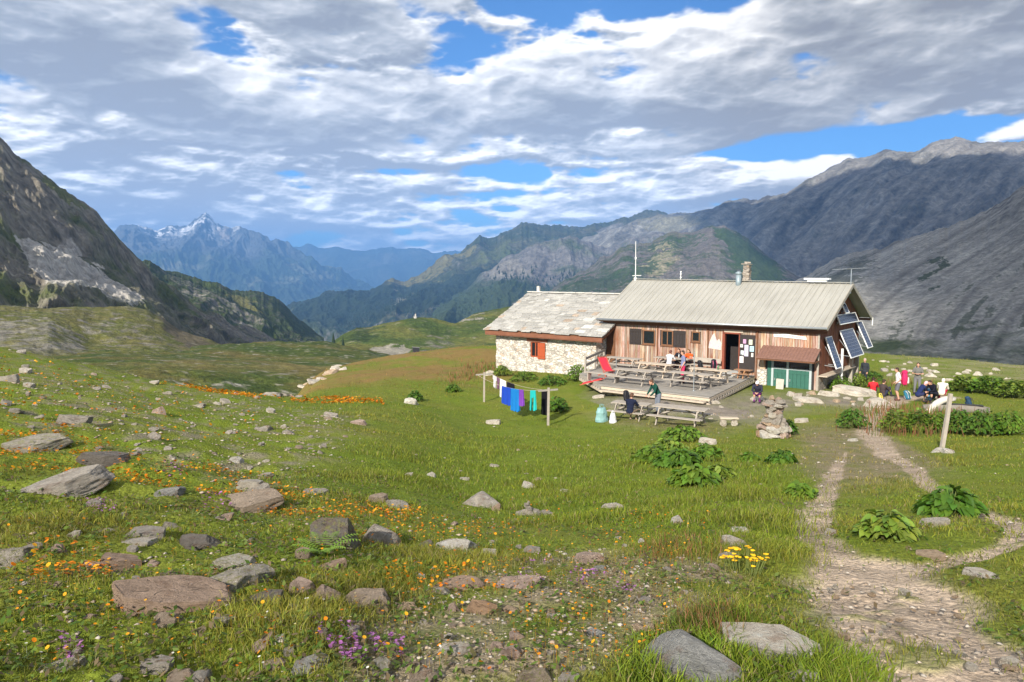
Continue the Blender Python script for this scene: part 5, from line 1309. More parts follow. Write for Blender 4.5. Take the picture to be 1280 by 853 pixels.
pz = hut(2.3, -.25, -6.62); e = tag(MB().box((0, 0, .33), (.40, .14, .78), None, 0, .02).build('leaning_slab', plain('pale_board', (.44, .41, .36), .9, .3, 3)), 'pale upright slab leaning against the green garage door', 'slab'); e.location = tuple(pz); e.rotation_euler = (-.1, 0, -TH_H + .1)
# far off buildings
p = at_r(519, 398.5, 377); e = thing('chapel', p, .3, 'tiny white chapel far off on the green hill', 'chapel'); e.scale = (.5, .5, .5); m = MB(); m.box((0, 0, 1.0), (2.6, 3.4, 3.0)); m.box((0, -1.8, 2.2), (1.2, 1.0, 5.0)); m.build('wall', plain('chalk_wall', (.52, .50, .47), .9, .1)  , e)
m = MB(); V = [(-1.5,-1.8,2.4),(1.5,-1.8,2.4),(1.5,1.9,2.4),(-1.5,1.9,2.4),(0,-1.8,4.2),(0,1.9,4.2)]; m.add(V, [(0,1,4),(3,5,2),(0,4,5,3),(1,2,5,4)]); m.add([(-.7,-2.4,4.7),(.7,-2.4,4.7),(.7,-1.2,4.7),(-.7,-1.2,4.7),(0,-1.8,6.4)], [(0,1,4),(1,2,4),(2,3,4),(3,0,4)]); m.build('roof', plain('slate', (.14, .14, .15), .8), e)
p = at_r(520, 446, 105); e = thing('shed', p, .3, 'small dark shed far off beyond the brown rise', 'shed'); m = MB(); m.box((0, 0, .1), (.82, .8, 2.4)); m.build('wall', plain('dark_boards', (.035, .035, .04), .8), e); m = MB(); m.bar((-.5, 0, 1.38), (.5, 0, 1.28), 1.0, .06); m.build('roof', plain('shed_roof', (.16, .16, .16), .7), e)
# ------------------------------------------------------------------ single rocks of the photograph: u centre, v foot, width, height (pixels), tone, lichen, kind, label
ROCK_LIST = [
 (80,622,112,32,'grey',0,'s','long pale cracked slab lying across the left bank'),
 (48,566,70,19,'grey',1,'s','low cracked slab among orange flowers, above the long bank slab'),
 (196,519,19,13,'pink',0,'r','lone boulder high on the left slope, throwing a shadow'),
 (10,479,24,13,'grey',0,'s','weathered slab at the left edge near the skyline'),
 (94,531,38,11,'grey',0,'s','flat stone on the upper left slope between grass and skyline'),
 (132,585,60,16,'dark',0,'s','low dark stone with a shadowed face, right of the orange-flowered slab'),
 (213,622,34,14,'blue',0,'r','pointed blue-grey stone just right of the long bank slab'),
 (312,643,78,24,'brown',0,'s','broad flat brown slab at the lower end of the orange flower band'),
 (294,580,20,9,'white',0,'r','white stone in the grass above the orange flower band'),
 (6,508,16,12,'grey',0,'r','grey stone cut by the left edge of the view'),
 (118,634,19,10,'grey',0,'r','small grey stone below the dark end of the long bank slab'),
 (222,772,150,54,'red',0,'s','large reddish brown slab jutting over a dark hollow'),
 (300,744,84,36,'grey',1,'r','grey block streaked yellow with lichen, right of the large reddish slab'),
 (14,713,48,28,'grey',1,'r','lichen-yellow boulder at the left edge'),
 (73,694,24,15,'pink',0,'r','small pink angular stone left of the orange flower clump'),
 (38,693,27,10,'grey',0,'r','small rounded stone next to the lichen-yellow boulder'),
 (114,714,22,13,'pink',0,'r','pinkish stone right above the orange flower clump'),
 (150,718,46,22,'red',0,'s','low reddish rock behind the large reddish slab'),
 (181,675,48,17,'grey',0,'s','flat grey slab in the grass below the long bank slab'),
 (176,684,40,9,'pale',0,'s','thin pale slab edge showing under the flat grey slab'),
 (248,690,50,24,'dark',0,'r','dark grey rounded block standing in grass with orange flowers beside it'),
 (92,672,16,9,'pale',0,'r','little pale stone in the green grass left of the flat grey slab'),
 (196,845,40,19,'grey',0,'s','grey slab with one white chipped edge in the bottom left foreground'),
 (230,858,42,15,'brown',0,'r','brown stone cut by the bottom edge, right of the white-chipped slab'),
 (76,842,58,19,'grey',1,'s','mossy half-buried stone beside purple flowers in the bottom left corner'),
 (293,714,56,16,'pale',1,'s','pale lichen-spotted slab behind the yellow-streaked block'),
 (603,638,54,29,'grey',0,'b','rounded grey boulder alone in the meadow'),
 (622,641,17,15,'red',0,'r','small red stone leaning on the rounded meadow boulder'),
 (539,597,12,9,'white',0,'r','white stone in the open meadow left of the rounded boulder'),
 (511,596,11,5,'pale',0,'s','flat pale stone just left of the white meadow stone'),
 (473,631,26,16,'brown',0,'s','flat topped brown stone above the dark angular boulder'),
 (498,639,30,13,'grey',0,'s','low cracked slab right of the flat topped brown stone'),
 (617,532,18,9,'pale',0,'s','flat pale stone in the grass below the farther clothesline post'),
 (514,507,17,12,'white',0,'r','white rock with a leafy plant beside it at the foot of the brown rise'),
 (413,523,18,9,'grey',0,'r','grey stone on the stony slope left of the meadow, near its top'),
 (447,532,22,7,'pink',0,'s','flat pinkish stone at the meadow edge of the stony slope'),
 (580,601,13,5,'pale',0,'s','tiny flat stone above the rounded meadow boulder'),
 (618,585,12,5,'pale',0,'s','flat pale chip in the middle of the meadow grass'),
 (332,598,22,8,'grey',0,'s','grey stone at the lower end of the stony slope'),
 (395,620,33,9,'grey',0,'s','low flat stone at the right end of the orange flower band'),
 (421,690,62,52,'dark',1,'r','tall dark angular boulder with a lichen-yellow top'),
 (474,688,54,38,'grey',0,'b','sloping grey rock leaning right of the tall dark angular boulder'),
 (571,694,50,28,'white',0,'r','bright white-grey pointed rock below the rounded meadow boulder'),
 (611,696,21,14,'pale',0,'r','small blocky pale stone right of the bright pointed rock'),
 (378,748,40,30,'pink',0,'r','left lobe of the pink cleft boulder'),
 (404,755,42,30,'pink',0,'r','right, rougher lobe of the pink cleft boulder'),
 (458,763,62,24,'brown',0,'r','brown-grey block right of the pink cleft boulder'),
 (506,766,31,16,'tan',0,'r','tan stone right of the brown-grey block'),
 (578,741,57,20,'red',0,'s','flat reddish rock with orange flowers at both ends'),
 (600,772,42,23,'orange',0,'r','orange-tan angular block in bare ground'),
 (567,767,17,16,'pink',0,'r','small pinkish stone touching the orange-tan angular block'),
 (388,845,46,24,'blue',0,'r','blue-grey wedge at the bottom, left of the purple flowers'),
 (345,841,33,15,'brown',0,'r','brownish stone left of the blue-grey wedge'),
 (475,851,36,31,'pale',1,'r','pointed pale rock spotted with lichen among yellow-orange flowers'),
 (569,821,39,16,'pale',0,'s','pale flat stone with a white vein below the bare ground'),
 (638,828,28,22,'pink',0,'r','pink-brown stone near the bottom, right of the white-veined flat stone'),
 (623,813,18,12,'pink',0,'r','small pink stone above the pink-brown stone'),
 (347,806,21,11,'white',0,'r','small white stone left of the purple flowers'),
 (446,788,20,12,'pink',0,'r','half-buried pink stone above the purple flowers'),
 (532,862,48,18,'brown',0,'r','brown rock cut by the bottom edge below the white-veined flat stone'),
 (380,702,21,22,'brown',0,'r','brown stone behind the fern'),
 (416,716,33,18,'red',0,'s','low reddish stone right below the fern'),
 (334,759,42,24,'dark',0,'s','dark slab in shade left of the pink cleft boulder'),
 (536,687,26,14,'dark',0,'r','dark grey stone left of the bright pointed rock'),
 (526,725,13,9,'white',0,'r','little white stone in flowers above the tan stone'),
 (615,842,19,11,'pink',0,'r','small pinkish stone in a dark hollow at the bottom'),
 (662,612,21,12,'white',0,'r','white squared block in the meadow right of the rounded boulder'),
 (660,646,32,10,'grey',0,'s','flat grey stone carrying a tiny stone stack'),
 (684,645,17,7,'grey',0,'s','small flat grey stone right of the tiny stone stack'),
 (707,617,15,6,'pale',0,'s','narrow pale stone right of the white squared block'),
 (766,637,29,8,'pale',0,'s','flat pale stone flush in the central meadow'),
 (847,656,16,14,'white',0,'b','round white stone below the big leafy plants'),
 (802,680,9,8,'white',0,'b','smaller white round stone left of and below the round white stone'),
 (781,685,7,6,'white',0,'b','smallest white pebble of the two side by side in the meadow'),
 (738,708,38,23,'pink',0,'b','pink-brown humped rock in the grass with purple flowers at its foot'),
 (750,715,17,9,'blue',0,'s','dark blue stone at the foot of the pink-brown humped rock'),
 (919,688,36,21,'pale',0,'r','largest pale rock of the pile left of the footpath'),
 (924,667,21,10,'white',0,'s','pale top stone of the pile left of the footpath'),
 (911,700,23,13,'grey',0,'r','lowest grey rock of the pile left of the footpath'),
 (884,558,22,14,'pale',0,'r','pale split rock right above the big leafy plants'),
 (665,693,24,11,'grey',0,'s','grey slanted slab in the meadow left of the pink-brown humped rock'),
 (862,862,134,54,'blue',0,'b','big smooth blue-grey boulder in the bottom foreground'),
 (962,832,126,48,'pale',0,'s','broad whitish cracked rock right of the big blue-grey boulder'),
 (1004,856,44,20,'white',0,'r','pale block under the broad whitish cracked rock'),
 (649,738,56,15,'pink',0,'s','flat pinkish slab left of the purple flowers under the humped rock'),
 (894,716,18,11,'brown',0,'r','brown stone left of the yellow flower clump'),
 (807,757,23,11,'grey',0,'s','grey stone with a dark edge in the stony strip of grass'),
 (911,756,14,9,'blue',0,'r','small blue-grey stone below the yellow flower clump'),
 (742,798,26,12,'blue',0,'s','dark bluish flat stone in bare ground, above the bottom centre'),
 (710,858,28,13,'grey',0,'s','grey slab cut by the bottom edge left of the big blue-grey boulder'),
 (687,821,17,11,'pale',0,'r','pale stone in green leaves at the bottom centre'),
 (668,841,17,10,'pink',0,'r','small rosy stone above the brown mossy rock at the bottom'),
 (664,862,54,22,'brown',1,'r','brown mossy rock on the bottom edge'),
 (1226,724,42,12,'pale',0,'s','flat pale rock on the right verge of the footpath'),
 (1038,668,16,8,'pale',0,'r','pale stone on the inner verge where the narrow path bends'),
 (1262,833,24,12,'pale',0,'s','pale stone at the right edge of the wide footpath'),
 (1168,661,32,16,'pale',0,'s','pale slab under the round leafy plant between the paths'),
 (1163,699,36,10,'tan',0,'s','flat tan stone on the grass edge between the two paths'),
 (1102,512,44,14,'grey',0,'r','grey rock with a yellow bag on it beside the path'),
 (1068,497,50,13,'pale',0,'s','broad pale slab in the rocky ground before the gable'),
 (1036,497,26,9,'pale',0,'s','pale flat stone at the foot of the green garage door'),
 (1010,505,34,10,'pale',0,'s','pale flat stone behind the stacked stone pillar'),
 (1171,567,14,9,'white',0,'r','white stone on the left foot of the leaning post'),
 (1186,568,16,8,'white',0,'r','white stone on the right foot of the leaning post'),
 (948,503,20,10,'pale',0,'r','pale stone seat under the purple-clad sitter'),
 (613,471,12,9,'pale',0,'r','pale stone heap at the left corner of the stone house'),
 (752,480,12,7,'white',0,'r','pale stone at the left foot of the terrace'),
 (749,499,16,6,'pale',0,'s','flat pale stone at the left end of the bare yard'),
 (890,506,22,6,'pale',0,'s','low pale stone at the front corner of the terrace'),
 (1002,530,16,8,'pale',0,'s','pale stone in the grass right of the stacked stone pillar'),
 (1066,553,12,5,'white',0,'s','white chip in the worn grass left of the path'),
 (997,450,1,1,'pale',0,'r',None),
]
def place_rock(u, vb, w, h, tone, lichen, kind, label, i):
    p = ground_at(u, min(vb - .12 * h, 858)); px = F / max(p[1] * CP - p[2] * SP, .5)       # pixels per metre there
    W = w / px; sa = -p[2] / np.linalg.norm(p); ca = math.sqrt(1 - sa * sa); hm = h / px
    D = W * {'s': .75, 'r': .8, 'b': .85}[kind]
    H = (hm - D * sa * .55) / ca; H = min(max(H, W * {'s': .15, 'r': .34, 'b': .36}[kind]), W * .9)
    d = np.array([p[0], p[1]]) / math.hypot(p[0], p[1]); c = np.array([p[0], p[1]]) + d * D * .38
    z = float(ground_z(c[0], c[1])); me = ROCKS[9 + i % 5] if kind == 's' else ROCKS[i % 9]
    if kind == 'b': me = DOMES[i % 5]
    H2 = H * 1.6; th = math.atan2(p[0], p[1])
    o = rock_obj('slab' if kind == 's' else 'boulder' if W > .4 else 'rock', me, (c[0], c[1], z - H2 * .5 + H * .74), (W * 1.04, D, H2), -th + random.choice((0, math.pi)) + random.uniform(-.22, .22), rock_mat(tone, bool(lichen)), (random.uniform(-.16, .10), random.uniform(-.2, .2)))
    tag(o, label, 'rock'); return o, p, W, H
random.seed(5)
ROCK_FOOT = []
for i, q in enumerate(ROCK_LIST):
    if q[7] is None: continue
    o, p, W, H = place_rock(*q, i); ROCK_FOOT.append((o.location.x, o.location.y, W * .5))
    if 'tiny stone stack' in q[7] and 'carrying' in q[7]:
        e = thing('small_cairn', (o.location.x, o.location.y, o.location.z + H * .6), 0, 'tiny stack of flat stones on a grey slab in the meadow', 'cairn'); zz = 0
        for k, (w, h) in enumerate(((.13, .035), (.11, .03), (.09, .03), (.10, .025), (.05, .03))):
            s = rock_obj('stacked_stone', SMALLS[k % 7], (random.uniform(-.02, .02), 0, zz + h/2), (w, w * .8, h * 1.3), k * 1.3, rock_mat('grey' if k % 2 else 'pale')); s.parent = e; zz += h
# lesser stones, each an object; groups by where they lie
def in_frame(x, y, z):
    u, v = pix(np.array([x, y, z])); return -10 < u < 1290 and v < 870
def scatter_stones(poly_, n, dims, tones, name, label, group, seed, power=0.6, flat=.55, avoid_path=False):
    rg = np.random.default_rng(seed); us = [p[0] for p in poly_]; vs = [p[1] for p in poly_]; k = 0; tries = 0
    while k < n and tries < n * 40:
        tries += 1; u, v = rg.uniform(min(us), max(us)), rg.uniform(min(vs), max(vs))
        if not bool(inpoly(np.array([u]), np.array([v]), poly_)[0]): continue
        p = ground_at(u, v)
        if any((p[0]-a)**2 + (p[1]-b)**2 < (c*.8)**2 for a, b, c in ROCK_FOOT): continue
        if avoid_path and path_dist(p[0], p[1]) < 1.1: continue
        s = dims[0] * (dims[1] / dims[0]) ** (rg.random() ** (1 / power)); s *= (np.hypot(p[0], p[1]) / 8) ** .3
        o = rock_obj(name, SMALLS[rg.integers(7)], (p[0], p[1], p[2] + s * flat * .12), (s, s * rg.uniform(.6, .95), s * flat * rg.uniform(.7, 1.2)), rg.uniform(0, 6.3), rock_mat(tones[rg.integers(len(tones))]), (rg.uniform(-.2, .2), rg.uniform(-.2, .2)))
        tag(o, label, 'stone', group); k += 1
scatter_stones(ROCKYL, 82, (.08, .30), ['grey', 'grey', 'brown', 'pale', 'grey', 'pale'], 'stone', 'one of the many loose stones littering the upper left slope', 'stones on the left slope', 31)
scatter_stones([(0,640),(330,650),(420,700),(420,853),(0,853)], 32, (.06, .2), ['grey', 'brown', 'pink', 'grey'], 'stone', 'one of the small stones in the left foreground turf', 'stones in the left foreground', 32)
scatter_stones(STONY, 40, (.05, .15), ['pale', 'pink', 'grey', 'tan', 'brown'], 'stone', 'one of the small stones strewn over the bare strip in the centre foreground', 'stones on the bare strip', 33)
scatter_stones([(1020,700),(1140,700),(1280,800),(1280,853),(1060,853)], 40, (.03, .09), ['pale', 'tan', 'tan', 'pale'], 'stone', 'one of the loose stones on the wide footpath', 'stones on the footpath', 34)
scatter_stones([(1090,447),(1280,466),(1280,480),(1180,478),(1095,468)], 42, (.12, .4), ['pale', 'grey', 'pale'], 'stone', 'one of the pale stones dotting the far right pasture behind the people', 'stones on the far right pasture', 35)
scatter_stones([(370,478),(425,457),(440,460),(400,478),(350,492),(330,491)], 26, (.25, .75), ['pale', 'grey', 'pale', 'tan'], 'stone', 'one of the pale stones of the rock strip on the brown rise', 'stones of the rock strip', 36, .5, .3)
scatter_stones([(985,492),(1085,486),(1100,500),(1060,512),(990,508)], 16, (.15, .5), ['pale', 'grey', 'tan', 'pale'], 'stone', 'one of the pale stones in the yard beside the garage door', 'stones in the yard', 37)
scatter_stones([(430,560),(700,560),(900,640),(900,690),(620,690),(430,640)], 14, (.05, .14), ['pale', 'grey', 'pink'], 'stone', 'one of the small stones showing through the meadow grass', 'stones in the meadow', 38)
scatter_stones([(745,500),(900,505),(960,515),(950,532),(760,528)], 8, (.08, .25), ['pale', 'grey', 'tan'], 'stone', 'one of the small stones on the bare ground around the lower picnic tables', 'stones by the lower tables', 39)
# grit too small to count
def gravel():
    rg = np.random.default_rng(77); V, Fc, C = [], [], []; n = 0
    B = np.array([(1,0,0),(0,1,0),(-1,0,0),(0,-1,0),(0,0,.8),(0,0,-.5)], float); BF = [(0,1,4),(1,2,4),(2,3,4),(3,0,4),(1,0,5),(2,1,5),(3,2,5),(0,3,5)]
    r = np.exp(rg.uniform(math.log(2.7), math.log(34), 150000)); th = rg.uniform(-.66, .66, len(r)); x, y = r * np.sin(th), r * np.cos(th); z = ground_z(x, y); m = ground_masks(x, y, z)
    keep = rg.random(len(r)) < np.clip(m['path'] * .07 + m['yard'] * .08 + m['stony'] * .16 + .05 * (m['u'] < 620) * (r < 9) + m['rockl'] * .2 + m['worn'] * .04 + .004, 0, 1)
    x, y, z, r = x[keep], y[keep], z[keep], r[keep]; k = len(x)
    s = (.005 + .022 * rg.random(k) ** 5) * (r / 4) ** .6; S = np.stack([s, s * rg.uniform(.6, 1, k), s * rg.uniform(.25, .5, k)], 1)
    a = rg.uniform(0, 6.3, k); P = B[None] * S[:, None] * rg.uniform(.75, 1.25, (k, 6, 1))
    X = P[..., 0] * np.cos(a)[:, None] - P[..., 1] * np.sin(a)[:, None]; Y = P[..., 0] * np.sin(a)[:, None] + P[..., 1] * np.cos(a)[:, None]
    V = np.stack([X + x[:, None], Y + y[:, None], P[..., 2] + (z + s * .15)[:, None]], -1).reshape(-1, 3)
    Fc = (np.array(BF)[None] + 6 * np.arange(k)[:, None, None]).reshape(-1, 3)
    t = np.array([(.36, .31, .25), (.33, .27, .21), (.26, .225, .19), (.33, .25, .185), (.40, .36, .31)])[rg.integers(0, 5, k)] * rg.uniform(.75, 1.2, (k, 1))
    def fn(nt): return nt.attr('Col'), None
    o = mesh_np('gravel', V, Fc, material('gravel', fn, .95, .1), None, False, np.repeat(t, 6, 0)); tag(o, 'grit and gravel on the path and bare patches', 'gravel', kind='stuff')
gravel()
# ------------------------------------------------------------------ grass, herbs, flowers
def leaf_mat(name, trans=.35, rough=.6):
    if name in MATS: return MATS[name]
    m = bpy.data.materials.new(name); m.use_nodes = True; t = NT(m.node_tree); b = t.n['Principled BSDF']; o = t.n['Material Output']
    c = t.attr('Col'); t.l.new(c, b.inputs['Base Color']); b.inputs['Roughness'].default_value = rough; b.inputs['Specular IOR Level'].default_value = .25
    tr = t.new('ShaderNodeBsdfTranslucent'); t.l.new(t.mix(1.0, c, (1.1, 1.15, .6), 'MULTIPLY'), tr.inputs['Color'])
    mx = t.new('ShaderNodeMixShader'); mx.inputs[0].default_value = trans; t.l.new(b.outputs[0], mx.inputs[1]); t.l.new(tr.outputs[0], mx.inputs[2]); t.l.new(mx.outputs[0], o.inputs['Surface'])
    MATS[name] = m; return m
def blades(x, y, z, h, w, lean, col, rg, bend=.5):
    k = len(x); a = rg.uniform(0, 6.283, k); la = rg.uniform(0, 6.283, k); lx, ly = np.cos(la) * lean * h, np.sin(la) * lean * h
    wx, wy = np.cos(a) * w / 2, np.sin(a) * w / 2; b = np.stack([x, y, z - .01], -1)
    W = np.stack([wx, wy, 0*wx], -1); L = np.stack([lx, ly, 0*lx], -1); U = np.stack([0*h, 0*h, h], -1)
    V = np.stack([b - W, b + W, b - W * .75 + L * .35 + U * .55, b + W * .75 + L * .35 + U * .55, b + L + U * (1 - .25 * lean[:, None])], 1)
    f = np.array([(0, 1, 3), (0, 3, 2), (2, 3, 4)]); Fc = (f[None] + 5 * np.arange(k)[:, None, None]).reshape(-1, 3)
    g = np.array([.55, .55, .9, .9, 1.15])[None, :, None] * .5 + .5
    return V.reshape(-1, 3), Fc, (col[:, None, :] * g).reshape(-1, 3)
def rock_clear(x, y):
    k = np.ones(len(x), bool)
    for a, b, c in ROCK_FOOT:
        if c > .1: k &= (x - a) ** 2 + (y - b) ** 2 > (c * .72) ** 2
    return k
TALL = [[(795,853),(812,800),(860,775),(930,778),(1000,810),(1010,870),(790,870)], [(985,870),(990,825),(1030,812),(1085,822),(1100,870)]]
def grass():
    rg = np.random.default_rng(12); Vs, Fs, Cs = [], [], []; off = 0
    for (r0, r1, n, tuft, hmul, wmul) in ((2.6, 6.5, 21000, 8, 1.0, 1.0), (6.5, 13, 17000, 7, 1.0, 1.8), (13, 26, 15000, 6, 1.0, 3.2), (26, 48, 14000, 5, 1.0, 5.5), (48, 82, 5000, 4, 1.0, 9.)):
        u_ = rg.random(n); r = np.sqrt(r0**2 + (r1**2 - r0**2) * u_ ** 1.25); th = rg.uniform(-.67, .67, n)
        x0, y0 = r * np.sin(th), r * np.cos(th); z0 = ground_z(x0, y0); m = ground_masks(x0, y0, z0)
        P = np.stack([x0, y0, 0*x0], -1); n1 = fbm(P / 1.6 + 3, 3); n2 = fbm(P / .5 + 8, 3); n3 = fbm(P / 7 + 3, 3)
        tall = np.maximum(inpoly(m['u'], m['v'], TALL[0]), inpoly(m['u'], m['v'], TALL[1])).astype(float)
        dens = np.clip(.62 + .9 * n2 + .5 * n1, .05, 1) * (1 - 1.0 * sstep(.0, .5, m['path'])) * (1 - .93 * m['yard']) * (1 - .75 * m['worn']) * (1 - .68 * m['stony']) * (1 - .5 * m['rockl'])
        dens = np.maximum(dens, tall)
        a, b = hut_ab(x0, y0); dens = np.where((a > .3) & (a < 23.2) & (b > -.9) & (b < 9.4), 0, dens); dens = np.where((a > 2.6) & (a < 13.4) & (b > -8.4) & (b < 1), 0, dens)
        k = rg.random(n) < dens; x0, y0, n1, n2, n3, tall, r = (q[k] for q in (x0, y0, n1, n2, n3, tall, r)); m = {q: w[k] for q, w in m.items()}
        sp = (.05 + .012 * r) * (1 - .3 * tall); T = np.repeat(np.arange(len(x0)), tuft); x = x0[T] + rg.normal(size=len(T)) * sp[T]; y = y0[T] + rg.normal(size=len(T)) * sp[T]
        ok = rock_clear(x, y) if r0 < 20 else np.ones(len(x), bool); T, x, y = T[ok], x[ok], y[ok]; z = ground_z(x, y)
        far = sstep(38, 52, m['r']); h = (.042 + .022 * m['lush'] + .03 * n1 + .02 * m['right']) * (1 - .35 * m['rockl']) * (1 - .35 * m['stony']) * (1 + .015 * r)
        h = np.clip(h * (.75 + 1.5 * np.clip(n1 + .1, 0, 1)), .02, .2) * (1 + 1.5 * tall); h = h[T] * rg.uniform(.55, 1.35, len(T))
        w = .0042 * wmul * rg.uniform(.7, 1.3, len(T)) * (1 + .5 * tall[T])
        c = np.array([.14, .19, .018]) + 0 * n1[:, None]
        c = lerp(c, m['lush'] * .8 + tall, (.145, .205, .018)); c = lerp(c, np.clip(.35 + n1 * 1.3 + n3 * .9, 0, 1) * (1 - .55 * m['lush']) * (1 - tall), (.22, .22, .036))
        c = lerp(c, np.clip(far * (.75 + n1) * sstep(720, 620, m['u']), 0, .95), (.25, .16, .055)); c = lerp(c, m['worn'] * .6 + m['stony'] * .3, (.22, .17, .075)); c = lerp(c, m['right'] * .6, (.24, .23, .10))
        c = c[T] * rg.uniform(.6, 1.3, (len(T), 1)) * np.clip(1 + 1.1 * n2, .5, 1.4)[T][:, None] * np.stack([rg.uniform(.85, 1.2, len(T)), np.ones(len(T)), rg.uniform(.7, 1.2, len(T))], 1)
        st = rg.random(len(T)) < .07; c[st] = np.array([.34, .28, .13]) * rg.uniform(.7, 1.1, (st.sum(), 1))
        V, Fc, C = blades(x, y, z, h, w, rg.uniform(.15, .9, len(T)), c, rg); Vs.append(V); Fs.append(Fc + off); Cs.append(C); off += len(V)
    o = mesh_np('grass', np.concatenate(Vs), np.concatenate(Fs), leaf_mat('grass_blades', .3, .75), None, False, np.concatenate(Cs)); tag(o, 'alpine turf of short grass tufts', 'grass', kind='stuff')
grass()
def ground_cover():
    rg = np.random.default_rng(44); n = 52000; r = np.exp(rg.uniform(math.log(2.6), math.log(12), n)); th = rg.uniform(-.67, .67, n); x, y = r * np.sin(th), r * np.cos(th); z = ground_z(x, y); m = ground_masks(x, y, z)
    P = np.stack([x, y, 0*x], -1); n1 = fbm(P / .7 + 31, 3)
    k = (rg.random(n) < np.clip(.25 + 1.2 * n1 + .3 * (m['u'] < 500), 0, 1) * (1 - .97 * m['path'])) & rock_clear(x, y); x, y, z, r, n1 = x[k], y[k], z[k], r[k], n1[k]; n = len(x)
    s = rg.uniform(.007, .02, n) * (1 + r * .06); a = rg.uniform(0, 6.3, n); tilt = rg.uniform(-.7, .7, n); b = np.stack([x, y, z + rg.uniform(.004, .05, n)], -1)
    d = np.stack([np.cos(a), np.sin(a), tilt], -1) * s[:, None]; e = np.stack([-np.sin(a), np.cos(a), rg.uniform(-.5, .5, n)], -1) * s[:, None] * .5
    V = np.stack([b - d, b + e, b + d, b - e], 1).reshape(-1, 3); Fc = np.arange(4 * n).reshape(-1, 4)
    c = np.array([(.07, .13, .015), (.11, .17, .025), (.14, .19, .04), (.10, .09, .035), (.15, .11, .06)])[rg.integers(0, 5, n)] * rg.uniform(.65, 1.25, (n, 1))
    o = mesh_np('ground_cover', V, Fc, leaf_mat('small_leaves', .3, .6), None, False, np.repeat(c, 4, 0)); tag(o, 'low leafy herbs between the grass', 'herbs', kind='stuff')
ground_cover()
def flowers(name, zones, colors, seed, label, size=(.008, .014), lift=(.03, .10)):
    rg = np.random.default_rng(seed); X, Y, Z, S = [], [], [], []
    for (pl, n, mul) in zones:
        us = [p[0] for p in pl]; vs = [p[1] for p in pl]; u = rg.uniform(min(us), max(us), n * 6); v = rg.uniform(min(vs), max(vs), n * 6); k = inpoly(u, v, pl); u, v = u[k][:n * 2], v[k][:n * 2]
        cl = fbm(np.stack([u / 45, v / 22, 0 * u + seed], -1), 3); k = cl > rg.uniform(-.35, .25, len(u)); u, v = u[k][:n], v[k][:n]
        # foot of each flower: march all sight lines together
        d = ray(u, v); hz = np.hypot(d[:, 0], d[:, 1]); rs = np.exp(np.linspace(math.log(2.4), math.log(75), 420)); x = (d[:, 0] / hz)[:, None] * rs; y = (d[:, 1] / hz)[:, None] * rs
        hit = base_z(x, y) > (d[:, 2] / hz)[:, None] * rs; i = np.argmax(hit, 1); ok = hit.any(1); j = np.arange(len(u))
        X.append(x[j, i][ok]); Y.append(y[j, i][ok]); r = rs[i][ok]; S.append(rg.uniform(*size, len(r)) * mul * np.maximum(1, (r / 6) ** .75))
    x, y, s = np.concatenate(X), np.concatenate(Y), np.concatenate(S); k = rock_clear(x, y); x, y, s = x[k], y[k], s[k]; z = ground_z(x, y); n = len(x); h = rg.uniform(*lift, n)
    a = np.arange(6) / 6 * 6.283; tx, ty = rg.normal(0, .35, n), rg.normal(-.25, .35, n)
    ring = np.stack([np.cos(a)[None] * s[:, None], np.sin(a)[None] * s[:, None], np.cos(a)[None] * s[:, None] * tx[:, None] + np.sin(a)[None] * s[:, None] * ty[:, None]], -1)
    c = np.stack([x, y, z + h], -1); V = np.concatenate([c[:, None] + np.array([0, 0, -.25]) * s[:, None, None] * 1.0, c[:, None] + ring, (c - np.array([0, 0, 1]) * h[:, None])[:, None] + np.array([[-.0012, 0, 0]]), (c - np.array([0, 0, 1]) * h[:, None])[:, None] + np.array([[.0012, 0, 0]])], 1)
    f = np.array([(0, 1 + i, 1 + (i + 1) % 6) for i in range(6)] + [(7, 8, 0)]); Fc = (f[None] + 9 * np.arange(n)[:, None, None]).reshape(-1, 3)
    col = np.array(colors)[rg.integers(0, len(colors), n)] * rg.uniform(.75, 1.15, (n, 1)); C = np.repeat(col[:, None], 9, 1); C[:, 7:] = (.09, .13, .03); C[:, 0] *= .75
    o = mesh_np(name, V.reshape(-1, 3), Fc, leaf_mat('petals', .25, .7), None, False, C.reshape(-1, 3)); tag(o, label, 'flowers', kind='stuff')
BAND = [(0,548),(80,545),(200,586),(330,598),(450,630),(530,640),(500,662),(370,655),(250,630),(120,612),(0,600)]
OR = [(.80, .26, .008), (.82, .33, .01), (.72, .20, .01), (.85, .42, .02)]
flowers('orange_flowers', [(BAND, 1500, 1.0), ([(205,472),(300,489),(400,497),(480,501),(480,508),(380,505),(300,500),(200,481)], 1500, 1.25), ([(15,725),(60,705),(140,700),(150,735),(130,765),(50,770)], 130, 1.15),
    ([(420,645),(640,650),(640,690),(450,690)], 220, .9), ([(470,720),(640,715),(640,745),(480,745)], 150, 1.0), ([(0,640),(430,650),(640,700),(640,853),(0,853)], 420, .75), ([(640,690),(900,690),(860,760),(790,853),(640,853)], 300, .65), ([(560,620),(900,640),(880,700),(600,700)], 260, .7), ([(0,440),(200,490),(330,520),(300,560),(0,545)], 300, 1.0)], OR, 5, 'small orange mountain flowers in the turf')
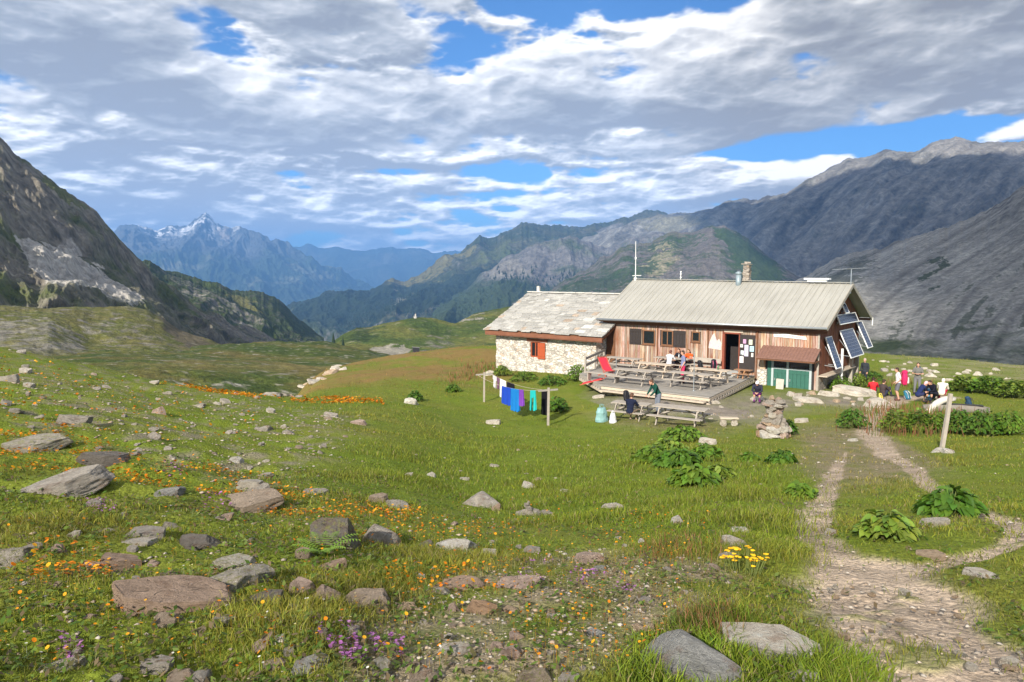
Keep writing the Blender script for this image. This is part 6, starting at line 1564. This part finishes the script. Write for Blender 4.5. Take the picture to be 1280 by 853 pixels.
flowers('purple_flowers', [([(385,795),(440,790),(460,830),(440,840),(405,820)], 170, .8), ([(455,800),(500,795),(510,825),(480,835)], 90, .8), ([(715,715),(800,735),(790,750),(700,735)], 150, .75), ([(75,815),(105,820),(100,842),(70,840)], 60, .8), ([(200,595),(240,595),(235,605),(205,604)], 40, 1), ([(250,628),(300,628),(300,645),(250,645)], 60, 1), ([(100,645),(150,640),(150,662),(105,662)], 60, .8), ([(660,700),(700,700),(700,730),(640,735)], 50, .7)],
    [(.42, .16, .45), (.50, .24, .46), (.36, .13, .36)], 6, 'cushions of purple thyme flowers', lift=(.02, .05))
flowers('white_flowers', [([(0,560),(640,640),(900,700),(900,853),(0,853)], 200, .5)], [(.75, .74, .66), (.78, .72, .35)], 8, 'tiny white and yellow flowers scattered in the turf')
# reddish seeding grass
def red_grass():
    rg = np.random.default_rng(61); Vs, Fs, Cs = [], [], []; off = 0
    for (pl, n, h0) in (([(1098,540),(1100,515),(1130,510),(1175,515),(1182,540),(1150,550)], 1500, .5), ([(800,690),(840,672),(885,690),(880,704),(820,702)], 500, .11), ([(850,800),(870,762),(925,770),(920,800)], 500, .13), ([(1060,470),(1250,486),(1250,494),(1100,484)], 300, .4), ([(590,462),(612,452),(618,466),(600,470)], 250, .4), ([(560,470),(600,463),(600,474),(560,480)], 200, .35)):
        us = [p[0] for p in pl]; vs = [p[1] for p in pl]; P = []
        while len(P) < n:
            u, v = rg.uniform(min(us), max(us), 40), rg.uniform(min(vs), max(vs), 40)
            for a, b in zip(u[inpoly(u, v, pl)], v[inpoly(u, v, pl)]):
                q = ground_at(a, b)
                for _ in range(12): P.append(q[:2] + rg.normal(size=2) * (.02 * np.hypot(*q[:2])))
        P = np.array(P[:n]); z = ground_z(P[:, 0], P[:, 1]); r = np.hypot(P[:, 0], P[:, 1]); c = np.array([(.25, .10, .05), (.30, .15, .08), (.14, .16, .03), (.11, .17, .025)])[rg.integers(0, 4, n)] * rg.uniform(.7, 1.2, (n, 1))
        V, Fc, C = blades(P[:, 0], P[:, 1], z, h0 * rg.uniform(.5, 1.2, n), .0035 * np.maximum(1, r / 4) * rg.uniform(.7, 1.3, n), rg.uniform(.05, .5, n), c, rg); Vs.append(V); Fs.append(Fc + off); Cs.append(C); off += len(V)
    o = mesh_np('seeding_grass', np.concatenate(Vs), np.concatenate(Fs), leaf_mat('grass_blades'), None, False, np.concatenate(Cs)); tag(o, 'reddish seeding grass and dock stalks', 'grass', kind='stuff')
red_grass()
# ------------------------------------------------------------------ broad-leaved plants
def leafy(name, loc, R_, H, n, leaf, col, label, cat='plant', group=None, seed=0, pointed=.5, upright=0.0):
    rg = np.random.default_rng(seed); Vs, Fs, Cs = [], [], []; off = 0; S = []; m = MB()
    for i in range(n):
        a = rg.uniform(0, 6.283); q = rg.random() ** .6; rr = R_ * q; hh = H * (1 - .75 * q ** 2) * rg.uniform(.55, 1.05); tip = np.array([math.cos(a) * rr, math.sin(a) * rr, hh])
        gz_ = float(ground_z(loc[0] + tip[0], loc[1] + tip[1])) - loc[2]; tip[2] += gz_
        l = leaf * rg.uniform(.6, 1.2); w = l * rg.uniform(.5, .72); out = np.array([math.cos(a + rg.normal(0, .7)), math.sin(a + rg.normal(0, .7)), rg.uniform(-.55, .35) + upright]); out /= np.linalg.norm(out)
        sd = np.cross(out, [0, 0, 1.0]); sd /= np.linalg.norm(sd) + 1e-6; sd = sd + np.array([0, 0, rg.normal(0, .35)]); up = np.cross(sd, out); up /= np.linalg.norm(up) + 1e-6
        ts = np.array([0, .22, .5, .78, 1.0]); ws = np.array([.35, .95, 1.0, .62, .03]); dr = -.35 * ts ** 2
        mid = tip + out * (ts * l)[:, None] + np.array([0, 0, 1]) * (dr * l)[:, None]; wave = rg.normal(0, .05 * l, 5)
        Lf = mid + sd * (ws * w / 2)[:, None] + up * (.16 * w * ws + wave)[:, None]; Rt = mid - sd * (ws * w / 2)[:, None] + up * (.16 * w * ws - wave)[:, None]
        V = np.concatenate([Lf, mid, Rt]); f = []
        for k in range(4): f += [(k, k+1, 6+k, 5+k), (5+k, 6+k, 11+k, 10+k)]
        Vs.append(V); Fs.append(np.array(f) + off); off += 15
        Cs.append(np.repeat((np.array(col) * rg.uniform(.65, 1.35) * np.array([rg.uniform(.85, 1.25), 1, rg.uniform(.7, 1.2)]))[None], 15, 0))
        if i % 3 == 0: m.tube([(tip[0] * .25, tip[1] * .25, gz_ * .25 - .03), (tip[0] * .8, tip[1] * .8, tip[2] * .6), tuple(tip)], [.010, .008, .005], 4)
    e = thing(name, loc, 0, label, cat, group)
    mesh_np('foliage', np.concatenate(Vs), np.concatenate(Fs), leaf_mat('broad_leaves', .28, .5), e, True, np.concatenate(Cs))
    m.build('stems', plain('plant_stem', (.12, .15, .04), .8, .2, 8), e); return e
DG, MG, LG = (.07, .15, .018), (.105, .19, .022), (.15, .225, .035)
PLANTS = [ # u, v foot, width, height px, leaf size m, colour, upright, label
 (852,556,58,20,.17,MG,0,'leafy dock plant topmost of the big clump below the picnic tables'),
 (816,582,50,20,.17,MG,0,'broad leafy dock plant at the left end of the big meadow clump'),
 (866,612,62,26,.17,MG,0,'broad-leaved dock plant at the very front of the big meadow clump'),
 (897,603,36,18,.15,LG,0,'paler leafy dock plant at the right end of the big meadow clump'),
 (846,586,56,22,.17,DG,0,'darker dock plant in the middle of the big meadow clump'),
 (882,580,46,20,.16,MG,0,'dock plant behind the pale right-hand plant of the big meadow clump'),
 (835,571,50,18,.16,LG,0,'light green dock plant behind the left end of the big meadow clump'),
 (1186,652,66,38,.13,DG,0,'round dark green broad-leaved plant between the two paths'),
 (1108,678,66,34,.10,LG,.1,'spreading light green leafy plant on the grass between the two paths'),
 (1066,541,42,26,0.136,DG,0,'dark leafy plant left of the narrow path bend near the hut'),
 (976,584,34,18,.13,DG,0,'small dark leafy plant in the meadow below the stacked stone pillar'),
 (1000,624,36,16,.12,MG,.1,'low leafy plant beside the narrow path, left'),
 (935,580,28,12,.1,MG,0,'small low leafy plant left of the stacked stone pillar plant'),
 (985,548,20,20,.18,DG,0,'dark leafy plant at the foot of the stacked stone pillar'),
 (1198,548,46,30,0.150,DG,0,'dark dock plant at the left end of the row behind the leaning post'),
 (1228,552,52,34,0.150,DG,0,'dark dock plant in the middle of the row right of the leaning post'),
 (1258,550,48,32,0.150,MG,0,'dock plant at the right end of the row right of the leaning post'),
 (1170,548,34,26,0.136,MG,.2,'greener herb clump just left of the leaning post'),
 (1120,546,44,28,.16,LG,.5,'tall yellow-green herb clump beside the path bend'),
 (1148,548,40,30,.16,MG,.5,'tall green herb clump among the reddish stalks'),
 (1205,493,40,18,.3,LG,.5,'bright green bush in the far right pasture, leftmost of its row'),
 (1236,497,50,22,.3,MG,.5,'bright green bush in the middle of the far right pasture row'),
 (1270,502,50,22,.3,LG,.5,'bright green bush at the right edge of the far pasture row'),
 (722,481,40,20,0.177,MG,.2,'leafy plant at the right end of the stone house wall'),
 (690,484,38,12,0.163,DG,.2,'low leafy plants under the stone house wall, right of its window'),
 (655,478,38,11,0.163,MG,.2,'low leafy plants under the stone house wall, below its window'),
 (628,473,24,14,0.163,LG,.2,'pale green herb at the left corner of the stone house'),
 (697,519,28,20,0.150,DG,0,'dark leafy plant just behind the nearer clothesline post'),
 (519,504,20,13,0.136,DG,0,'dark leafy plant growing beside the white rock'),
 (566,492,20,10,0.136,MG,0,'leafy tuft on the brown rise left of the farther clothesline post'),
 (1052,492,34,18,0.150,MG,0,'leafy plant at the hut corner beside the green garage door'),
 (1072,486,30,16,0.150,LG,0,'pale leafy plant under the solar panels'),
 (1090,478,26,12,0.163,DG,0,'dark leafy plant behind the man by the gable'),
]
for i, (u, v, w, h, lf, c, upr, lab) in enumerate(PLANTS):
    p = ground_at(u, v - h * .22); pm = F / (p[1] * CP - p[2] * SP); Rr = w / pm / 2; H = max(h / pm * .95, .1); lf = min(lf, Rr * .55)
    leafy('leafy_plant', p, Rr * .88, H, int(min(330, max(40, 30 * (Rr / lf) ** 2 * (1 + H / Rr * .5)))), lf, c, lab, 'plant', None, 400 + i, upright=upr)
# yellow arnica clump and fern
p = ground_at(930, 716); e = thing('flower_clump', p, 0, 'clump of large yellow flowers in tall grass left of the footpath', 'flowers'); rg = np.random.default_rng(3); st = MB(); hd = MB()
for i in range(34):
    a, q = rg.uniform(0, 6.3), rg.random() ** .5; x, y = math.cos(a) * q * .16, math.sin(a) * q * .11; h = rg.uniform(.08, .17); st.tube([(x*.7, y*.7, -.01), (x, y, h)], .0025, 4); s = rg.uniform(.014, .022)
    ring = [(x + math.cos(k/8*6.283) * s, y + math.sin(k/8*6.283) * s, h + rg.uniform(-.004, .006)) for k in range(8)]; hd.add(ring + [(x, y, h + .006), (x, y, h - .004)], [(k, (k+1) % 8, 8) for k in range(8)] + [((k+1) % 8, k, 9) for k in range(8)])
st.build('stems', plain('plant_stem', (.12, .15, .04)), e); hd.build('flower_heads', plain('yellow_petals', (.80, .45, .012), .8, .15, 30), e)
p = ground_at(403, 694); e = thing('fern', p, 0, 'light green fern beside the tall dark angular boulder', 'fern'); m = MB(); rg = np.random.default_rng(8)
for i in range(11):
    a = i / 11 * 6.283 + rg.uniform(-.2, .2); L = rg.uniform(.2, .3); d = np.array([math.cos(a), math.sin(a)])
    for k in range(12):
        t = (k + 1) / 13; c = np.array([d[0] * L * t, d[1] * L * t, .26 * L / .25 * (t - .62 * t * t) * 1.0]); pw = .055 * math.sin(math.pi * (t * .85 + .12))
        for s in (-1, 1):
            tip = c + np.array([-d[1] * s * pw + d[0] * .018, d[0] * s * pw + d[1] * .018, -.008]); m.add([c - np.append(d * .006, 0), c + np.append(d * .009, 0.0), tip], [(0, 1, 2)])
m.build('fronds', plain('fern_green', (.13, .22, .025), .7, .2, 20), e)
# far conifer wood on the valley side: one mass of small cones
def far_wood():
    rg = np.random.default_rng(91); V, Fc, C = [], [], []
    for (lname, pl, n, h) in (('valley_ridge', [(420,400),(520,375),(620,355),(660,360),(640,400),(540,425),(430,425)], 900, (7, 12)), ('crag', [(600,350),(690,340),(740,352),(740,368),(600,375)], 350, (8, 14)), ('green_hill', [(412,440),(425,416),(448,408),(462,415),(450,432),(430,440)], 150, (4, 7))):
        Q, u, v = next((q[1], q[2], q[3]) for q in LANDS if q[0] == lname); k = inpoly(u, v, pl); pts = Q[k]
        if len(pts) == 0: continue
        pick = pts[rg.integers(0, len(pts), n)] + rg.normal(size=(n, 3)) * np.array([6, 6, 0])
        cl = fbm(pick / 180, 3) > rg.uniform(-.35, .2, n); pick = pick[cl]
        for q in pick:
            hh = rg.uniform(*h); w = hh * .2; b = len(V)
            for j in range(6): V.append(q + np.array([math.cos(j) * w, math.sin(j) * w, -hh * .1]))
            V.append(q + np.array([0, 0, hh])); Fc += [(b + j, b + (j+1) % 6, b + 6) for j in range(6)]; C += [np.array([.018, .034, .014]) * rg.uniform(.7, 1.4)] * 7
    o = mesh_np('conifer_wood', np.array(V), Fc, leaf_mat('conifer', .1, .8), None, False, np.array(C)); tag(o, 'dark conifer wood on the far valley side', 'wood', kind='stuff')
far_wood()
# ------------------------------------------------------------------ people
def remesh(mb, voxel, name, mats, parent, smooth_it=2, mi_fn=None):
    me = bpy.data.meshes.new(name); me.from_pydata([tuple(v) for v in mb.V], [], mb.Fc); o = bpy.data.objects.new(name, me); COL.objects.link(o)
    md = o.modifiers.new('r', 'REMESH'); md.mode = 'VOXEL'; md.voxel_size = voxel
    if smooth_it: s = o.modifiers.new('s', 'SMOOTH'); s.iterations = smooth_it; s.factor = .5
    dg = bpy.context.evaluated_depsgraph_get(); new = bpy.data.meshes.new_from_object(o.evaluated_get(dg)); o.modifiers.clear(); o.data = new; bpy.data.meshes.remove(me)
    new.name = name; new.polygons.foreach_set('use_smooth', np.ones(len(new.polygons), bool)); new.materials.clear()
    for m in mats: new.materials.append(m)
    if parent: o.parent = parent
    return o
SKIN = plain('skin', (.52, .29, .20), .6, .08, 6, .05, .3)
def limb(m, pts, rads):
    """tapered limb with rounded joints"""
    m.tube(pts, rads, 9)
    for p, r in zip(pts, rads): m.ell(p, (r * 1.02,) * 3, 8, 6)
def joints(pose):
    if pose == 'stand': J = dict(pel=(0,0,.93), che=(0,-.01,1.28), nec=(0,.0,1.46), hd=(0,.03,1.60), hip=(.09,0,.90), kn=(.10,.03,.49), an=(.11,-.02,.08), sh=(.185,-.01,1.39), el=(.24,-.03,1.12), ha=(.23,.10,.90))
    elif pose == 'walk': J = dict(pel=(0,0,.93), che=(0,.03,1.28), nec=(0,.05,1.46), hd=(0,.10,1.58), hip=(.09,0,.90), kn=(.10,.08,.49), an=(.11,-.04,.08), sh=(.185,.03,1.39), el=(.23,-.06,1.13), ha=(.20,.12,.95))
    elif pose == 'arms': J = dict(pel=(0,0,.93), che=(0,-.01,1.28), nec=(0,.0,1.46), hd=(0,.03,1.60), hip=(.09,0,.90), kn=(.11,.02,.49), an=(.13,-.02,.08), sh=(.185,-.01,1.39), el=(.25,.05,1.13), ha=(.06,.22,1.14))
    elif pose == 'lean': J = dict(pel=(0,0,.92), che=(0,.16,1.22), nec=(0,.26,1.37), hd=(0,.36,1.45), hip=(.09,0,.90), kn=(.10,.04,.48), an=(.11,-.02,.08), sh=(.185,.20,1.31), el=(.24,.30,1.06), ha=(.17,.47,.88))
    elif pose == 'table': J = dict(pel=(0,0,.52), che=(0,.08,.86), nec=(0,.14,1.05), hd=(0,.20,1.17), hip=(.09,.02,.50), kn=(.12,.42,.50), an=(.13,.40,.08), sh=(.185,.11,.97), el=(.25,.26,.78), ha=(.12,.46,.80))
    elif pose == 'bench': J = dict(pel=(0,0,.52), che=(0,.04,.87), nec=(0,.07,1.06), hd=(0,.12,1.19), hip=(.09,.02,.50), kn=(.13,.42,.50), an=(.15,.44,.08), sh=(.185,.05,.98), el=(.25,.12,.72), ha=(.15,.36,.60))
    elif pose == 'crouch': J = dict(pel=(0,0,.44), che=(0,.16,.74), nec=(0,.26,.90), hd=(0,.36,.97), hip=(.09,.02,.43), kn=(.12,.38,.50), an=(.13,.34,.08), sh=(.18,.22,.84), el=(.22,.36,.62), ha=(.08,.50,.55))
    else: J = dict(pel=(0,0,.12), che=(0,-.02,.48), nec=(0,.03,.68), hd=(0,.09,.81), hip=(.09,.02,.12), kn=(.13,.38,.47), an=(.13,.56,.07), sh=(.185,.0,.60), el=(.25,.20,.40), ha=(.13,.38,.42))
    return {k: np.array(v, float) for k, v in J.items()}
def person(loc, rz, pose, label, top, legs, hair=(.05,.03,.02), long_sl=True, shorts=False, shoe=(.04,.03,.03), hat=None, sc=1.0, long_hair=False, group='hikers at the hut'):
    J = joints(pose); e = thing('person', loc, rz, label, 'person', group); e.scale = (sc,) * 3
    M2 = lambda p, s: np.array([p[0] * s, p[1], p[2]])
    def torso(m, g=0.0):
        pel, che, nec = J['pel'], J['che'], J['nec']; mid = (pel + che) / 2
        ax = (che - pel); ax = ax / np.linalg.norm(ax); rot = Vector((0, 0, 1)).rotation_difference(Vector(ax)).to_matrix()
        m.ell(pel, (.165 + g, .12 + g, .14 + g), 12, 8, rot); m.ell(mid, (.145 + g, .105 + g, .2), 12, 8, rot); m.ell(che, (.165 + g, .115 + g, .19), 12, 8, rot)
        limb(m, [J['sh'] + (0, 0, -.01), (J['sh'] + M2(J['sh'], -1)) / 2 + (0, 0, .02), M2(J['sh'], -1) + (0, 0, -.01)], [.055 + g, .07 + g, .055 + g])
    b = MB(); torso(b); limb(b, [J['che'], J['nec'], J['hd']], [.07, .052, .05])
    f = J['hd'] - J['nec']; f = f / np.linalg.norm(f); rot = Vector((0, 0, 1)).rotation_difference(Vector((f + np.array([0, 0, 1.2])) / np.linalg.norm(f + np.array([0, 0, 1.2])))).to_matrix()
    hd = J['hd']; H = lambda p: Vector(hd) + rot @ Vector(p)
    b.ell(H((0, 0, .035)), (.077, .095, .10), 12, 9, rot); b.ell(H((0, .03, -.035)), (.058, .068, .07), 10, 8, rot)
    b.ell(H((0, .10, 0)), (.016, .022, .025), 8, 6, rot)
    for s in (-1, 1): b.ell(H((s * .078, 0, .005)), (.012, .02, .032), 8, 6, rot)
    for s in (-1, 1):
        limb(b, [M2(J['hip'], s), M2(J['kn'], s), M2(J['an'], s)], [.085, .058, .04]); mid = (J['kn'] * .7 + J['an'] * .3) + (0, -.012, 0); b.ell(M2(mid, s), (.055, .06, .11), 8, 6)
        limb(b, [M2(J['an'], s), M2(J['an'] + (.015, .13, -.045), s)], [.04, .034])
        limb(b, [M2(J['sh'], s), M2(J['el'], s), M2(J['ha'], s)], [.05, .038, .027])
    body = remesh(b, .017, 'body', [SKIN, plain('dark_eye', (.02, .015, .012), .3, .1, 3, 0), plain('lips', (.42, .16, .13), .6, .1, 4, 0)], e)
    # palms, fingers, eyes and mouth joined to the body's own mesh
    d = MB()
    for s in (-1, 1):
        w = M2(J['ha'], s); fw = w - M2(J['el'], s); fw /= np.linalg.norm(fw); sd = np.cross(fw, [0, 0, 1.0]); sd = sd / (np.linalg.norm(sd) + 1e-6); up = np.cross(sd, fw)
        rt = Matrix((Vector(sd), Vector(fw), Vector(up))).transposed(); d.ell(w + fw * .045, (.038, .052, .018), 10, 7, rt)
        for k, ln in enumerate((.062, .072, .067, .05)):
            o_ = w + fw * .085 + sd * (.027 - .018 * k); d.tube([o_ - fw * .02, o_ + fw * ln * .5 - up * .006, o_ + fw * ln * .85 - up * .03], [.0095, .0085, .007], 6)
        o_ = w + fw * .03 - sd * s * .034; d.tube([o_, o_ + fw * .035 - sd * s * .022, o_ + fw * .065 - sd * s * .022 - up * .01], [.012, .0105, .008], 6)
    for s in (-1, 1): d.ell(H((s * .032, .088, .025)), (.012, .008, .008), 6, 5, rot, 1)
    d.ell(H((0, .094, -.048)), (.024, .008, .007), 8, 5, rot, 2)
    dm = bpy.data.meshes.new('d'); dm.from_pydata([tuple(v) for v in d.V], [], d.Fc); dm.polygons.foreach_set('material_index', d.mi); bm = bmesh.new(); bm.from_mesh(body.data); bm.from_mesh(dm); bm.to_mesh(body.data); bm.free(); bpy.data.meshes.remove(dm)
    body.data.polygons.foreach_set('use_smooth', np.ones(len(body.data.polygons), bool))
    c = MB(); torso(c, .016)
    for s in (-1, 1):
        p = [M2(J['sh'], s), M2(J['el'], s)]; r = [.067, .054]
        if long_sl: p.append(M2(J['ha'] * .93 + J['el'] * .07, s)); r.append(.04)
        else: p[1] = M2(J['sh'] * .3 + J['el'] * .7, s)
        limb(c, p, r)
    remesh(c, .02, 'jacket' if long_sl else 'shirt', [plain('cloth_%s' % (top,), top, .95, .18, 7, .5, .1)], e)
    t = MB(); t.ell(J['pel'] + (0, 0, -.02), (.178, .135, .14), 12, 8)
    for s in (-1, 1):
        if shorts: limb(t, [M2(J['hip'], s), M2(J['hip'] * .22 + J['kn'] * .78, s)], [.103, .088])
        else: limb(t, [M2(J['hip'], s), M2(J['kn'], s), M2(J['an'] * .95 + J['kn'] * .05, s)], [.103, .075, .056])
    remesh(t, .02, 'shorts' if shorts else 'trousers', [plain('cloth_%s' % (legs,), legs, .95, .18, 7, .5, .1)], e)
    for s in (-1, 1):
        k = MB(); a = J['an']; limb(k, [M2(a + (0, -.02, -.01), s), M2(a + (.008, .05, -.03), s), M2(a + (.018, .15, -.045), s)], [.055, .05, .04]); remesh(k, .016, 'shoe', [plain('shoe_%s' % (shoe,), shoe, .7, .2, 8)], e, 1)
    h = MB(); h.ell(H((0, -.014, .055)), (.085, .098, .092), 12, 9, rot); h.ell(H((0, -.05, .0)), (.078, .06, .08), 10, 8, rot)
    if long_hair: h.ell(H((0, -.085, -.08)), (.05, .035, .11), 8, 7, rot)
    if hat is None: remesh(h, .017, 'hair', [plain('hair_%s' % (hair,), hair, .7, .3, 20, .4)], e, 1)
    else:
        h.ell(H((0, .05, .075)), (.09, .11, .02), 12, 6, rot); remesh(h, .015, 'cap', [plain('hat_%s' % (hat,), hat, .9, .1, 9)], e, 1)
    return e
def pack(name, loc, rz, label, col, H=.6, tilt=0.0, group=None, strap=(.05,.05,.05), pocket=None, cat='backpack'):
    e = thing(name, loc, rz, label, cat, group); e.rotation_euler = (tilt, 0, rz); W, D = H * .55, H * .38
    b = MB(); b.ell((0, 0, H * .42), (W * .55, D * .55, H * .45), 12, 9); b.box((0, 0, H * .4), (W * .8, D * .7, H * .7)); b.ell((0, 0, H * .86), (W * .46, D * .5, H * .14), 12, 8); remesh(b, .022, 'pack_body', [plain('pack_%s' % (col,), col, .8, .2, 9, .4)], e)
    p = MB(); p.box((0, D * .52, H * .34), (W * .6, D * .3, H * .4), None, 0, .01); remesh(p, .02, 'front_pocket', [plain('pack_%s' % (pocket or col,), pocket or col, .8, .2, 9, .4)], e)
    for s in (-1, 1):
        k = MB(); k.tube([(s * W * .28, -D * .42, H * .86), (s * W * .34, -D * .78, H * .6), (s * W * .3, -D * .5, H * .12)], .02, 6); k.build('strap', plain('strap_%s' % (strap,), strap, .8), e)
    return e
def on_bench(T, dx, side):
    """seat of a picnic table: dx along the table, side -1 in front, +1 behind"""
    M_ = Matrix.Rotation(T.rotation_euler.z, 4, 'Z'); p = M_ @ Vector((dx, side * .78, -.03)); return (T.location.x + p.x, T.location.y + p.y, T.location.z + p.z), T.rotation_euler.z + (0 if side < 0 else math.pi)
def gp(u, v, dz=0.0): p = ground_at(u, v); return (p[0], p[1], p[2] + dz)
T1, T2, T3, T4, T5, T6 = TABLES[0], TABLES[1], TABLES[2], TABLES[3], TABLES[4], TABLES[5]
person(hut(5.95, -4.75, DZ), -TH_H + 2.2, 'stand', 'person standing on the terrace in a blue-grey shirt and crimson trousers', (.20, .22, .36), (.50, .04, .11), long_sl=False, sc=1.02)
q, a = on_bench(T6, .15, -1); person(q, a, 'table', 'person in a white shirt sitting with back to us at the table under the windows', (.66, .66, .68), (.03, .03, .05), (.12, .05, .04))
q, a = on_bench(T6, .1, 1); person(q, a, 'table', 'dark-haired person in a black jacket facing us at the table under the windows', (.02, .02, .028), (.03, .03, .04))
q, a = on_bench(T6, -.65, 1); q2 = on_bench(T6, .75, 1); person(q2[0], q2[1], 'table', 'person in a bright orange-red jacket at the right end of the table under the windows', (.75, .10, .02), (.05, .05, .07), (.16, .09, .04))
q, a = on_bench(t1, .25, -1); person(q, a, 'table', 'person in a navy jacket sitting with back to us at the lower left picnic table', (.014, .018, .04), (.25, .19, .13), (.10, .05, .03))
p = np.array(t1.location); c_, s_ = math.cos(t1.rotation_euler.z), math.sin(t1.rotation_euler.z); person((p[0] + c_ * .75 - s_ * 1.25, p[1] + s_ * .75 + c_ * 1.25, float(ground_z(p[0] + c_ * .75 - s_ * 1.25, p[1] + s_ * .75 + c_ * 1.25))), t1.rotation_euler.z + 2.4, 'lean', 'person in a dark green pullover standing behind the lower left picnic table', (.012, .06, .045), (.16, .18, .22), (.10, .05, .03))
person(gp(947, 503), 2.7, 'crouch', 'person in purple and black crouched on a pale stone near the terrace corner', (.03, .03, .05), (.13, .02, .14), hat=(.70, .68, .72))
g1 = gp(1080, 483); person(g1, 2.2, 'stand', 'grey-haired man in dark clothes standing below the solar panels', (.035, .04, .05), (.03, .035, .045), (.45, .36, .33), sc=.98)
person(gp(1091, 493), -.5, 'sit', 'person in a red jacket sitting on the ground with back to us near the gable', (.60, .03, .04), (.05, .05, .06), (.04, .02, .015))
person(gp(1103, 496), -1.1, 'sit', 'person in a dark brown top sitting on the ground right of the one in red', (.06, .045, .045), (.03, .035, .06), (.05, .03, .02))
hk = person(gp(1122, 501), 1.25, 'walk', 'hiker in a white shirt and grey shorts carrying a crimson backpack', (.70, .66, .68), (.13, .13, .15), (.05, .03, .02), False, True, (.10, .04, .03))
pk = gp(1122, 501); d = np.array([math.sin(1.25), -math.cos(1.25)]) * .27; pack('backpack', (pk[0] + d[0], pk[1] + d[1], pk[2] + .82), 1.25 + math.pi, 'crimson backpack worn by the hiker in grey shorts', (.52, .02, .10), .78, 0, None, (.3, .02, .06), (.6, .5, .5))
gk = gp(1146, 493); person(gk, 2.6, 'arms', 'tall hiker in grey standing with arms folded behind the sitting group', (.14, .14, .13), (.16, .16, .17), (.03, .02, .015), False, sc=1.02)
d = np.array([math.sin(2.6), -math.cos(2.6)]) * .26; pack('backpack', (gk[0] + d[0], gk[1] + d[1], gk[2] + .95), 2.6 + math.pi, 'dark blue-grey backpack worn by the tall standing hiker', (.06, .08, .11), .6, 0)
person(gp(1147, 504, .0), -1.7, 'crouch', 'person with a pink and white cap and navy top sitting among the resting group', (.02, .03, .10), (.03, .035, .09), hat=(.70, .42, .48), shorts=True)
person(gp(1161, 503), -1.2, 'sit', 'person in a light blue shirt sitting low in the resting group', (.16, .34, .52), (.05, .05, .06), (.05, .03, .02), False)
person(gp(1168, 506, .1), 1.9, 'crouch', 'person in a black jacket sitting hunched beside the bent trunk', (.012, .012, .02), (.02, .02, .03), (.05, .03, .02))
person(gp(1176, 506, .12), -.7, 'crouch', 'person in a cream jumper, white headscarf and crimson trousers at the bent trunk', (.62, .58, .50), (.45, .02, .06), hat=(.66, .62, .52))
pack('backpack', gp(1136, 500), .4, 'teal blue backpack lying on the ground beside the resting group', (.025, .14, .22), .52, -.5, None, (.5, .5, .5), (.55, .5, .5))
pack('backpack', gp(1213, 513, .12), 1.4, 'navy backpack on the stones at the end of the log trough', (.02, .05, .10), .55, -.35)
yb = gp(1102, 506); pack('bag', (yb[0], yb[1], yb[2] + .22), .3, 'yellow bag lying on a grey rock beside the path', (.62, .52, .08), .36, -.4, cat='bag')
b3 = hut(6.3, -1.7, DZ + .44); pack('backpack', b3, .5, 'black bulky backpack on the pale bench in front of the painted map', (.012, .012, .016), .52, -.4)
b4 = hut(5.55, -1.72, DZ + .44); pack('backpack', b4, .2, 'black upright backpack with pink trim on the bench nearest the open door', (.012, .012, .018), .62, 0, None, (.5, .12, .2), (.25, .06, .1))
q = t1.matrix_basis @ Vector((-.45, .25, .755)); pack('backpack', tuple(q), .3, 'black backpack with a white pocket on the lower left picnic table', (.014, .014, .018), .5, -.3, None, (.05, .05, .05), (.72, .72, .72))
def sack(u, v, label, col, w, h):
    p = gp(u, v); e = thing('carrier_bag', p, .3, label, 'bag'); m = MB(); rg = np.random.default_rng(int(u)); n, k = 12, 7; V = []
    for j in range(k):
        t = j / (k - 1); s = (1 - .35 * t ** 2) * (1 + .08 * math.sin(j * 2.0))
        for i in range(n): a = i / n * 6.283; V.append((math.cos(a) * w * s * rg.uniform(.9, 1.08), math.sin(a) * w * .6 * s * rg.uniform(.88, 1.1), h * t))
    m.add(V, [(j*n+i, j*n+(i+1) % n, (j+1)*n+(i+1) % n, (j+1)*n+i) for j in range(k-1) for i in range(n)] + [tuple(range(n))[::-1], tuple(range((k-1)*n, k*n))]); m.build('sack', plain('sack_%s' % (col,), col, .5, .35, 6, .3, .4), e)
    for s in (-1, 1): m = MB(); m.tube([(-w * .35, s * w * .2, h * .97), (-w * .15, s * w * .22, h * 1.25), (w * .15, s * w * .22, h * 1.25), (w * .35, s * w * .2, h * .97)], .012, 5); m.build('handle', plain('sack_%s' % (col,), col), e)
sack(752, 528, 'large teal and white carrier bag at the left end of the lower left picnic table', (.20, .36, .36), .30, .62)
sack(766, 529, 'small white carrier bag beside the teal one under the lower left picnic table', (.66, .67, .70), .16, .42)
# things on the terrace tables
def bottle(T, x, y, col, label, h=.26):
    q = T.matrix_basis @ Vector((x, y, .754)); m = MB(); m.tube([(0,0,0), (0,0,h*.6), (0,0,h*.75), (0,0,h)], [.038, .038, .016, .015], 10); o = m.build('bottle', plain('bottle_%s' % (col,), col, .2, .1, 3, 0, .6), None, True); o.location = q; tag(o, label, 'bottle')
bottle(T6, .35, .1, (.5, .55, .58), 'clear bottle on the table under the windows'); bottle(T5, .5, .05, (.05, .2, .08), 'green bottle on the pale table behind the thin pole')
